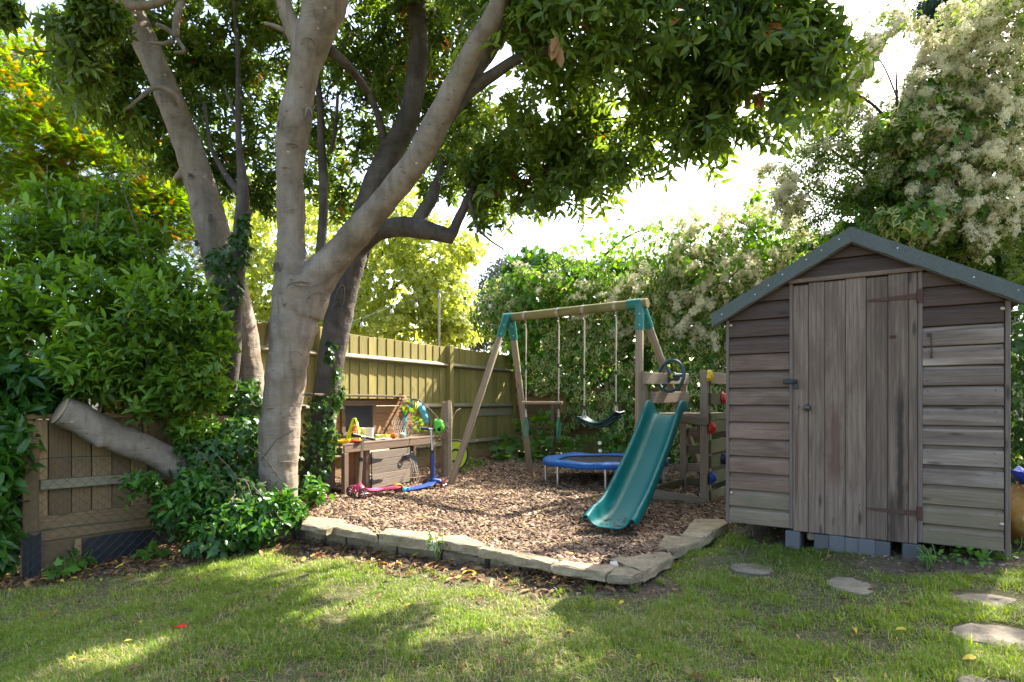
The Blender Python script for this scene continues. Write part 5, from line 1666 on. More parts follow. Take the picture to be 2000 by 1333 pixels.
branch(t1, [(640, 95, 5.1, 10), (680, 130, 5.3, 9), (720, 180, 5.6, 6)], M_BARK_DARK)
branch(t1, [(965, 30, 4.5, 12), (1100, -30, 4.6, 9), (1250, -20, 4.6, 7), (1380, 20, 4.5, 5), (1500, 60, 4.45, 3)], M_BARK_DARK)
branch(t1, [(1130, 106, 4.6, 6), (1230, 130, 4.7, 5), (1330, 170, 4.75, 3), (1400, 190, 4.7, 2)], M_BARK_DARK)

t2 = thing('evergreen_tree', 'darker evergreen tree leaning behind the forked trunk, with a bent limb cut off short', 'tree', (-2.0, 6.3, -.1))
trunk_mesh('trunk', [
    [(610, 990, 6.25, 34), (621, 910, 6.3, 26), (632, 820, 6.3, 25), (646, 710, 6.3, 26), (666, 600, 6.3, 26), (690, 500, 6.3, 25), (718, 405, 6.3, 25), (757, 310, 6.3, 25), (795, 240, 6.3, 21), (812, 160, 6.25, 20), (818, 80, 6.2, 19), (812, 0, 6.2, 18), (806, -100, 6.2, 16), (800, -220, 6.2, 12)],
    [(690, 490, 6.3, 26), (725, 456, 6.2, 22), (760, 446, 6.15, 19), (800, 444, 6.1, 20), (840, 452, 6.05, 18), (870, 460, 6.0, 15), (887, 464, 6.0, 14)],
    [(872, 464, 6.0, 12), (884, 456, 6.0, 11), (894, 432, 6.0, 10), (906, 406, 5.98, 9), (919, 378, 5.96, 8), (934, 335, 5.95, 6), (945, 285, 5.95, 4)],
    [(810, 448, 6.1, 15), (826, 415, 6.15, 13), (845, 385, 6.2, 12), (858, 340, 6.25, 8), (868, 290, 6.3, 6)],
], M_BARK_DARK, t2, seed=4)
branch(t2, [(755, 310, 6.3, 9), (745, 250, 6.2, 7), (725, 190, 6.1, 6), (700, 140, 6, 4)], M_BARK_DARK)
branch(t2, [(625, 505, 6.6, 10), (632, 400, 6.6, 9), (628, 290, 6.6, 8), (622, 170, 6.5, 6), (600, 60, 6.4, 4)], M_BARK_DARK, 'stem')
branch(t2, [(645, 300, 6.6, 4), (655, 250, 6.55, 4), (660, 180, 6.5, 3)], M_BARK_DARK)
branch(t2, [(916, 388, 5.95, 5), (930, 440, 5.9, 3), (955, 468, 5.9, 2), (985, 488, 5.9, 1.5)], M_TWIG)

t3 = thing('evergreen_tree', 'left evergreen trunk bowing out over the laurel bush with twiggy dead shoots', 'tree', (-2.7, 6.2, -.15))
trunk_mesh('trunk', [
    [(515, 930, 6.35, 36), (503, 840, 6.3, 30), (488, 740, 6.3, 27), (468, 640, 6.25, 31), (445, 560, 6.2, 35), (425, 490, 6.2, 32), (405, 410, 6.15, 30), (382, 330, 6.1, 27), (352, 245, 6.05, 26), (320, 165, 6.0, 24), (287, 90, 5.95, 24), (255, 20, 5.9, 24), (225, -50, 5.85, 26), (180, -160, 5.8, 22)],
    [(480, 830, 6.9, 22), (505, 725, 6.85, 20), (535, 650, 6.8, 18), (570, 580, 6.75, 15)],
    [(380, 270, 6.05, 7), (362, 222, 5.95, 6), (345, 190, 5.85, 5), (325, 178, 5.8, 4)],
    [(362, 330, 6.05, 8), (340, 350, 6, 5)],
], M_BARK, t3, seed=7)
branch(t3, [(345, 188, 5.85, 5), (315, 172, 5.8, 4.5), (290, 178, 5.75, 4), (270, 195, 5.7, 3), (245, 215, 5.65, 2)], M_BARK)
branch(t3, [(235, 5, 5.7, 9), (275, 12, 5.6, 8), (320, 2, 5.55, 7), (350, -20, 5.5, 6)], M_BARK)
branch(t3, [(343, 75, 5.6, 7), (345, 40, 5.6, 7), (355, 0, 5.6, 8), (365, -60, 5.6, 8)], M_BARK)
branch(t3, [(343, 70, 5.6, 6), (322, 55, 5.55, 5), (305, 48, 5.5, 4)], M_BARK)
branch(t3, [(340, 82, 5.6, 5), (318, 86, 5.55, 4), (292, 84, 5.5, 3)], M_BARK)
branch(t3, [(345, 75, 5.6, 4), (360, 100, 5.55, 3.5), (340, 103, 5.5, 3)], M_BARK)
branch(t3, [(258, 10, 5.7, 4), (262, 36, 5.65, 3.5), (247, 44, 5.6, 3)], M_BARK)

t4 = thing('young_tree', 'slim straight grey stem forking between the two large trunks, ivy round its middle', 'tree', (-2.9, 6.0, -.15))
branch(t4, [(440, 880, 6.0, 14), (446, 790, 6.0, 13), (456, 690, 6.0, 14), (460, 600, 6.0, 13), (466, 520, 6.0, 13), (470, 455, 6.0, 14), (474, 395, 6.0, 12), (472, 340, 6.0, 9), (466, 270, 6.0, 6), (466, 190, 6.0, 5.5), (464, 100, 6, 4), (455, -10, 6, 3)], M_BARK_DARK, 'trunk', 12)
branch(t4, [(474, 380, 6.0, 9), (450, 355, 6.0, 7), (428, 320, 6.0, 5), (412, 285, 6.0, 4), (398, 200, 6, 3)], M_BARK_DARK)
branch(t4, [(470, 455, 6.0, 7), (483, 425, 5.95, 6), (490, 410, 5.95, 4)], M_BARK_DARK)
branch(t4, [(464, 240, 6.0, 3.5), (450, 200, 6.0, 3), (438, 170, 6, 2)], M_BARK_DARK)

def knot(parent, px, py, Y, rx, rz, tilt=0.0, deep=1):
    """healed branch scar: a raised lip round a dark hollow, facing the lawn"""
    c_ = at(px, py, Y); f_ = (Vector((0, 0, CAM_Z)) - c_); f_.z = 0; f_.normalize()
    rt_ = Vector((-f_.y, f_.x, 0)); up_ = Vector((0, 0, 1))
    k_ = Y / F_PX
    pts = []
    for a in np.linspace(R(-25), R(205), 20):
        dx_, dz_ = math.cos(a) * rx * k_, math.sin(a) * rz * k_
        pts.append(c_ + rt_ * (dx_ * math.cos(tilt) - dz_ * math.sin(tilt)) + up_ * (dx_ * math.sin(tilt) + dz_ * math.cos(tilt)) - f_ * (dx_ ** 2 * 3.0))
    kn = MB().tube(pts, [.0015 + (.0055 if deep else .004) * math.sin(math.pi * q / 19) for q in range(20)], 6).build('knot', M_BARK, parent, True)
    if deep:
        vs_ = [c_ - f_ * .004] + [c_ + (p - c_) * .85 + f_ * .002 for p in pts]
        MB().add(vs_, [(0, 1 + i, 2 + i) for i in range(19)]).build('hollow', M_BARK_DARK, kn, True)
knot(t1, 541, 527, 5.02, 8, 15); knot(t1, 603, 226, 4.97, 6, 15); knot(t1, 562, 597, 5.00, 9, 6); knot(t1, 619, 583, 5.02, 20, 12, .5, 0); knot(t1, 604, 84, 4.88, 14, 10, -.2, 0); knot(t1, 548, 246, 5.0, 6, 12)
for a_ in ((575, 690, 5.0, 11, 4, 0), (601, 772, 5.03, 9, 3, .1), (530, 800, 5.03, 10, 3, 0), (562, 905, 5.02, 12, 3, 0), (575, 412, 5.05, 9, 3, 0), (560, 330, 5.04, 8, 3, 0), (706, 440, 4.94, 10, 5, -.75), (790, 340, 4.78, 9, 4, -.75), (860, 215, 4.66, 9, 5, -.7), (600, 545, 4.97, 30, -14, .1), (585, 560, 4.98, 24, 10, .1), (570, 285, 5.0, 12, 5, 0)):
    knot(t1, *a_, 0)
knot(t2, 662, 590, 6.14, 9, 34, -.2); knot(t3, 411, 428, 5.98, 5, 12); knot(t3, 372, 345, 5.94, 5, 6)

st = thing('tree_stump', 'thick sawn-off grey limb slanting up to the left out of the ivy', 'tree stump', at(345, 915, 5.0))
trunk_mesh('log', [[(372, 940, 5.05, 24), (335, 905, 5.0, 25), (290, 880, 4.9, 27), (240, 862, 4.8, 29), (190, 838, 4.68, 29), (150, 815, 4.6, 30), (118, 802, 4.52, 30)], [(205, 856, 4.68, 12), (192, 872, 4.60, 8)]], M_BARK_PALE, st, voxel=.02, seed=3)
e0 = at(118, 802, 4.52); ed = (at(118, 802, 4.52) - at(150, 815, 4.6)).normalized()
MB().lathe([(.108, 0), (.112, .006), (.10, .012), (.05, .014), (.001, .014)], e0 - ed * .002, 22, ed.to_track_quat('Z', 'Y').to_matrix()).build('cut_face', M_CUT, st, 'auto')

# ================================================================== FOLIAGE
LIT = []          # points on the ground, fence and kitchen that the sun reaches through openings in the leaf roof
def lit(px, py, r, z=-.06): LIT.append((onz(px, py, z), r * (1.75 if z < -.03 else 1.35)))
for px, py, r in [(690, 1088, .16), (770, 1098, .16), (850, 1110, .16), (930, 1122, .15), (1010, 1140, .15), (1080, 1150, .12), (620, 1120, .15), (560, 1150, .14), (500, 1175, .14), (430, 1195, .13),
                  (360, 1215, .12), (290, 1232, .12), (210, 1262, .12), (130, 1285, .12), (800, 1160, .12), (700, 1165, .13), (640, 1190, .12), (580, 1215, .11), (500, 1250, .11), (950, 1190, .11), (880, 1215, .10), (420, 1285, .11),
                  (1040, 1205, .09), (780, 1215, .09), (330, 1300, .11), (820, 1310, .08)]:
    lit(px, py, r, -.1)
for px, py, r in [(900, 1005, .2), (970, 1015, .22), (1040, 1030, .2), (1100, 1040, .16), (830, 1005, .2), (760, 1020, .16), (980, 1045, .14), (1060, 1065, .12), (1290, 1068, .12), (890, 965, .2), (960, 975, .16), (1330, 1045, .12), (1270, 1045, .08), (720, 1000, .12), (690, 1030, .10)]:
    lit(px, py, r, 0)
for px, zq, r in [(640, 1.75, .3), (690, 1.7, .34), (740, 1.7, .34), (790, 1.66, .3), (835, 1.62, .25), (700, 1.25, .22), (750, 1.2, .22), (800, 1.2, .18), (880, 1.62, .12), (830, 1.12, .12)]:
    k = (px - CX) / F_PX; t_ = (k * FA.y - FA.x) / (FD.x - k * FD.y)
    LIT.append((FP(t_, zq, .02), r))
for a_, z_, r in [(.35, .58, .2), (.75, .58, .22), (1.15, .58, .2), (1.5, .58, .16), (.62, .3, .16), (.9, .35, .13), (1.45, .85, .2), (1.0, .85, .18), (.2, .1, .12), (1.6, .25, .12)]:
    LIT.append((KP(a_, 0, z_), r))
SV = np.array(S)
def open_to_sun(P, soft=.45, grow=0.0):
    """True where a leaf would block one of the openings"""
    hit = np.zeros(len(P), bool)
    wob = (vnoise(P, 2.2, 9) - .5) * 2 * soft
    for T, r in LIT:
        d = P - np.array(T)
        k = d @ SV
        q = np.linalg.norm(d - k[:, None] * SV, axis=1)
        hit |= (k > .4) & (q < r * (1 + wob) + grow)
    return hit
def rosettes(P, A, n, L0, L1, spread=(50, 88), up=.8, stagger=.03):
    """n leaves in a whorl round each twig tip"""
    m = len(P)
    A = nrm(A)
    ref = np.where(np.abs(A[:, 2:3]) < .9, np.array([[0, 0, 1.]]), np.array([[1., 0, 0]]))
    u = nrm(np.cross(A, ref)); v = np.cross(A, u)
    idx = np.repeat(np.arange(m), n)
    ph = np.tile(np.arange(n) * 2.399, m) + np.repeat(rng.random(m) * 6.3, n) + rng.normal(0, .25, m * n)
    tl = np.radians(rng.uniform(*spread, m * n))
    D = A[idx] * np.cos(tl)[:, None] + (u[idx] * np.cos(ph)[:, None] + v[idx] * np.sin(ph)[:, None]) * np.sin(tl)[:, None]
    D[:, 2] -= .12
    N = A[idx] + np.array([0, 0, up]) + rng.normal(0, .25, (m * n, 3))
    Q = P[idx] - A[idx] * (np.tile(np.arange(n), m) * stagger / 3)[:, None] + D * .008
    L = rng.uniform(L0, L1, m * n)
    return Q, D, N, L, idx

ML_EVER = leafmat('evergreen_leaf', (.034, .074, .014), (.165, .245, .042), .44, rough=.36, old=(.30, .13, .04))
ML_LAUREL = leafmat('bay_laurel_leaf', (.036, .088, .014), (.155, .285, .038), .36, rough=.36, old=(.30, .30, .04))
ML_CHERRY = leafmat('cherry_laurel_leaf', (.014, .062, .008), (.065, .165, .018), .25, rough=.3)
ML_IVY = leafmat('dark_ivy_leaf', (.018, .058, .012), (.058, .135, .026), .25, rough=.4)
ML_VAR = leafmat('variegated_ivy_leaf', (.036, .10, .015), (.12, .235, .038), .38, rough=.42, cream=(.50, .49, .21))
ML_VARG = leafmat('green_ivy_leaf', (.036, .105, .015), (.13, .28, .038), .4, rough=.42)
ML_MAPLE = leafmat('golden_maple_leaf', (.075, .16, .012), (.29, .37, .04), .58, tcol=(.62, .68, .05), rough=.5, cream=(.55, .56, .15))
ML_CONIFER = leafmat('green_and_orange_conifer_spray', (.05, .13, .012), (.18, .31, .026), .42, rough=.6, old=(.29, .185, .02))
ML_DARKCON = leafmat('dark_conifer_spray', (.012, .035, .014), (.035, .075, .03), .2, rough=.6)
ML_OAK = leafmat('grey_green_leaf', (.05, .065, .045), (.12, .145, .095), .25, rough=.5)
ML_PYRA = leafmat('small_firethorn_leaf', (.048, .095, .018), (.16, .24, .045), .46, rough=.42)
ML_BLOSSOM = leafmat('cream_blossom', (.60, .53, .33), (.86, .82, .62), .45, tcol=(.85, .80, .52), rough=.7, spec=.2)
ML_MAHONIA = leafmat('glossy_mahonia_leaf', (.025, .085, .012), (.09, .22, .026), .28, rough=.3, old=(.35, .03, .02))
ML_WEED = leafmat('weed_leaf', (.04, .10, .015), (.12, .26, .03), .35, rough=.5)
ML_GRASS = leafmat('grass_blade', (.070, .130, .017), (.220, .318, .044), .42, rough=.5, spec=.3, old=(.36, .31, .16))
ML_LITTER = leafmat('fallen_leaf', (.10, .055, .03), (.30, .17, .075), .1, rough=.7, spec=.2, old=(.55, .40, .05))

def tints(n, sd=.22, mean=.45, old=0.0, hi=.92):
    t = np.clip(rng.normal(mean, sd, n), 0.02, hi)
    if old: t[rng.random(n) < old] = 1.0
    return t
def evergreen(parent, blobs, n, L0, L1, single=0, old=.006, axis_up=.15, skip_open=True, hole=.37):
    P, O = blob_points(blobs, .25)
    # uneven crown: clumps and holes
    den = vnoise(P, 3.6, 21) * .75 + vnoise(P, 1.5, 22) * .25
    P, O = P[den > hole], O[den > hole]
    A = O * .7 + rng.normal(0, .5, P.shape) + np.array([0, -.1, axis_up])
    Q, D, N, L, idx = rosettes(P, A, n, L0, L1)
    t = np.clip(.40 + (vnoise(P, 1.4, 8) - .5)[idx] * .6 + rng.normal(0, .13, len(P))[idx] + rng.normal(0, .14, len(Q)), .02, .92)
    t[rng.random(len(Q)) < old] = 1
    # a few twigs hold only dead leaves
    dead = rng.random(len(P)) < .004
    t[dead[idx]] = 1
    k = ~open_to_sun(Q + D * (L * .5)[:, None], grow=L1 * .35)
    fx, fy = CX + Q[:, 0] / Q[:, 1] * F_PX, HY - (Q[:, 2] - CAM_Z) / Q[:, 1] * F_PX
    k |= (fy > -10) & (fx < 2000) & (rng.random(len(Q)) < .62)
    leaves('crown', parent, Q[k], D[k], N[k], L[k], .42, T_LANCE, t[k], ML_EVER, single=single)
    return P
B = pxblob
ev1 = [B(1000, 30, 4.9, 150, 110, 260), B(1120, 60, 4.7, 160, 130, 320), B(1260, 60, 4.5, 165, 135, 360), B(1395, 55, 4.45, 150, 130, 340), B(1510, 55, 4.4, 115, 115, 240), B(1585, 85, 4.4, 58, 80, 110),
       B(1330, 180, 4.8, 130, 88, 260), B(1455, 150, 4.6, 110, 70, 200), B(1200, 215, 5.2, 130, 100, 300), B(1080, 250, 5.6, 140, 110, 330), B(1010, 330, 5.9, 105, 72, 230), B(930, 290, 6.1, 90, 120, 260), B(940, 385, 6.2, 62, 42, 90),
       B(1400, 235, 4.8, 50, 42, 50), B(1130, 320, 5.7, 90, 50, 120), B(1620, 130, 4.5, 26, 28, 20), B(1230, 315, 5.4, 30, 24, 18), B(880, 60, 6.9, 90, 110, 160), B(985, 90, 4.0, 40, 30, 14)]
evergreen(t1, [(*b[:6], int(b[6] * .98)) for b in ev1], 9, .066, .12, single=290, old=.012)
evergreen(t1, [B(1150, -230, 4.8, 330, 160, 380), B(1500, -190, 4.8, 220, 150, 230), B(760, -230, 5.2, 330, 150, 300), (2.3, 4.2, 5.2, 1.9, 1.3, .6, 420), (4.0, 4.7, 5.6, 1.7, 1.4, .7, 420), (1.0, 3.4, 4.9, 1.4, 1.0, .6, 240), (.4, 6.0, 6.1, 2.0, 1.5, .7, 420)], 8, .15, .2, hole=.2)
ev2 = [B(700, 50, 6.8, 150, 120, 330), B(820, 130, 6.8, 120, 120, 300), B(700, 200, 7.0, 115, 110, 300), B(780, 300, 7.1, 90, 70, 160), B(540, 130, 7.2, 110, 140, 280), B(620, 300, 7.4, 90, 80, 170), B(880, 230, 6.8, 70, 90, 160), B(860, 330, 6.6, 60, 60, 100), B(670, 390, 7.2, 50, 45, 60)]
evergreen(t2, [(*b[:6], int(b[6] * 1.35)) for b in ev2], 8, .07, .115, single=0, old=.012)
evergreen(t2, [B(900, -180, 7.2, 420, 110, 330), B(1300, -160, 7.2, 260, 120, 220)], 8, .16, .22)
ev3 = [B(190, 30, 4.9, 60, 46, 110), B(215, 70, 6.6, 110, 80, 260), B(195, 170, 6.7, 100, 75, 230), B(160, 120, 5.2, 46, 46, 60), B(285, 240, 6.9, 80, 70, 180), B(330, 120, 6.9, 110, 110, 280), B(430, 60, 6.7, 110, 100, 230), B(430, 210, 7.0, 90, 120, 250), B(490, 320, 7.2, 75, 70, 150), B(415, 330, 7.0, 50, 60, 90), B(8, 18, 4.6, 26, 30, 26), B(530, 400, 7.2, 45, 30, 40), B(345, 310, 6.6, 50, 40, 60), B(560, 20, 6.4, 100, 70, 140)]
evergreen(t3, [(*b[:6], int(b[6] * 1.3)) for b in ev3], 8, .07, .115, single=200, old=.012)
evergreen(t3, [B(250, -200, 5.5, 330, 150, 320), B(500, -150, 7, 250, 120, 160)], 8, .16, .22)
def hanging(parent, edge, n):
    """loose twigs drooping out of the crown's rim, a few whorls on each"""
    PP, AA = [], []
    for i in range(n):
        px, py, Y, sp = edge[int(rng.integers(len(edge)))]
        o = np.array(at(px + rng.normal(0, sp), py + rng.normal(0, sp * .4), Y + rng.normal(0, .15)))
        d = np.array([rng.normal(.1, .6), rng.normal(-.1, .5), -.35]); L_ = rng.uniform(.15, .42)
        tw = []
        for q in range(4):
            t_ = (q + 1) / 4; p = o + d * L_ * t_ + np.array([0, 0, -.25 * L_ * t_ * t_])
            tw.append(Vector(p)); PP.append(p); AA.append(d + np.array([0, 0, -.4 * t_]) + rng.normal(0, .25, 3))
        MB().tube([Vector(o)] + tw, [.006, .005, .004, .003, .002], 4).build('twig', M_TWIG, parent, True)
    Q, D, N, L, idx = rosettes(np.array(PP), np.array(AA), 6, .08, .135, spread=(30, 80), stagger=.09)
    leaves('crown', parent, Q, D, N, L, .4, T_LANCE, tints(len(Q), .18, .5), ML_EVER)
hanging(t1, [(960, 410, 6.1, 30), (1040, 390, 5.8, 40), (1130, 345, 5.6, 40), (1220, 320, 5.3, 40), (1330, 270, 4.9, 40), (1420, 240, 4.7, 40), (1520, 200, 4.5, 40), (1600, 150, 4.4, 30), (1635, 90, 4.4, 14), (1180, 300, 5.4, 50), (1370, 250, 4.7, 40)], 115)
hanging(t3, [(120, 90, 5.0, 20), (160, 160, 5.2, 30), (230, 240, 6.5, 30), (300, 320, 6.6, 30), (90, 40, 4.9, 14)], 24)
for i in range(46):                       # twigs seen inside the crown
    b_ = random.choice(ev1[:14] if i < 26 else ev2)
    c_ = Vector(b_[:3]); d_ = Vector((random.uniform(-1, 1), random.uniform(-.6, .6), random.uniform(-.6, .5))).normalized()
    l_ = b_[3] * random.uniform(.7, 1.3)
    p0 = c_ - d_ * l_ * .8; pts = [p0 + d_ * l_ * 1.6 * q + Vector((0, 0, -.08 * math.sin(q * 3))) for q in np.linspace(0, 1, 6)]
    MB().tube(pts, list(np.linspace(.011, .004, 6)), 5).build('twig', M_TWIG, t1 if i < 26 else t2, True)

for px, py, Y in ((1085, 84, 4.2), (1490, 52, 4.2), (1478, 180, 4.5)):   # hanging bunches of dead leaves
    n_ = 6; P = np.array(at(px, py, Y)) + rng.normal(0, .02, (n_, 3))
    D = np.array([0, 0, -1.]) + rng.normal(0, .25, (n_, 3))
    leaves('dead_leaf_bunch', t1, P, D, rng.normal(0, 1, (n_, 3)), rng.uniform(.11, .16, n_), .5, T_LANCE, np.full(n_, .85), ML_LITTER, kind=None)

# bay laurel bush
lb = thing('laurel_bush', 'large light green bay laurel bush filling the left side behind the sawn-off limb', 'bush', at(230, 900, 5.0))
bl = [B(50, 470, 5.1, 95, 85, 150), B(160, 440, 5.1, 105, 75, 170), B(270, 490, 5.3, 100, 80, 170), B(365, 560, 5.4, 72, 85, 130), B(100, 590, 4.75, 115, 100, 210), B(230, 610, 4.7, 120, 110, 260), B(345, 680, 5.0, 90, 100, 190), B(395, 760, 5.1, 50, 60, 80),
      B(320, 765, 4.9, 85, 60, 150), B(190, 700, 4.7, 105, 68, 170), B(40, 640, 4.75, 75, 95, 120), B(385, 840, 5.2, 50, 30, 60), B(110, 380, 5.2, 60, 30, 40), B(420, 640, 5.2, 28, 60, 40), B(215, 380, 5.3, 45, 35, 36)]
P, O = blob_points(bl, .35)
k = vnoise(P, 3.2, 31) > .36
P, O = P[k], O[k]
A = O * .45 + rng.normal(0, .35, P.shape) + np.array([-.1, -.25, .75])
Q, D, N, L, idx = rosettes(P, A, 10, .07, .125, spread=(18, 75), up=.5, stagger=.075)
t = np.clip(.34 + .42 * (1 - np.tile(np.arange(10), len(P)) / 9) ** 2 + (vnoise(P, 1.8, 33) - .5)[idx] * .4 + rng.normal(0, .14, len(Q)), .02, .92); t[rng.random(len(Q)) < .008] = 1
leaves('foliage', lb, Q, D, N, L, .44, T_LANCE, t, ML_LAUREL, single=300)
for i in range(26):
    b_ = random.choice(bl); tip = Vector(b_[:3]) + Vector((random.uniform(-.2, .2), random.uniform(-.2, .1), random.uniform(0, .3)))
    root_ = at(random.uniform(120, 420), 930, 5.3)
    pts = [root_.lerp(tip, q) + Vector((.06 * math.sin(q * 4 + i), 0, 0)) for q in np.linspace(0, 1, 7)]
    MB().tube(pts, list(np.linspace(.014, .004, 7)), 5).build('stem', M_TWIG, lb, True)

# cherry laurel at the left edge
cl = thing('cherry_laurel', 'dark glossy cherry laurel with big leaves at the left edge beside the low fence', 'bush', at(0, 1120, 4.3))
P, O = blob_points([B(20, 745, 4.5, 75, 60, 70), B(-5, 840, 4.3, 50, 70, 70), B(8, 915, 4.2, 26, 40, 26), B(60, 790, 4.6, 44, 26, 34), B(-22, 1000, 4.2, 26, 90, 50), B(-60, 850, 4.3, 90, 200, 120), B(-10, 960, 5.0, 60, 110, 120), B(0, 1060, 4.5, 22, 60, 40), B(120, 770, 4.9, 50, 40, 40)], .3)
Q, D, N, L, idx = rosettes(P, O * .5 + rng.normal(0, .4, P.shape) + np.array([.2, -.4, -.1]), 6, .10, .16, spread=(30, 80), up=.9, stagger=.12)
leaves('foliage', cl, Q, D, N, L, .42, T_LANCE, tints(len(Q)), ML_CHERRY, single=140)

def ivy_patch(parent, P, O, L0, L1, mat, tmpl=T_IVY, wr=.85, single=0, name='foliage', old=0.0, mean=.45):
    n = len(P)
    D = rng.normal(0, .5, (n, 3)) + np.array([0, 0, -.75]) + O * .25
    N = O * 1.0 + rng.normal(0, .35, (n, 3)) + np.array([0, 0, .35])
    return leaves(name, parent, P, D, N, rng.uniform(L0, L1, n), wr, tmpl, tints(n, mean=mean, old=old), mat, single=single)

# ivy mound and mahonia at the foot of the trees
im = thing('ivy_mound', 'dark ivy heaped round the foot of the trees below the sawn-off limb', 'ivy', onz(420, 1050, -.2))
P, O = blob_points([B(410, 905, 5.1, 70, 55, 700), B(465, 860, 5.3, 55, 50, 500), B(370, 985, 4.9, 55, 50, 500), B(465, 985, 4.95, 66, 66, 760), B(430, 1050, 4.75, 80, 30, 500), B(510, 930, 5.2, 22, 50, 150), B(335, 1000, 4.85, 38, 44, 330), B(480, 800, 5.9, 40, 60, 360)], .4)
ivy_patch(im, P, O, .045, .08, ML_IVY)
for i in range(10):
    a_ = at(random.uniform(380, 560), random.uniform(900, 1060), 4.7); b2 = a_ + Vector((random.uniform(-.35, .35), random.uniform(-.1, .1), random.uniform(.1, .4)))
    MB().tube([a_, a_.lerp(b2, .5) + Vector((0, 0, .05)), b2], .005, 5).build('stem', M_TWIG, im, True)
mh = thing('mahonia_bush', 'glossy mahonia shoots with a few red leaves growing out of the ivy', 'bush', onz(470, 1060, -.2))
P, O = blob_points([B(545, 985, 4.85, 32, 34, 46), B(500, 1010, 4.75, 56, 44, 64), B(350, 975, 4.7, 42, 30, 42), B(275, 940, 4.7, 40, 10, 20), B(430, 1020, 4.65, 56, 38, 54), B(395, 940, 4.75, 44, 34, 40), B(610, 960, 5.5, 18, 34, 20), B(575, 1000, 5.0, 22, 22, 16)], .4)
Q, D, N, L, idx = rosettes(P, O * .4 + rng.normal(0, .35, P.shape) + np.array([0, -.35, .5]), 7, .06, .10, spread=(35, 88), up=1.0, stagger=.08)
t = tints(len(Q), old=.005)
leaves('foliage', mh, Q, D, N, L, .5, T_LANCE, t, ML_MAHONIA, single=160)

def climber(label, spots, n, L0=.04, L1=.075, single=0):
    """ivy wrapped round a trunk; spots: (px, py, Y, rpx, rpy, share)"""
    r_ = thing('climbing_ivy', label, 'ivy', at(spots[0][0], spots[0][1], spots[0][2]))
    P, O = blob_points([B(a, b, c, d, e, int(n * f)) for a, b, c, d, e, f in spots], .6)
    return ivy_patch(r_, P, O, L0, L1, ML_IVY, mean=.5)
climber('ivy climbing the lower part of the dark leaning trunk beside the mud kitchen', [(612, 900, 6.1, 34, 60, .35), (625, 820, 6.1, 30, 50, .25), (660, 760, 6.1, 12, 44, .12), (640, 860, 6.05, 22, 40, .18), (600, 960, 5.9, 30, 26, .15), (645, 690, 6.15, 8, 26, .05)], 900)
climber('ivy growing up the slim stem and bowed trunk above the laurel bush', [(465, 490, 5.9, 26, 36, .25), (425, 510, 5.95, 24, 26, .15), (445, 560, 5.9, 28, 40, .2), (490, 800, 6.1, 34, 60, .3), (478, 440, 5.9, 14, 26, .1)], 800)

# dry vine at the right end of the mud kitchen
dv = thing('dry_vine', 'half-dead vine with pale and yellow leaves hanging over the right end of the mud kitchen', 'vine', KP(1.5, .2, 0))
vp = [KP(ka(px, .16), .16, z_) for px, z_ in ((782, 1.06), (790, .98), (800, .86), (812, .74), (830, .66), (842, .60))]
MB().tube(vp, .005, 5).build('stem', M_RUSTWIRE, dv, True)
MB().tube([vp[1], vp[1] + Vector((.14, -.02, .02)), vp[1] + Vector((.3, .03, -.06)), vp[1] + Vector((.42, .1, -.2))], .004, 5).build('stem', M_RUSTWIRE, dv, True)
for n_, mat_, mean_, nm in ((34, ML_WEED, .85, 'green_leaves'), (30, ML_LITTER, .8, 'dry_leaves')):
    ii = rng.integers(0, 5, n_); tt = rng.random(n_)[:, None]
    VP_ = np.array([tuple(q) for q in vp]); P = VP_[ii] * (1 - tt) + VP_[ii + 1] * tt + rng.normal(0, .045, (n_, 3))
    leaves(nm, dv, P, rng.normal(0, .5, (n_, 3)) + np.array([0, 0, -.7]), rng.normal(0, .5, (n_, 3)) + np.array([.2, -.8, .2]), rng.uniform(.05, .09, n_), .6, T_LANCE, tints(n_, .15, mean_), mat_)

# maple behind the fence
mp = thing('maple_tree', 'golden green variegated maple glowing in the sun behind the fence', 'tree', at(700, 785, 13.5))
branch(mp, [(690, 800, 13.5, 12), (692, 680, 13.5, 11), (700, 560, 13.4, 9), (730, 450, 13.3, 6), (760, 390, 13.2, 3)], M_BARK_DARK, 'trunk')
for rows in ([(696, 640, 13.4, 5), (750, 580, 13.2, 4), (820, 520, 13, 2.5), (880, 470, 13, 1.5)], [(694, 660, 13.4, 4), (760, 650, 13.2, 3), (850, 640, 13.1, 2)], [(696, 600, 13.4, 5), (640, 540, 13.3, 3.5), (570, 480, 13.2, 2)], [(700, 560, 13.4, 4), (760, 480, 13.2, 3), (840, 420, 13, 2)], [(690, 670, 13.4, 4), (600, 640, 13.2, 3), (510, 600, 13, 2)]):
    branch(mp, rows, M_BARK_DARK)
P, O = blob_points([B(540, 450, 13.5, 90, 80, 420), B(650, 430, 13.7, 90, 70, 380), B(560, 560, 13.3, 90, 80, 460), B(660, 560, 13.6, 80, 90, 380), B(760, 470, 13.3, 90, 70, 460), B(840, 500, 13.2, 80, 70, 420), B(780, 570, 13.0, 90, 70, 520), B(870, 590, 12.9, 62, 70, 420), B(880, 640, 12.8, 55, 34, 260), B(750, 645, 12.9, 100, 36, 420), B(905, 480, 13.1, 40, 26, 90), B(620, 640, 13.2, 90, 40, 300), B(800, 400, 13.2, 50, 40, 120), B(500, 640, 13.2, 60, 50, 260), B(480, 400, 13.6, 60, 70, 200), B(470, 540, 13.4, 50, 80, 220)], .45)
k = vnoise(P, 1.5, 41) > .22; P, O = P[k], O[k]
P = np.repeat(P, 3, 0) + rng.normal(0, .09, (len(P) * 3, 3)); O = np.repeat(O, 3, 0)
ivy_patch(mp, P, O, .10, .16, ML_MAPLE, T_MAPLE, .9, name='crown', mean=.45)

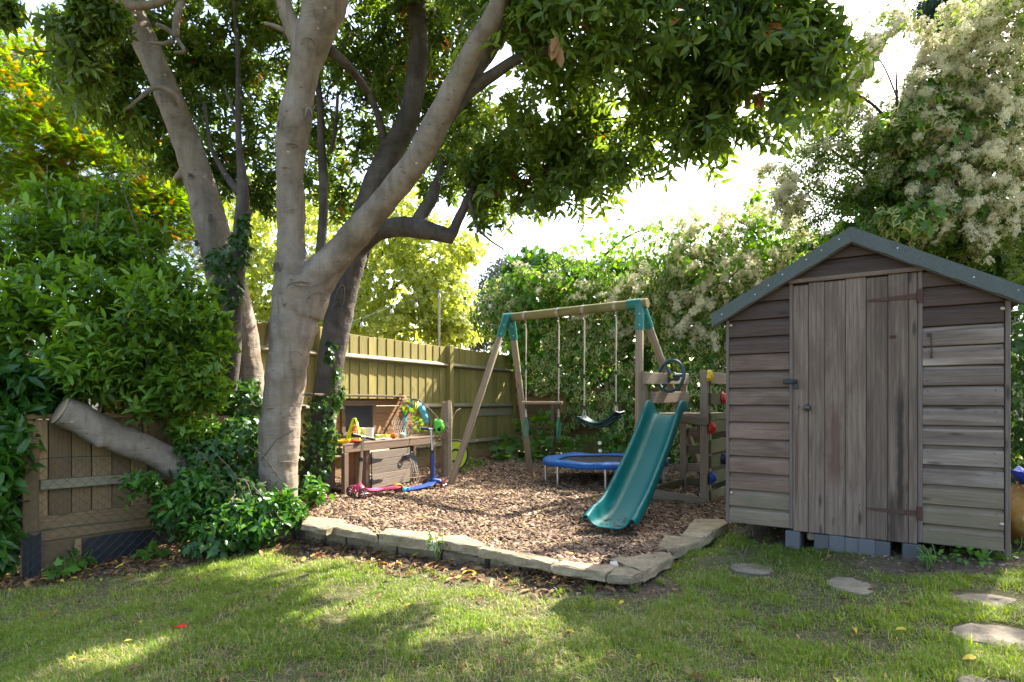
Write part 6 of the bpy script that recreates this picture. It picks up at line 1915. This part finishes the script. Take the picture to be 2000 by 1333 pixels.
# conifer with orange inner sprays at the left
cn = thing('conifer_tree', 'feathery conifer with bright green tips and orange inner sprays behind the laurel bush', 'tree', at(90, 785, 9.5))
branch(cn, [(45, 800, 9.6, 16), (50, 500, 9.6, 14), (55, 300, 9.6, 10), (60, 130, 9.5, 5)], M_BARK_DARK, 'trunk')
for i in range(14):
    y0 = 140 + i * 26
    branch(cn, [(54, y0 + 40, 9.6, 3), (54 + (110 if i % 3 else -50), y0, 9.3, 2), (54 + (240 if i % 3 else -90), y0 - 20 + 20 * (i % 2), 9.0, 1)], M_TWIG)
P, O = blob_points([B(40, 120, 9.3, 75, 50, 360), B(60, 200, 9.2, 110, 60, 600), B(70, 290, 9.1, 120, 60, 640), B(180, 240, 9.2, 90, 60, 420), B(190, 340, 9.1, 110, 60, 560), B(80, 370, 9.0, 100, 50, 460), B(290, 350, 9.3, 80, 60, 360), B(300, 430, 9.3, 80, 55, 360), B(350, 400, 9.5, 50, 60, 200), B(200, 420, 9.2, 110, 50, 420), B(110, 120, 9.4, 30, 26, 60), B(400, 470, 9.6, 40, 70, 160), B(420, 560, 9.6, 40, 60, 140), B(20, 330, 9.0, 60, 120, 300)], .3)
P = np.repeat(P, 5, 0) + rng.normal(0, .12, (len(P) * 5, 3)); O = np.repeat(O, 5, 0)
k = vnoise(P * np.array([1, 1, 2.2]), 1.7, 51) > .27; P, O = P[k], O[k]
n = len(P)
inner = np.clip(1 - np.abs(vnoise(P, 1.2, 52) - .5) * 5, 0, 1)
t = tints(n, .2, .55); t[(rng.random(n) < .04 + .32 * inner)] = 1
D = O * np.array([1, 1, .25]) + rng.normal(0, .35, (n, 3)) + np.array([0, 0, -.1])
leaves('crown', cn, P, D, np.array([0, 0, 1.]) + rng.normal(0, .35, (n, 3)), rng.uniform(.11, .20, n), .7, T_FEATHER, t, ML_CONIFER)

ho = thing('holm_oak', 'distant grey-green tree beyond the fence corner left of the hedge', 'tree', at(965, 785, 18))
branch(ho, [(965, 800, 18, 6), (968, 680, 18, 5), (972, 560, 18, 3)], M_BARK_DARK, 'trunk')
P, O = blob_points([B(960, 640, 18, 48, 50, 1300), B(968, 570, 18, 44, 50, 1200), B(990, 530, 18, 38, 34, 700), B(1010, 600, 18, 40, 70, 800), B(930, 660, 18, 26, 30, 400), B(1030, 520, 18.3, 34, 26, 300)], .3)
ivy_patch(ho, P, O, .11, .17, ML_OAK, T_SIMPLE, .5, name='crown')

dc = thing('drooping_conifer', 'dark drooping conifer top hanging above the cream flowering tree', 'tree', at(1850, 785, 11.5))
branch(dc, [(1880, 900, 11.5, 14), (1880, 300, 11.5, 12), (1875, -150, 11.5, 10), (1870, -300, 11.5, 6)], M_BARK_DARK, 'trunk')
P, O = blob_points([B(1850, 5, 11.3, 60, 45, 900), B(1885, 25, 11.3, 40, 35, 400), B(1870, -120, 11.4, 110, 100, 800), B(1930, 15, 11.3, 30, 36, 200)], .3)
n = len(P)
leaves('crown', dc, P, O * .5 + np.array([0, 0, -1.0]) + rng.normal(0, .25, (n, 3)), O + rng.normal(0, .4, (n, 3)), rng.uniform(.18, .34, n), .45, T_FEATHER, tints(n), ML_DARKCON)

# ================================================================== HEDGE ALONG THE RIGHT BOUNDARY
H0, HD = Vector((-.12, 11.65, 0)), Vector((.864, -.503, 0))
HN_ = Vector((-.503, -.864, 0))
def HP(s, z_, o=0.0): return H0 + HD * s + HN_ * o + Vector((0, 0, z_))
pf = thing('panel_fence', 'low brown boarded fence showing through gaps in the ivy behind the trampoline', 'fence', HP(2, 0))
for q in range(8):
    for s0, s1 in ((.1, 1.02), (1.08, 2.1), (2.16, 4.2), (4.26, 6.4)):
        plank('board', HP(s0, .12 + q * .15, .0), HP(s1, .12 + q * .15, .0), .15, .015, HN_, M_FENCE_BROWN, pf, roll=R(4))
for s0 in (.06, 1.05, 2.13, 4.23, 6.43): plank('post', HP(s0, -.1, .03), HP(s0, 1.35, .03), .075, .07, HN_, M_FENCE_RAIL, pf)
hd = thing('ivy_hedge', 'tall wall of cream-edged variegated ivy behind the swing, trampoline and shed', 'hedge', HP(3, 0))
def wall_pts(n, s0, s1, z0, z1f, depth0, depth1):
    s_ = rng.uniform(s0, s1, n); zt = z1f(s_)
    z_ = z0 + (zt - z0) * rng.random(n)
    w = vnoise(np.stack([s_, z_], 1), 1.1, 61); w2 = vnoise(np.stack([s_, z_], 1), 3.2, 62)
    o = depth0 + (depth1 - depth0) * rng.random(n) + (w - .5) * .75 + (w2 - .5) * .3
    P = np.array(H0) + s_[:, None] * np.array(HD) + o[:, None] * np.array(HN_); P[:, 2] += z_
    e = .12
    gs = (vnoise(np.stack([s_ + e, z_], 1), 1.1, 61) - w) / e * .75 + (vnoise(np.stack([s_ + e, z_], 1), 3.2, 62) - w2) / e * .3
    gzz = (vnoise(np.stack([s_, z_ + e], 1), 1.1, 61) - w) / e * .75 + (vnoise(np.stack([s_, z_ + e], 1), 3.2, 62) - w2) / e * .3
    N = np.array(HN_)[None] - gs[:, None] * np.array(HD)[None] - gzz[:, None] * np.array([0, 0, 1.])
    return P, nrm(N), s_, z_
top_ivy = lambda s: np.interp(s, [-.4, .3, 1.5, 3, 5, 9], [3.3, 3.6, 3.2, 3.1, 3.2, 3.4])
P, N, s_, z_ = wall_pts(15500, -.35, 8.6, .05, top_ivy, .12, .40)
bare = ((s_ < .35) & (z_ < 1.95)) | ((s_ < 1.35) | ((s_ > 1.75) & (s_ < 2.15) & (z_ < .6))) & (z_ < 1.08 + .25 * vnoise(np.stack([s_, z_], 1), 2, 5)) & (vnoise(np.stack([s_ * 1.3, z_ * 2], 1), 1.7, 63) < .66)
gap = vnoise(np.stack([s_, z_], 1), 2.3, 64) < .22
k = ~bare & ~gap
P, N = P[k], N[k]
var = rng.random(len(P)) < .55 + .5 * (vnoise(P, .9, 66) - .5)
ivy_patch(hd, P[var], N[var], .085, .14, ML_VAR, name='variegated_foliage')
ivy_patch(hd, P[~var], N[~var], .075, .125, ML_VARG, name='green_foliage')
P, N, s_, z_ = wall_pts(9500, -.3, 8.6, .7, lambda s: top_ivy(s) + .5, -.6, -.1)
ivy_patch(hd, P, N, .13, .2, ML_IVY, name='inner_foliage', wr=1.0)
for i in range(30):
    s0 = random.uniform(0, 8); pts = [HP(s0 + .05 * math.sin(q * 1.3 + i) * q, .3 * q, -.15 + .05 * math.sin(q + i)) for q in range(11)]
    MB().tube(pts, .012, 5).build('stem', M_TWIG, hd, True)

def firethorn(parent, blobs, nl, nb, big=1.0, seed=71, carve=False):
    """arching sprays: small leaves all along, corymbs of cream blossom in dense strings on many of them"""
    LP_, LD_, BP_, BO_ = [], [], [], []
    for cx, cy_, cz, rx, ry, rz, n in blobs:
        m_ = max(3, int(n * .55))
        for q in range(m_):
            d = rng.normal(0, 1, 3); d /= np.linalg.norm(d)
            o = np.array([cx, cy_, cz]) + d * np.array([rx, ry, rz]) * rng.uniform(.1, .75)
            u = d * .8 + rng.normal(0, .45, 3) + np.array([-.25, -.3, .25]); u /= np.linalg.norm(u)
            L_ = rng.uniform(.5, 1.0) * (rx + rz) * .6
            t_ = rng.random(int(nl * 1.8)) ** .8
            sp = lambda t: o + u * (L_ * t)[:, None] + np.array([0, 0, -1.]) * (.42 * L_ * t * t)[:, None]
            p = sp(t_); LP_.append(p + rng.normal(0, .035 * big, p.shape)); LD_.append(np.repeat(u[None], len(p), 0))
            bl_ = vnoise(np.array([o]), .9 / big, seed)[0]
            if bl_ > .44:
                t_ = .25 + .75 * rng.random(int(nb * (1.6 + 2.6 * (bl_ - .4) / .5)))
                p = sp(t_) + np.array([-.02, -.05, .04]) * big; BP_.append(p + rng.normal(0, .03 * big, p.shape)); BO_.append(np.repeat(d[None], len(p), 0))
    P, D = np.vstack(LP_), np.vstack(LD_)
    if carve: k = ~open_to_sun(P, grow=.06); P, D = P[k], D[k]
    n = len(P)
    leaves('foliage', parent, P, D + rng.normal(0, .7, (n, 3)), rng.normal(0, .6, (n, 3)) + np.array([0, -.2, .7]), rng.uniform(.03, .055, n) * big, .5, T_SIMPLE, tints(n, mean=.5), ML_PYRA)
    P, O = np.vstack(BP_), np.vstack(BO_)
    if carve: k = ~open_to_sun(P, grow=.06); P, O = P[k], O[k]
    n = len(P)
    leaves('blossom', parent, P, rng.normal(0, 1, (n, 3)), O * .6 + np.array([-.2, -.6, .5]) + rng.normal(0, .35, (n, 3)), rng.uniform(.032, .060, n) * big, 1.0, T_BLOSSOM, tints(n, .25, .5), ML_BLOSSOM)
fs_ = thing('flowering_shrub', 'firethorn covered in cream blossom along the top of the ivy hedge behind the swing', 'shrub', at(1300, 700, 9.8))
fb = [B(1100, 560, 10.9, 70, 70, 60), B(1160, 500, 10.6, 75, 55, 60), B(1240, 480, 10.3, 80, 60, 70), B(1200, 590, 10.3, 80, 60, 70), B(1300, 470, 10.0, 80, 55, 70), B(1300, 560, 9.9, 80, 70, 80), B(1390, 450, 9.6, 80, 50, 70), B(1400, 540, 9.4, 80, 70, 80), B(1370, 630, 9.3, 70, 50, 60), B(1480, 450, 9.3, 70, 55, 70), B(1490, 540, 9.0, 70, 60, 60), B(1050, 560, 11.2, 50, 60, 30), B(1250, 660, 10.1, 40, 40, 20), B(1540, 480, 9.0, 40, 60, 34), B(1300, 640, 9.8, 55, 40, 30)]
firethorn(fs_, fb, 22, 22)
P, O = blob_points([B(1240, 510, 10.2, 130, 70, 420), B(1400, 520, 9.5, 130, 90, 480), B(1480, 410, 9.3, 34, 50, 150), B(1040, 600, 11.1, 60, 90, 700), B(1020, 660, 11.3, 40, 60, 380), B(1130, 560, 10.8, 60, 60, 300), B(1500, 470, 9.1, 60, 60, 200)], .3)
ivy_patch(fs_, P, O, .08, .13, ML_VARG, name='ivy_foliage', mean=.65)
for rows in ([(1440, 480, 9.3, 3), (1400, 450, 9.4, 2.5), (1350, 440, 9.5, 1.5)], [(1500, 480, 9.1, 3), (1470, 450, 9.2, 2), (1440, 430, 9.2, 1)], [(1180, 500, 10.4, 3), (1230, 460, 10.3, 2), (1290, 440, 10.2, 1)], [(1390, 560, 9.2, 3), (1430, 540, 9.1, 2), (1470, 490, 9.0, 1)]):
    branch(fs_, rows, M_TWIG, n=5)

ft = thing('flowering_tree', 'tall arching firethorn tree thick with cream blossom above the shed roof', 'tree', at(1750, 800, 7.6))
tb = [B(1580, 330, 8.2, 70, 70, 70), B(1600, 420, 8.0, 60, 50, 60), B(1630, 250, 8.2, 80, 60, 70), B(1530, 400, 8.2, 40, 40, 34), B(1700, 150, 8.1, 90, 60, 70), B(1660, 240, 8.2, 90, 70, 90), B(1780, 300, 7.8, 100, 80, 90), B(1850, 230, 7.6, 90, 80, 90), B(1700, 380, 7.9, 90, 60, 80), B(1920, 180, 7.6, 90, 80, 80), B(1800, 160, 7.8, 110, 80, 110), B(1900, 110, 7.6, 110, 90, 130), B(1970, 60, 7.4, 80, 80, 90), B(1700, 200, 7.9, 90, 70, 90), B(1640, 190, 8.0, 80, 60, 70), B(1700, 290, 7.8, 90, 80, 100), B(1620, 320, 8.0, 70, 80, 80), B(1760, 380, 7.6, 90, 60, 80), B(1950, 260, 7.2, 90, 80, 120), B(1880, 330, 7.2, 90, 60, 110), B(1980, 400, 7.0, 80, 80, 110), B(1870, 440, 7.1, 80, 60, 100), B(1960, 490, 6.9, 60, 40, 60), B(1640, 410, 7.8, 70, 60, 70), B(1590, 260, 8.1, 60, 40, 40), B(1560, 380, 8.1, 46, 60, 40), B(1745, 95, 7.9, 46, 60, 40), B(1720, 30, 8.0, 36, 34, 20), B(1810, 480, 7.2, 60, 30, 40), B(1540, 320, 8.2, 36, 26, 14), B(1690, 110, 8.0, 60, 16, 14), B(1680, 60, 8.0, 50, 12, 10), B(1590, 190, 8.1, 50, 26, 24), B(1500, 345, 8.2, 26, 16, 8)]
firethorn(ft, tb, 27, 25, seed=81, carve=True)
firethorn(ft, [(5.6, 8.9, 8.3, 1.6, 1.5, 1.0, 160), (4.6, 8.6, 7.9, 1.0, 1.0, .8, 60), (6.4, 6.6, 7.2, 1.8, 1.5, 1.5, 150), (8.2, 7.5, 6.5, 1.6, 1.5, 2.2, 120), B(2080, 0, 7.6, 170, 170, 60), B(2120, 250, 7.2, 150, 170, 60), B(1960, -80, 7.8, 160, 110, 50)], 22, 6, big=2.4, seed=91, carve=True)
P, O = blob_points([B(1790, 260, 7.5, 90, 70, 520), B(1830, 200, 7.5, 70, 50, 300), B(1770, 440, 7.2, 90, 45, 520), B(1690, 470, 7.5, 70, 30, 240), B(1860, 270, 7.3, 70, 50, 260), B(1900, 400, 7.0, 60, 40, 160), B(1800, 340, 7.4, 70, 50, 260)], .4)
v_ = rng.random(len(P)) < .6
ivy_patch(ft, P[v_], O[v_], .09, .15, ML_VAR, name='ivy_foliage')
ivy_patch(ft, P[~v_], O[~v_], .09, .15, ML_VARG, name='ivy_foliage')
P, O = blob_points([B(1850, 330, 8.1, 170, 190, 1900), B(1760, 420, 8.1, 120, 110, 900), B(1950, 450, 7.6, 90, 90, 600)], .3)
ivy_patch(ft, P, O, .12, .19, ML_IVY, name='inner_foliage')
branch(ft, [(1780, 900, 7.9, 16), (1770, 600, 7.9, 14), (1765, 450, 7.9, 10), (1755, 300, 7.9, 7), (1752, 200, 7.9, 3), (1750, 130, 8.0, 1.2)], M_BARK_DARK, 'trunk')
for rows in ([(1760, 380, 7.9, 5), (1690, 340, 7.9, 3.5), (1620, 290, 8.0, 2.5), (1560, 235, 8.1, 1.5)], [(1765, 440, 7.9, 5), (1680, 400, 7.8, 3.5), (1600, 380, 8, 2), (1540, 330, 8.2, 1)], [(1860, 165, 7.5, 3), (1840, 130, 7.5, 2.5), (1800, 105, 7.6, 1.5)], [(1755, 300, 7.9, 4), (1720, 220, 7.9, 3), (1660, 180, 8, 2), (1600, 170, 8.1, 1)], [(1752, 190, 8, 2), (1720, 120, 8, 1.5), (1670, 70, 8, 1)], [(1770, 400, 7.7, 6), (1850, 300, 7.5, 4), (1920, 200, 7.4, 3), (1990, 100, 7.3, 2)]):
    branch(ft, rows, M_TWIG, n=6)

ir = thing('ivy_hedge', 'dark green ivy bank in the narrow gap right of the shed above the plastic bag', 'hedge', at(2010, 900, 4.6))
P, O = blob_points([B(2030, 640, 4.7, 62, 70, 300), B(2030, 760, 4.6, 64, 80, 380), B(2030, 880, 4.5, 66, 80, 380), B(2060, 980, 4.4, 60, 80, 260)], .4)
ivy_patch(ir, P, O, .05, .08, ML_IVY)

def plant(label, blobs, L0, L1, mat, tmpl, wr, upn=1.0, name='leafy_plant', mean=.5):
    r_ = thing(name, label, 'plant', (blobs[0][0], blobs[0][1], max(gz(blobs[0][0], blobs[0][1]), -.4)))
    P, O = blob_points(blobs, .3)
    n = len(P)
    leaves('foliage', r_, P, O + rng.normal(0, .4, (n, 3)) * np.array([1, 1, .5]), rng.normal(0, .3, (n, 3)) + np.array([0, -.3, upn]), rng.uniform(L0, L1, n), wr, tmpl, tints(n, mean=mean), mat)
    for i in range(7):
        b_ = random.choice(blobs); p0 = Vector((b_[0], b_[1], gz(b_[0], b_[1]) - .02)); p1 = Vector(b_[:3]) + Vector((random.uniform(-.1, .1), random.uniform(-.1, .1), .06))
        MB().tube([p0, p0.lerp(p1, .5) + Vector((.02, 0, 0)), p1], .004, 5).build('stem', M_WEEDSTEM, r_, True)
    return r_
M_WEEDSTEM = plain('green_stem', (.08, .14, .03), .6)
rl = plant('round-leaved green plant growing at the fence corner behind the swing leg', [B(1000, 880, 10.0, 40, 26, 50), B(1045, 845, 10.2, 40, 40, 60), B(1060, 830, 10.4, 24, 22, 22), B(1010, 895, 9.8, 40, 22, 44)], .12, .2, ML_WEED, T_SIMPLE, .95, mean=.25)
wf_ = plant('bindweed with small white trumpet flowers behind the trampoline', [B(1160, 868, 9.9, 50, 16, 60), B(1220, 865, 9.6, 40, 20, 50), B(1110, 880, 10.0, 40, 14, 40)], .08, .13, ML_WEED, T_IVY, .9, mean=.3)
for px, py in ((1171, 866), (1172, 881)):
    c_ = at(px, py, 9.3)
    MB().lathe([(.004, -.03), (.012, -.01), (.032, .012), (.03, .012), (.01, -.008)], c_, 10, Matrix.Rotation(R(70), 3, 'X')).build('flower', M_WHITE, wf_, True)
def gplant(label, spots, L0, L1, tmpl, wr, name='weed'):
    bl_ = []
    for px, py, r_, n_ in spots:
        p = onz(px, py, -.05); z_ = gz(p.x, p.y); p = onz(px, py, z_)
        bl_.append((p.x, p.y, z_ + .03, r_, r_, .04, n_))
    return plant(label, bl_, L0, L1, ML_WEED, tmpl, wr, name=name)
gplant('low green weeds sprouting in the bare soil at the right front of the shed', [(1895, 1095, .10, 40), (1925, 1088, .10, 40), (1955, 1090, .09, 34), (1980, 1078, .09, 30)], .024, .042, T_IVY, .9)
gplant('leafy weed growing just right of the lone right concrete block', [(1822, 1098, .07, 26), (1812, 1108, .05, 14)], .022, .038, T_IVY, .9)
gplant('trailing green ivy spilling over the leaf litter below the brown fence', [(175, 1075, .14, 60), (215, 1050, .14, 60), (150, 1100, .10, 30), (255, 1060, .16, 60), (120, 1120, .08, 20), (300, 1085, .12, 40)], .05, .085, T_IVY, .9, 'trailing_ivy')
gplant('dark creeping plants at the foot of the fence behind the concrete post', [(915, 915, .25, 60), (890, 925, .2, 40), (935, 908, .2, 40)], .05, .09, T_SIMPLE, .7)
gplant('small green sprig growing at the mortar joint of the stone edging', [(850, 1068, .05, 20), (845, 1080, .05, 16)], .04, .07, T_SIMPLE, .18)

# ================================================================== GROUND COVER
def scatter(n, x0, x1, y0, y1, dens):
    x = rng.uniform(x0, x1, n * 4); y = y0 * (y1 / y0) ** rng.random(n * 4)          # denser near the camera
    k = rng.random(n * 4) < dens(x, y)
    return x[k][:n], y[k][:n]
def infield(x, y, m=.15):
    return (np.abs(x) < y * (1000 / F_PX) + m + .2)
def grass_d(x, y):
    P = np.stack([x, y], 1)
    so = shed_soil(x, y)
    d = .11 + 1.55 * vnoise(P, 1.7, 101) * np.clip(vnoise(P, 6.5, 102) * 2.2 - .62, .03, 1)
    d = np.where(vnoise(P, 3.3, 103) < .26, d * .4, d)
    d *= np.clip(1 - so * 1.25, .015, 1)
    d *= ~in_poly(x, y, BED) & infield(x, y)
    dist = np.full(x.shape, 9.)
    for (px, py), rx, ry, lab in SS:
        p = onz(px, py, .02); k = p.y / F_PX
        dy = abs(onz(px, py - ry, .02).y - onz(px, py + ry, .02).y) / 2
        dist = np.minimum(dist, np.hypot((x - p.x) / (rx * k), (y - p.y) / dy))
    return np.where(dist < .97, 0, d)
x, y = scatter(250000, -4.6, 4.2, 2.05, 5.9, grass_d)
tx_, ty_ = scatter(900, -4.2, 4.0, 2.1, 5.4, lambda x, y: np.clip(grass_d(x, y) * 1.3, 0, 1))
extra = []
for px, py in [(636 + 560 - 560, 0)] * 0 + [(846, 1076), (1010, 1128), (1095, 1148), (1150, 1150), (1290, 1140), (1345, 1110), (1432, 1062), (1500, 1068), (930, 1100), (760, 1070), (1240, 1150), (1800, 1110), (1740, 1100)]:
    p_ = onz(px, py, -.05); extra.append((p_.x, p_.y))
tx_ = np.concatenate([tx_, [e[0] for e in extra]]); ty_ = np.concatenate([ty_, [e[1] for e in extra]])
cnt = np.concatenate([rng.integers(10, 40, len(tx_) - len(extra)), np.full(len(extra), 60)])
ti = np.repeat(np.arange(len(tx_)), cnt)
n0 = len(x)
x = np.concatenate([x, tx_[ti] + rng.normal(0, .016, len(ti))]); y = np.concatenate([y, ty_[ti] + rng.normal(0, .016, len(ti))])
n = len(x)
tuft = np.arange(n) >= n0
Pn = np.stack([x, y], 1)
z = ground_z(x, y)
hgt = (.016 + .046 * vnoise(Pn, 5, 104) * rng.random(n) + .012 * rng.random(n)) * (1 + .5 * (vnoise(Pn, 1.2, 105) - .5)) * (1 - .45 * shed_soil(x, y))
hgt = np.where(tuft, rng.uniform(.02, .055, n), hgt * .85)
ang = rng.random(n) * 6.283; lean = rng.uniform(.2, 1.25, n)
dx, dy = np.cos(ang), np.sin(ang)
w = rng.uniform(.0011, .0022, n)
flat = (rng.random(n) < .38) & ~tuft                 # blades lying in the thatch
lean = np.where(flat, rng.uniform(1.6, 2.6, n), lean)
b0 = np.stack([x, y, z - .003], 1)
dd = np.stack([dx, dy, np.zeros(n)], 1); ss = np.stack([-dy, dx, np.zeros(n)], 1)
mid = b0 + dd * (hgt * lean * .4)[:, None] + np.array([0, 0, 1.]) * (hgt * np.where(flat, .34, .62))[:, None]
tip = b0 + dd * (hgt * lean)[:, None] + np.array([0, 0, 1.]) * (hgt * (1 - .3 * lean))[:, None]
V = np.stack([b0 - ss * w[:, None], b0 + ss * w[:, None], mid + ss * (w * .8)[:, None], mid - ss * (w * .8)[:, None], tip], 1).reshape(-1, 3)
lo = (np.array([0, 1, 2, 3, 3, 2, 4])[None] + (np.arange(n) * 5)[:, None]).ravel()
stt = (np.array([0, 4])[None] + (np.arange(n) * 7)[:, None]).ravel()
dry = vnoise(Pn, 2.1, 106)
t = np.clip(.45 + .5 * (vnoise(Pn, 1.1, 107) - .5) + rng.normal(0, .18, n), .02, .92)
t[flat & (rng.random(n) < .3)] = 1
t[rng.random(n) < .10 + .40 * np.clip(dry - .5, 0, 1) * 2] = 1
tag(link('grass', np_mesh('grass', V, lo, stt, ML_GRASS, {'tint': np.repeat(t, 5)})), 'short patchy lawn grass with dry straw in it', 'grass', kind='stuff')

# bark chips
def chips(name, x, y, z, s0, s1, mat, label, flat=.35):
    n = len(x)
    l = rng.uniform(s0, s1, n); w = l * rng.uniform(.25, .5, n); h = rng.uniform(.002, .006, n)
    a = rng.random(n) * 6.283
    ux = nrm(np.stack([np.cos(a), np.sin(a), rng.normal(0, flat, n)], 1))
    up = nrm(np.stack([rng.normal(0, flat, n), rng.normal(0, flat, n), np.ones(n)], 1))
    uz = nrm(up - ux * (up * ux).sum(1, keepdims=True)); uy = np.cross(uz, ux)
    c = np.stack([x, y, z + rng.uniform(0, .014, n)], 1)
    X = ux * (l / 2)[:, None]; Y_ = uy * (w / 2)[:, None]; Z_ = uz * h[:, None]
    tp = rng.uniform(.4, 1, n)[:, None]
    V = np.stack([c - X - Y_ * tp, c + X - Y_, c + X * .9 + Y_ * tp, c - X + Y_, c - X * .94 - Y_ * tp * .85 + Z_, c + X * .94 - Y_ * .85 + Z_, c + X * .85 + Y_ * tp * .85 + Z_, c - X * .94 + Y_ * .85 + Z_], 1).reshape(-1, 3)
    f = np.array([4, 5, 6, 7, 0, 1, 5, 4, 1, 2, 6, 5, 2, 3, 7, 6, 3, 0, 4, 7])
    lo = (f[None] + (np.arange(n) * 8)[:, None]).ravel()
    stt = (np.array([0, 4, 8, 12, 16])[None] + (np.arange(n) * 20)[:, None]).ravel()
    return tag(link(name, np_mesh(name, V, lo, stt, mat, {'tint': np.repeat(tints(n, .28, .45, old=.015), 8)}, smooth=False)), label, 'bark chips', kind='stuff')
def chipmat():
    m = NT('bark_chip')
    a = m.new('ShaderNodeAttribute', attribute_name='tint')
    c = m.ramp(a.outputs['Fac'], [(0, (.05, .03, .02)), (.3, (.15, .09, .056)), (.6, (.275, .175, .10)), (.92, (.48, .35, .24)), (.98, (.60, .36, .06))])
    v = m.coord('Object', rand=False)
    m.base(m.mix(m.math('MULTIPLY', m.noise(v, 90, 3, .7), .5), c, (.09, .06, .04)))
    m.rough(.85); m.b.inputs['Specular IOR Level'].default_value = .2
    return m.m
M_CHIP = chipmat()
x, y = scatter(52000, -2.9, 3.0, 3.25, 11.4, lambda x, y: (in_poly(x, y, BED) & infield(x, y)) * 1.0)
chips('bark_chips', x, y, bed_h(x, y), .022, .066, M_CHIP, 'brown bark chips covering the play area')
# leaf litter along the border, strays on the lawn and bark
def litter(name, n, dens, box, label, L0=.03, L1=.075, old=.05, wr=.38):
    x, y = scatter(n, *box, dens); m_ = len(x)
    z = ground_z(x, y) + rng.uniform(.006, .02, m_)
    P = np.stack([x, y, z], 1); a = rng.random(m_) * 6.283
    D = np.stack([np.cos(a), np.sin(a), rng.normal(0, .15, m_)], 1)
    N = np.stack([rng.normal(0, .35, m_), rng.normal(0, .35, m_), np.ones(m_)], 1)
    leaves(name, None, P, D, N, rng.uniform(L0, L1, m_), wr, T_LANCE, tints(m_, .28, .45, old=old), ML_LITTER)
    o = bpy.context.scene.objects[-1]
    return o
def put(name, *a, **k):
    before = set(COL.objects)
    litter(name, *a, **k)
    o = [q for q in COL.objects if q not in before][0]
    tag(o, a[3], 'leaf litter', kind='stuff')
put('leaf_litter', 5200, lambda x, y: np.clip(shed_soil(x, y) * 1.1 - .1, 0, 1) * (~in_poly(x, y, BED)) * (x < .6), (-4.6, .6, 3.3, 6.4), 'brown fallen leaves along the border under the bushes', L0=.035, L1=.085)
put('leaf_litter', 230, lambda x, y: (~in_poly(x, y, BED)) * infield(x, y) * .5, (-4, 3.6, 2.1, 4.6), 'scattered fallen leaves on the lawn', old=.12)
put('leaf_litter', 420, lambda x, y: in_poly(x, y, BED) * .6, (-2.6, 2.6, 3.4, 9), 'yellow and brown leaves lying on the bark', old=.3, L0=.03, L1=.06)
x, y = scatter(2600, -3.4, 3.6, 2.4, 5.6, lambda x, y: np.clip(shed_soil(x, y) * 1.2, 0, 1) * (~in_poly(x, y, BED)))
chips('soil_crumbs', x, y, ground_z(x, y), .008, .03, M_CHIP, 'bark crumbs and twigs on the bare soil')
p = onz(352, 1268, -.25); z_ = gz(p.x, p.y)
leaf_red = MB().prism([Vector((p.x - .035, p.y, z_ + .012)), Vector((p.x - .01, p.y - .02, z_ + .02)), Vector((p.x + .035, p.y - .006, z_ + .014)), Vector((p.x + .02, p.y + .02, z_ + .025)), Vector((p.x - .015, p.y + .018, z_ + .018))], (0, 0, .003))
leaf_red.solo('red_leaf', M_RED, 'small bright red leaf lying on the grass at the lower left', 'leaf')
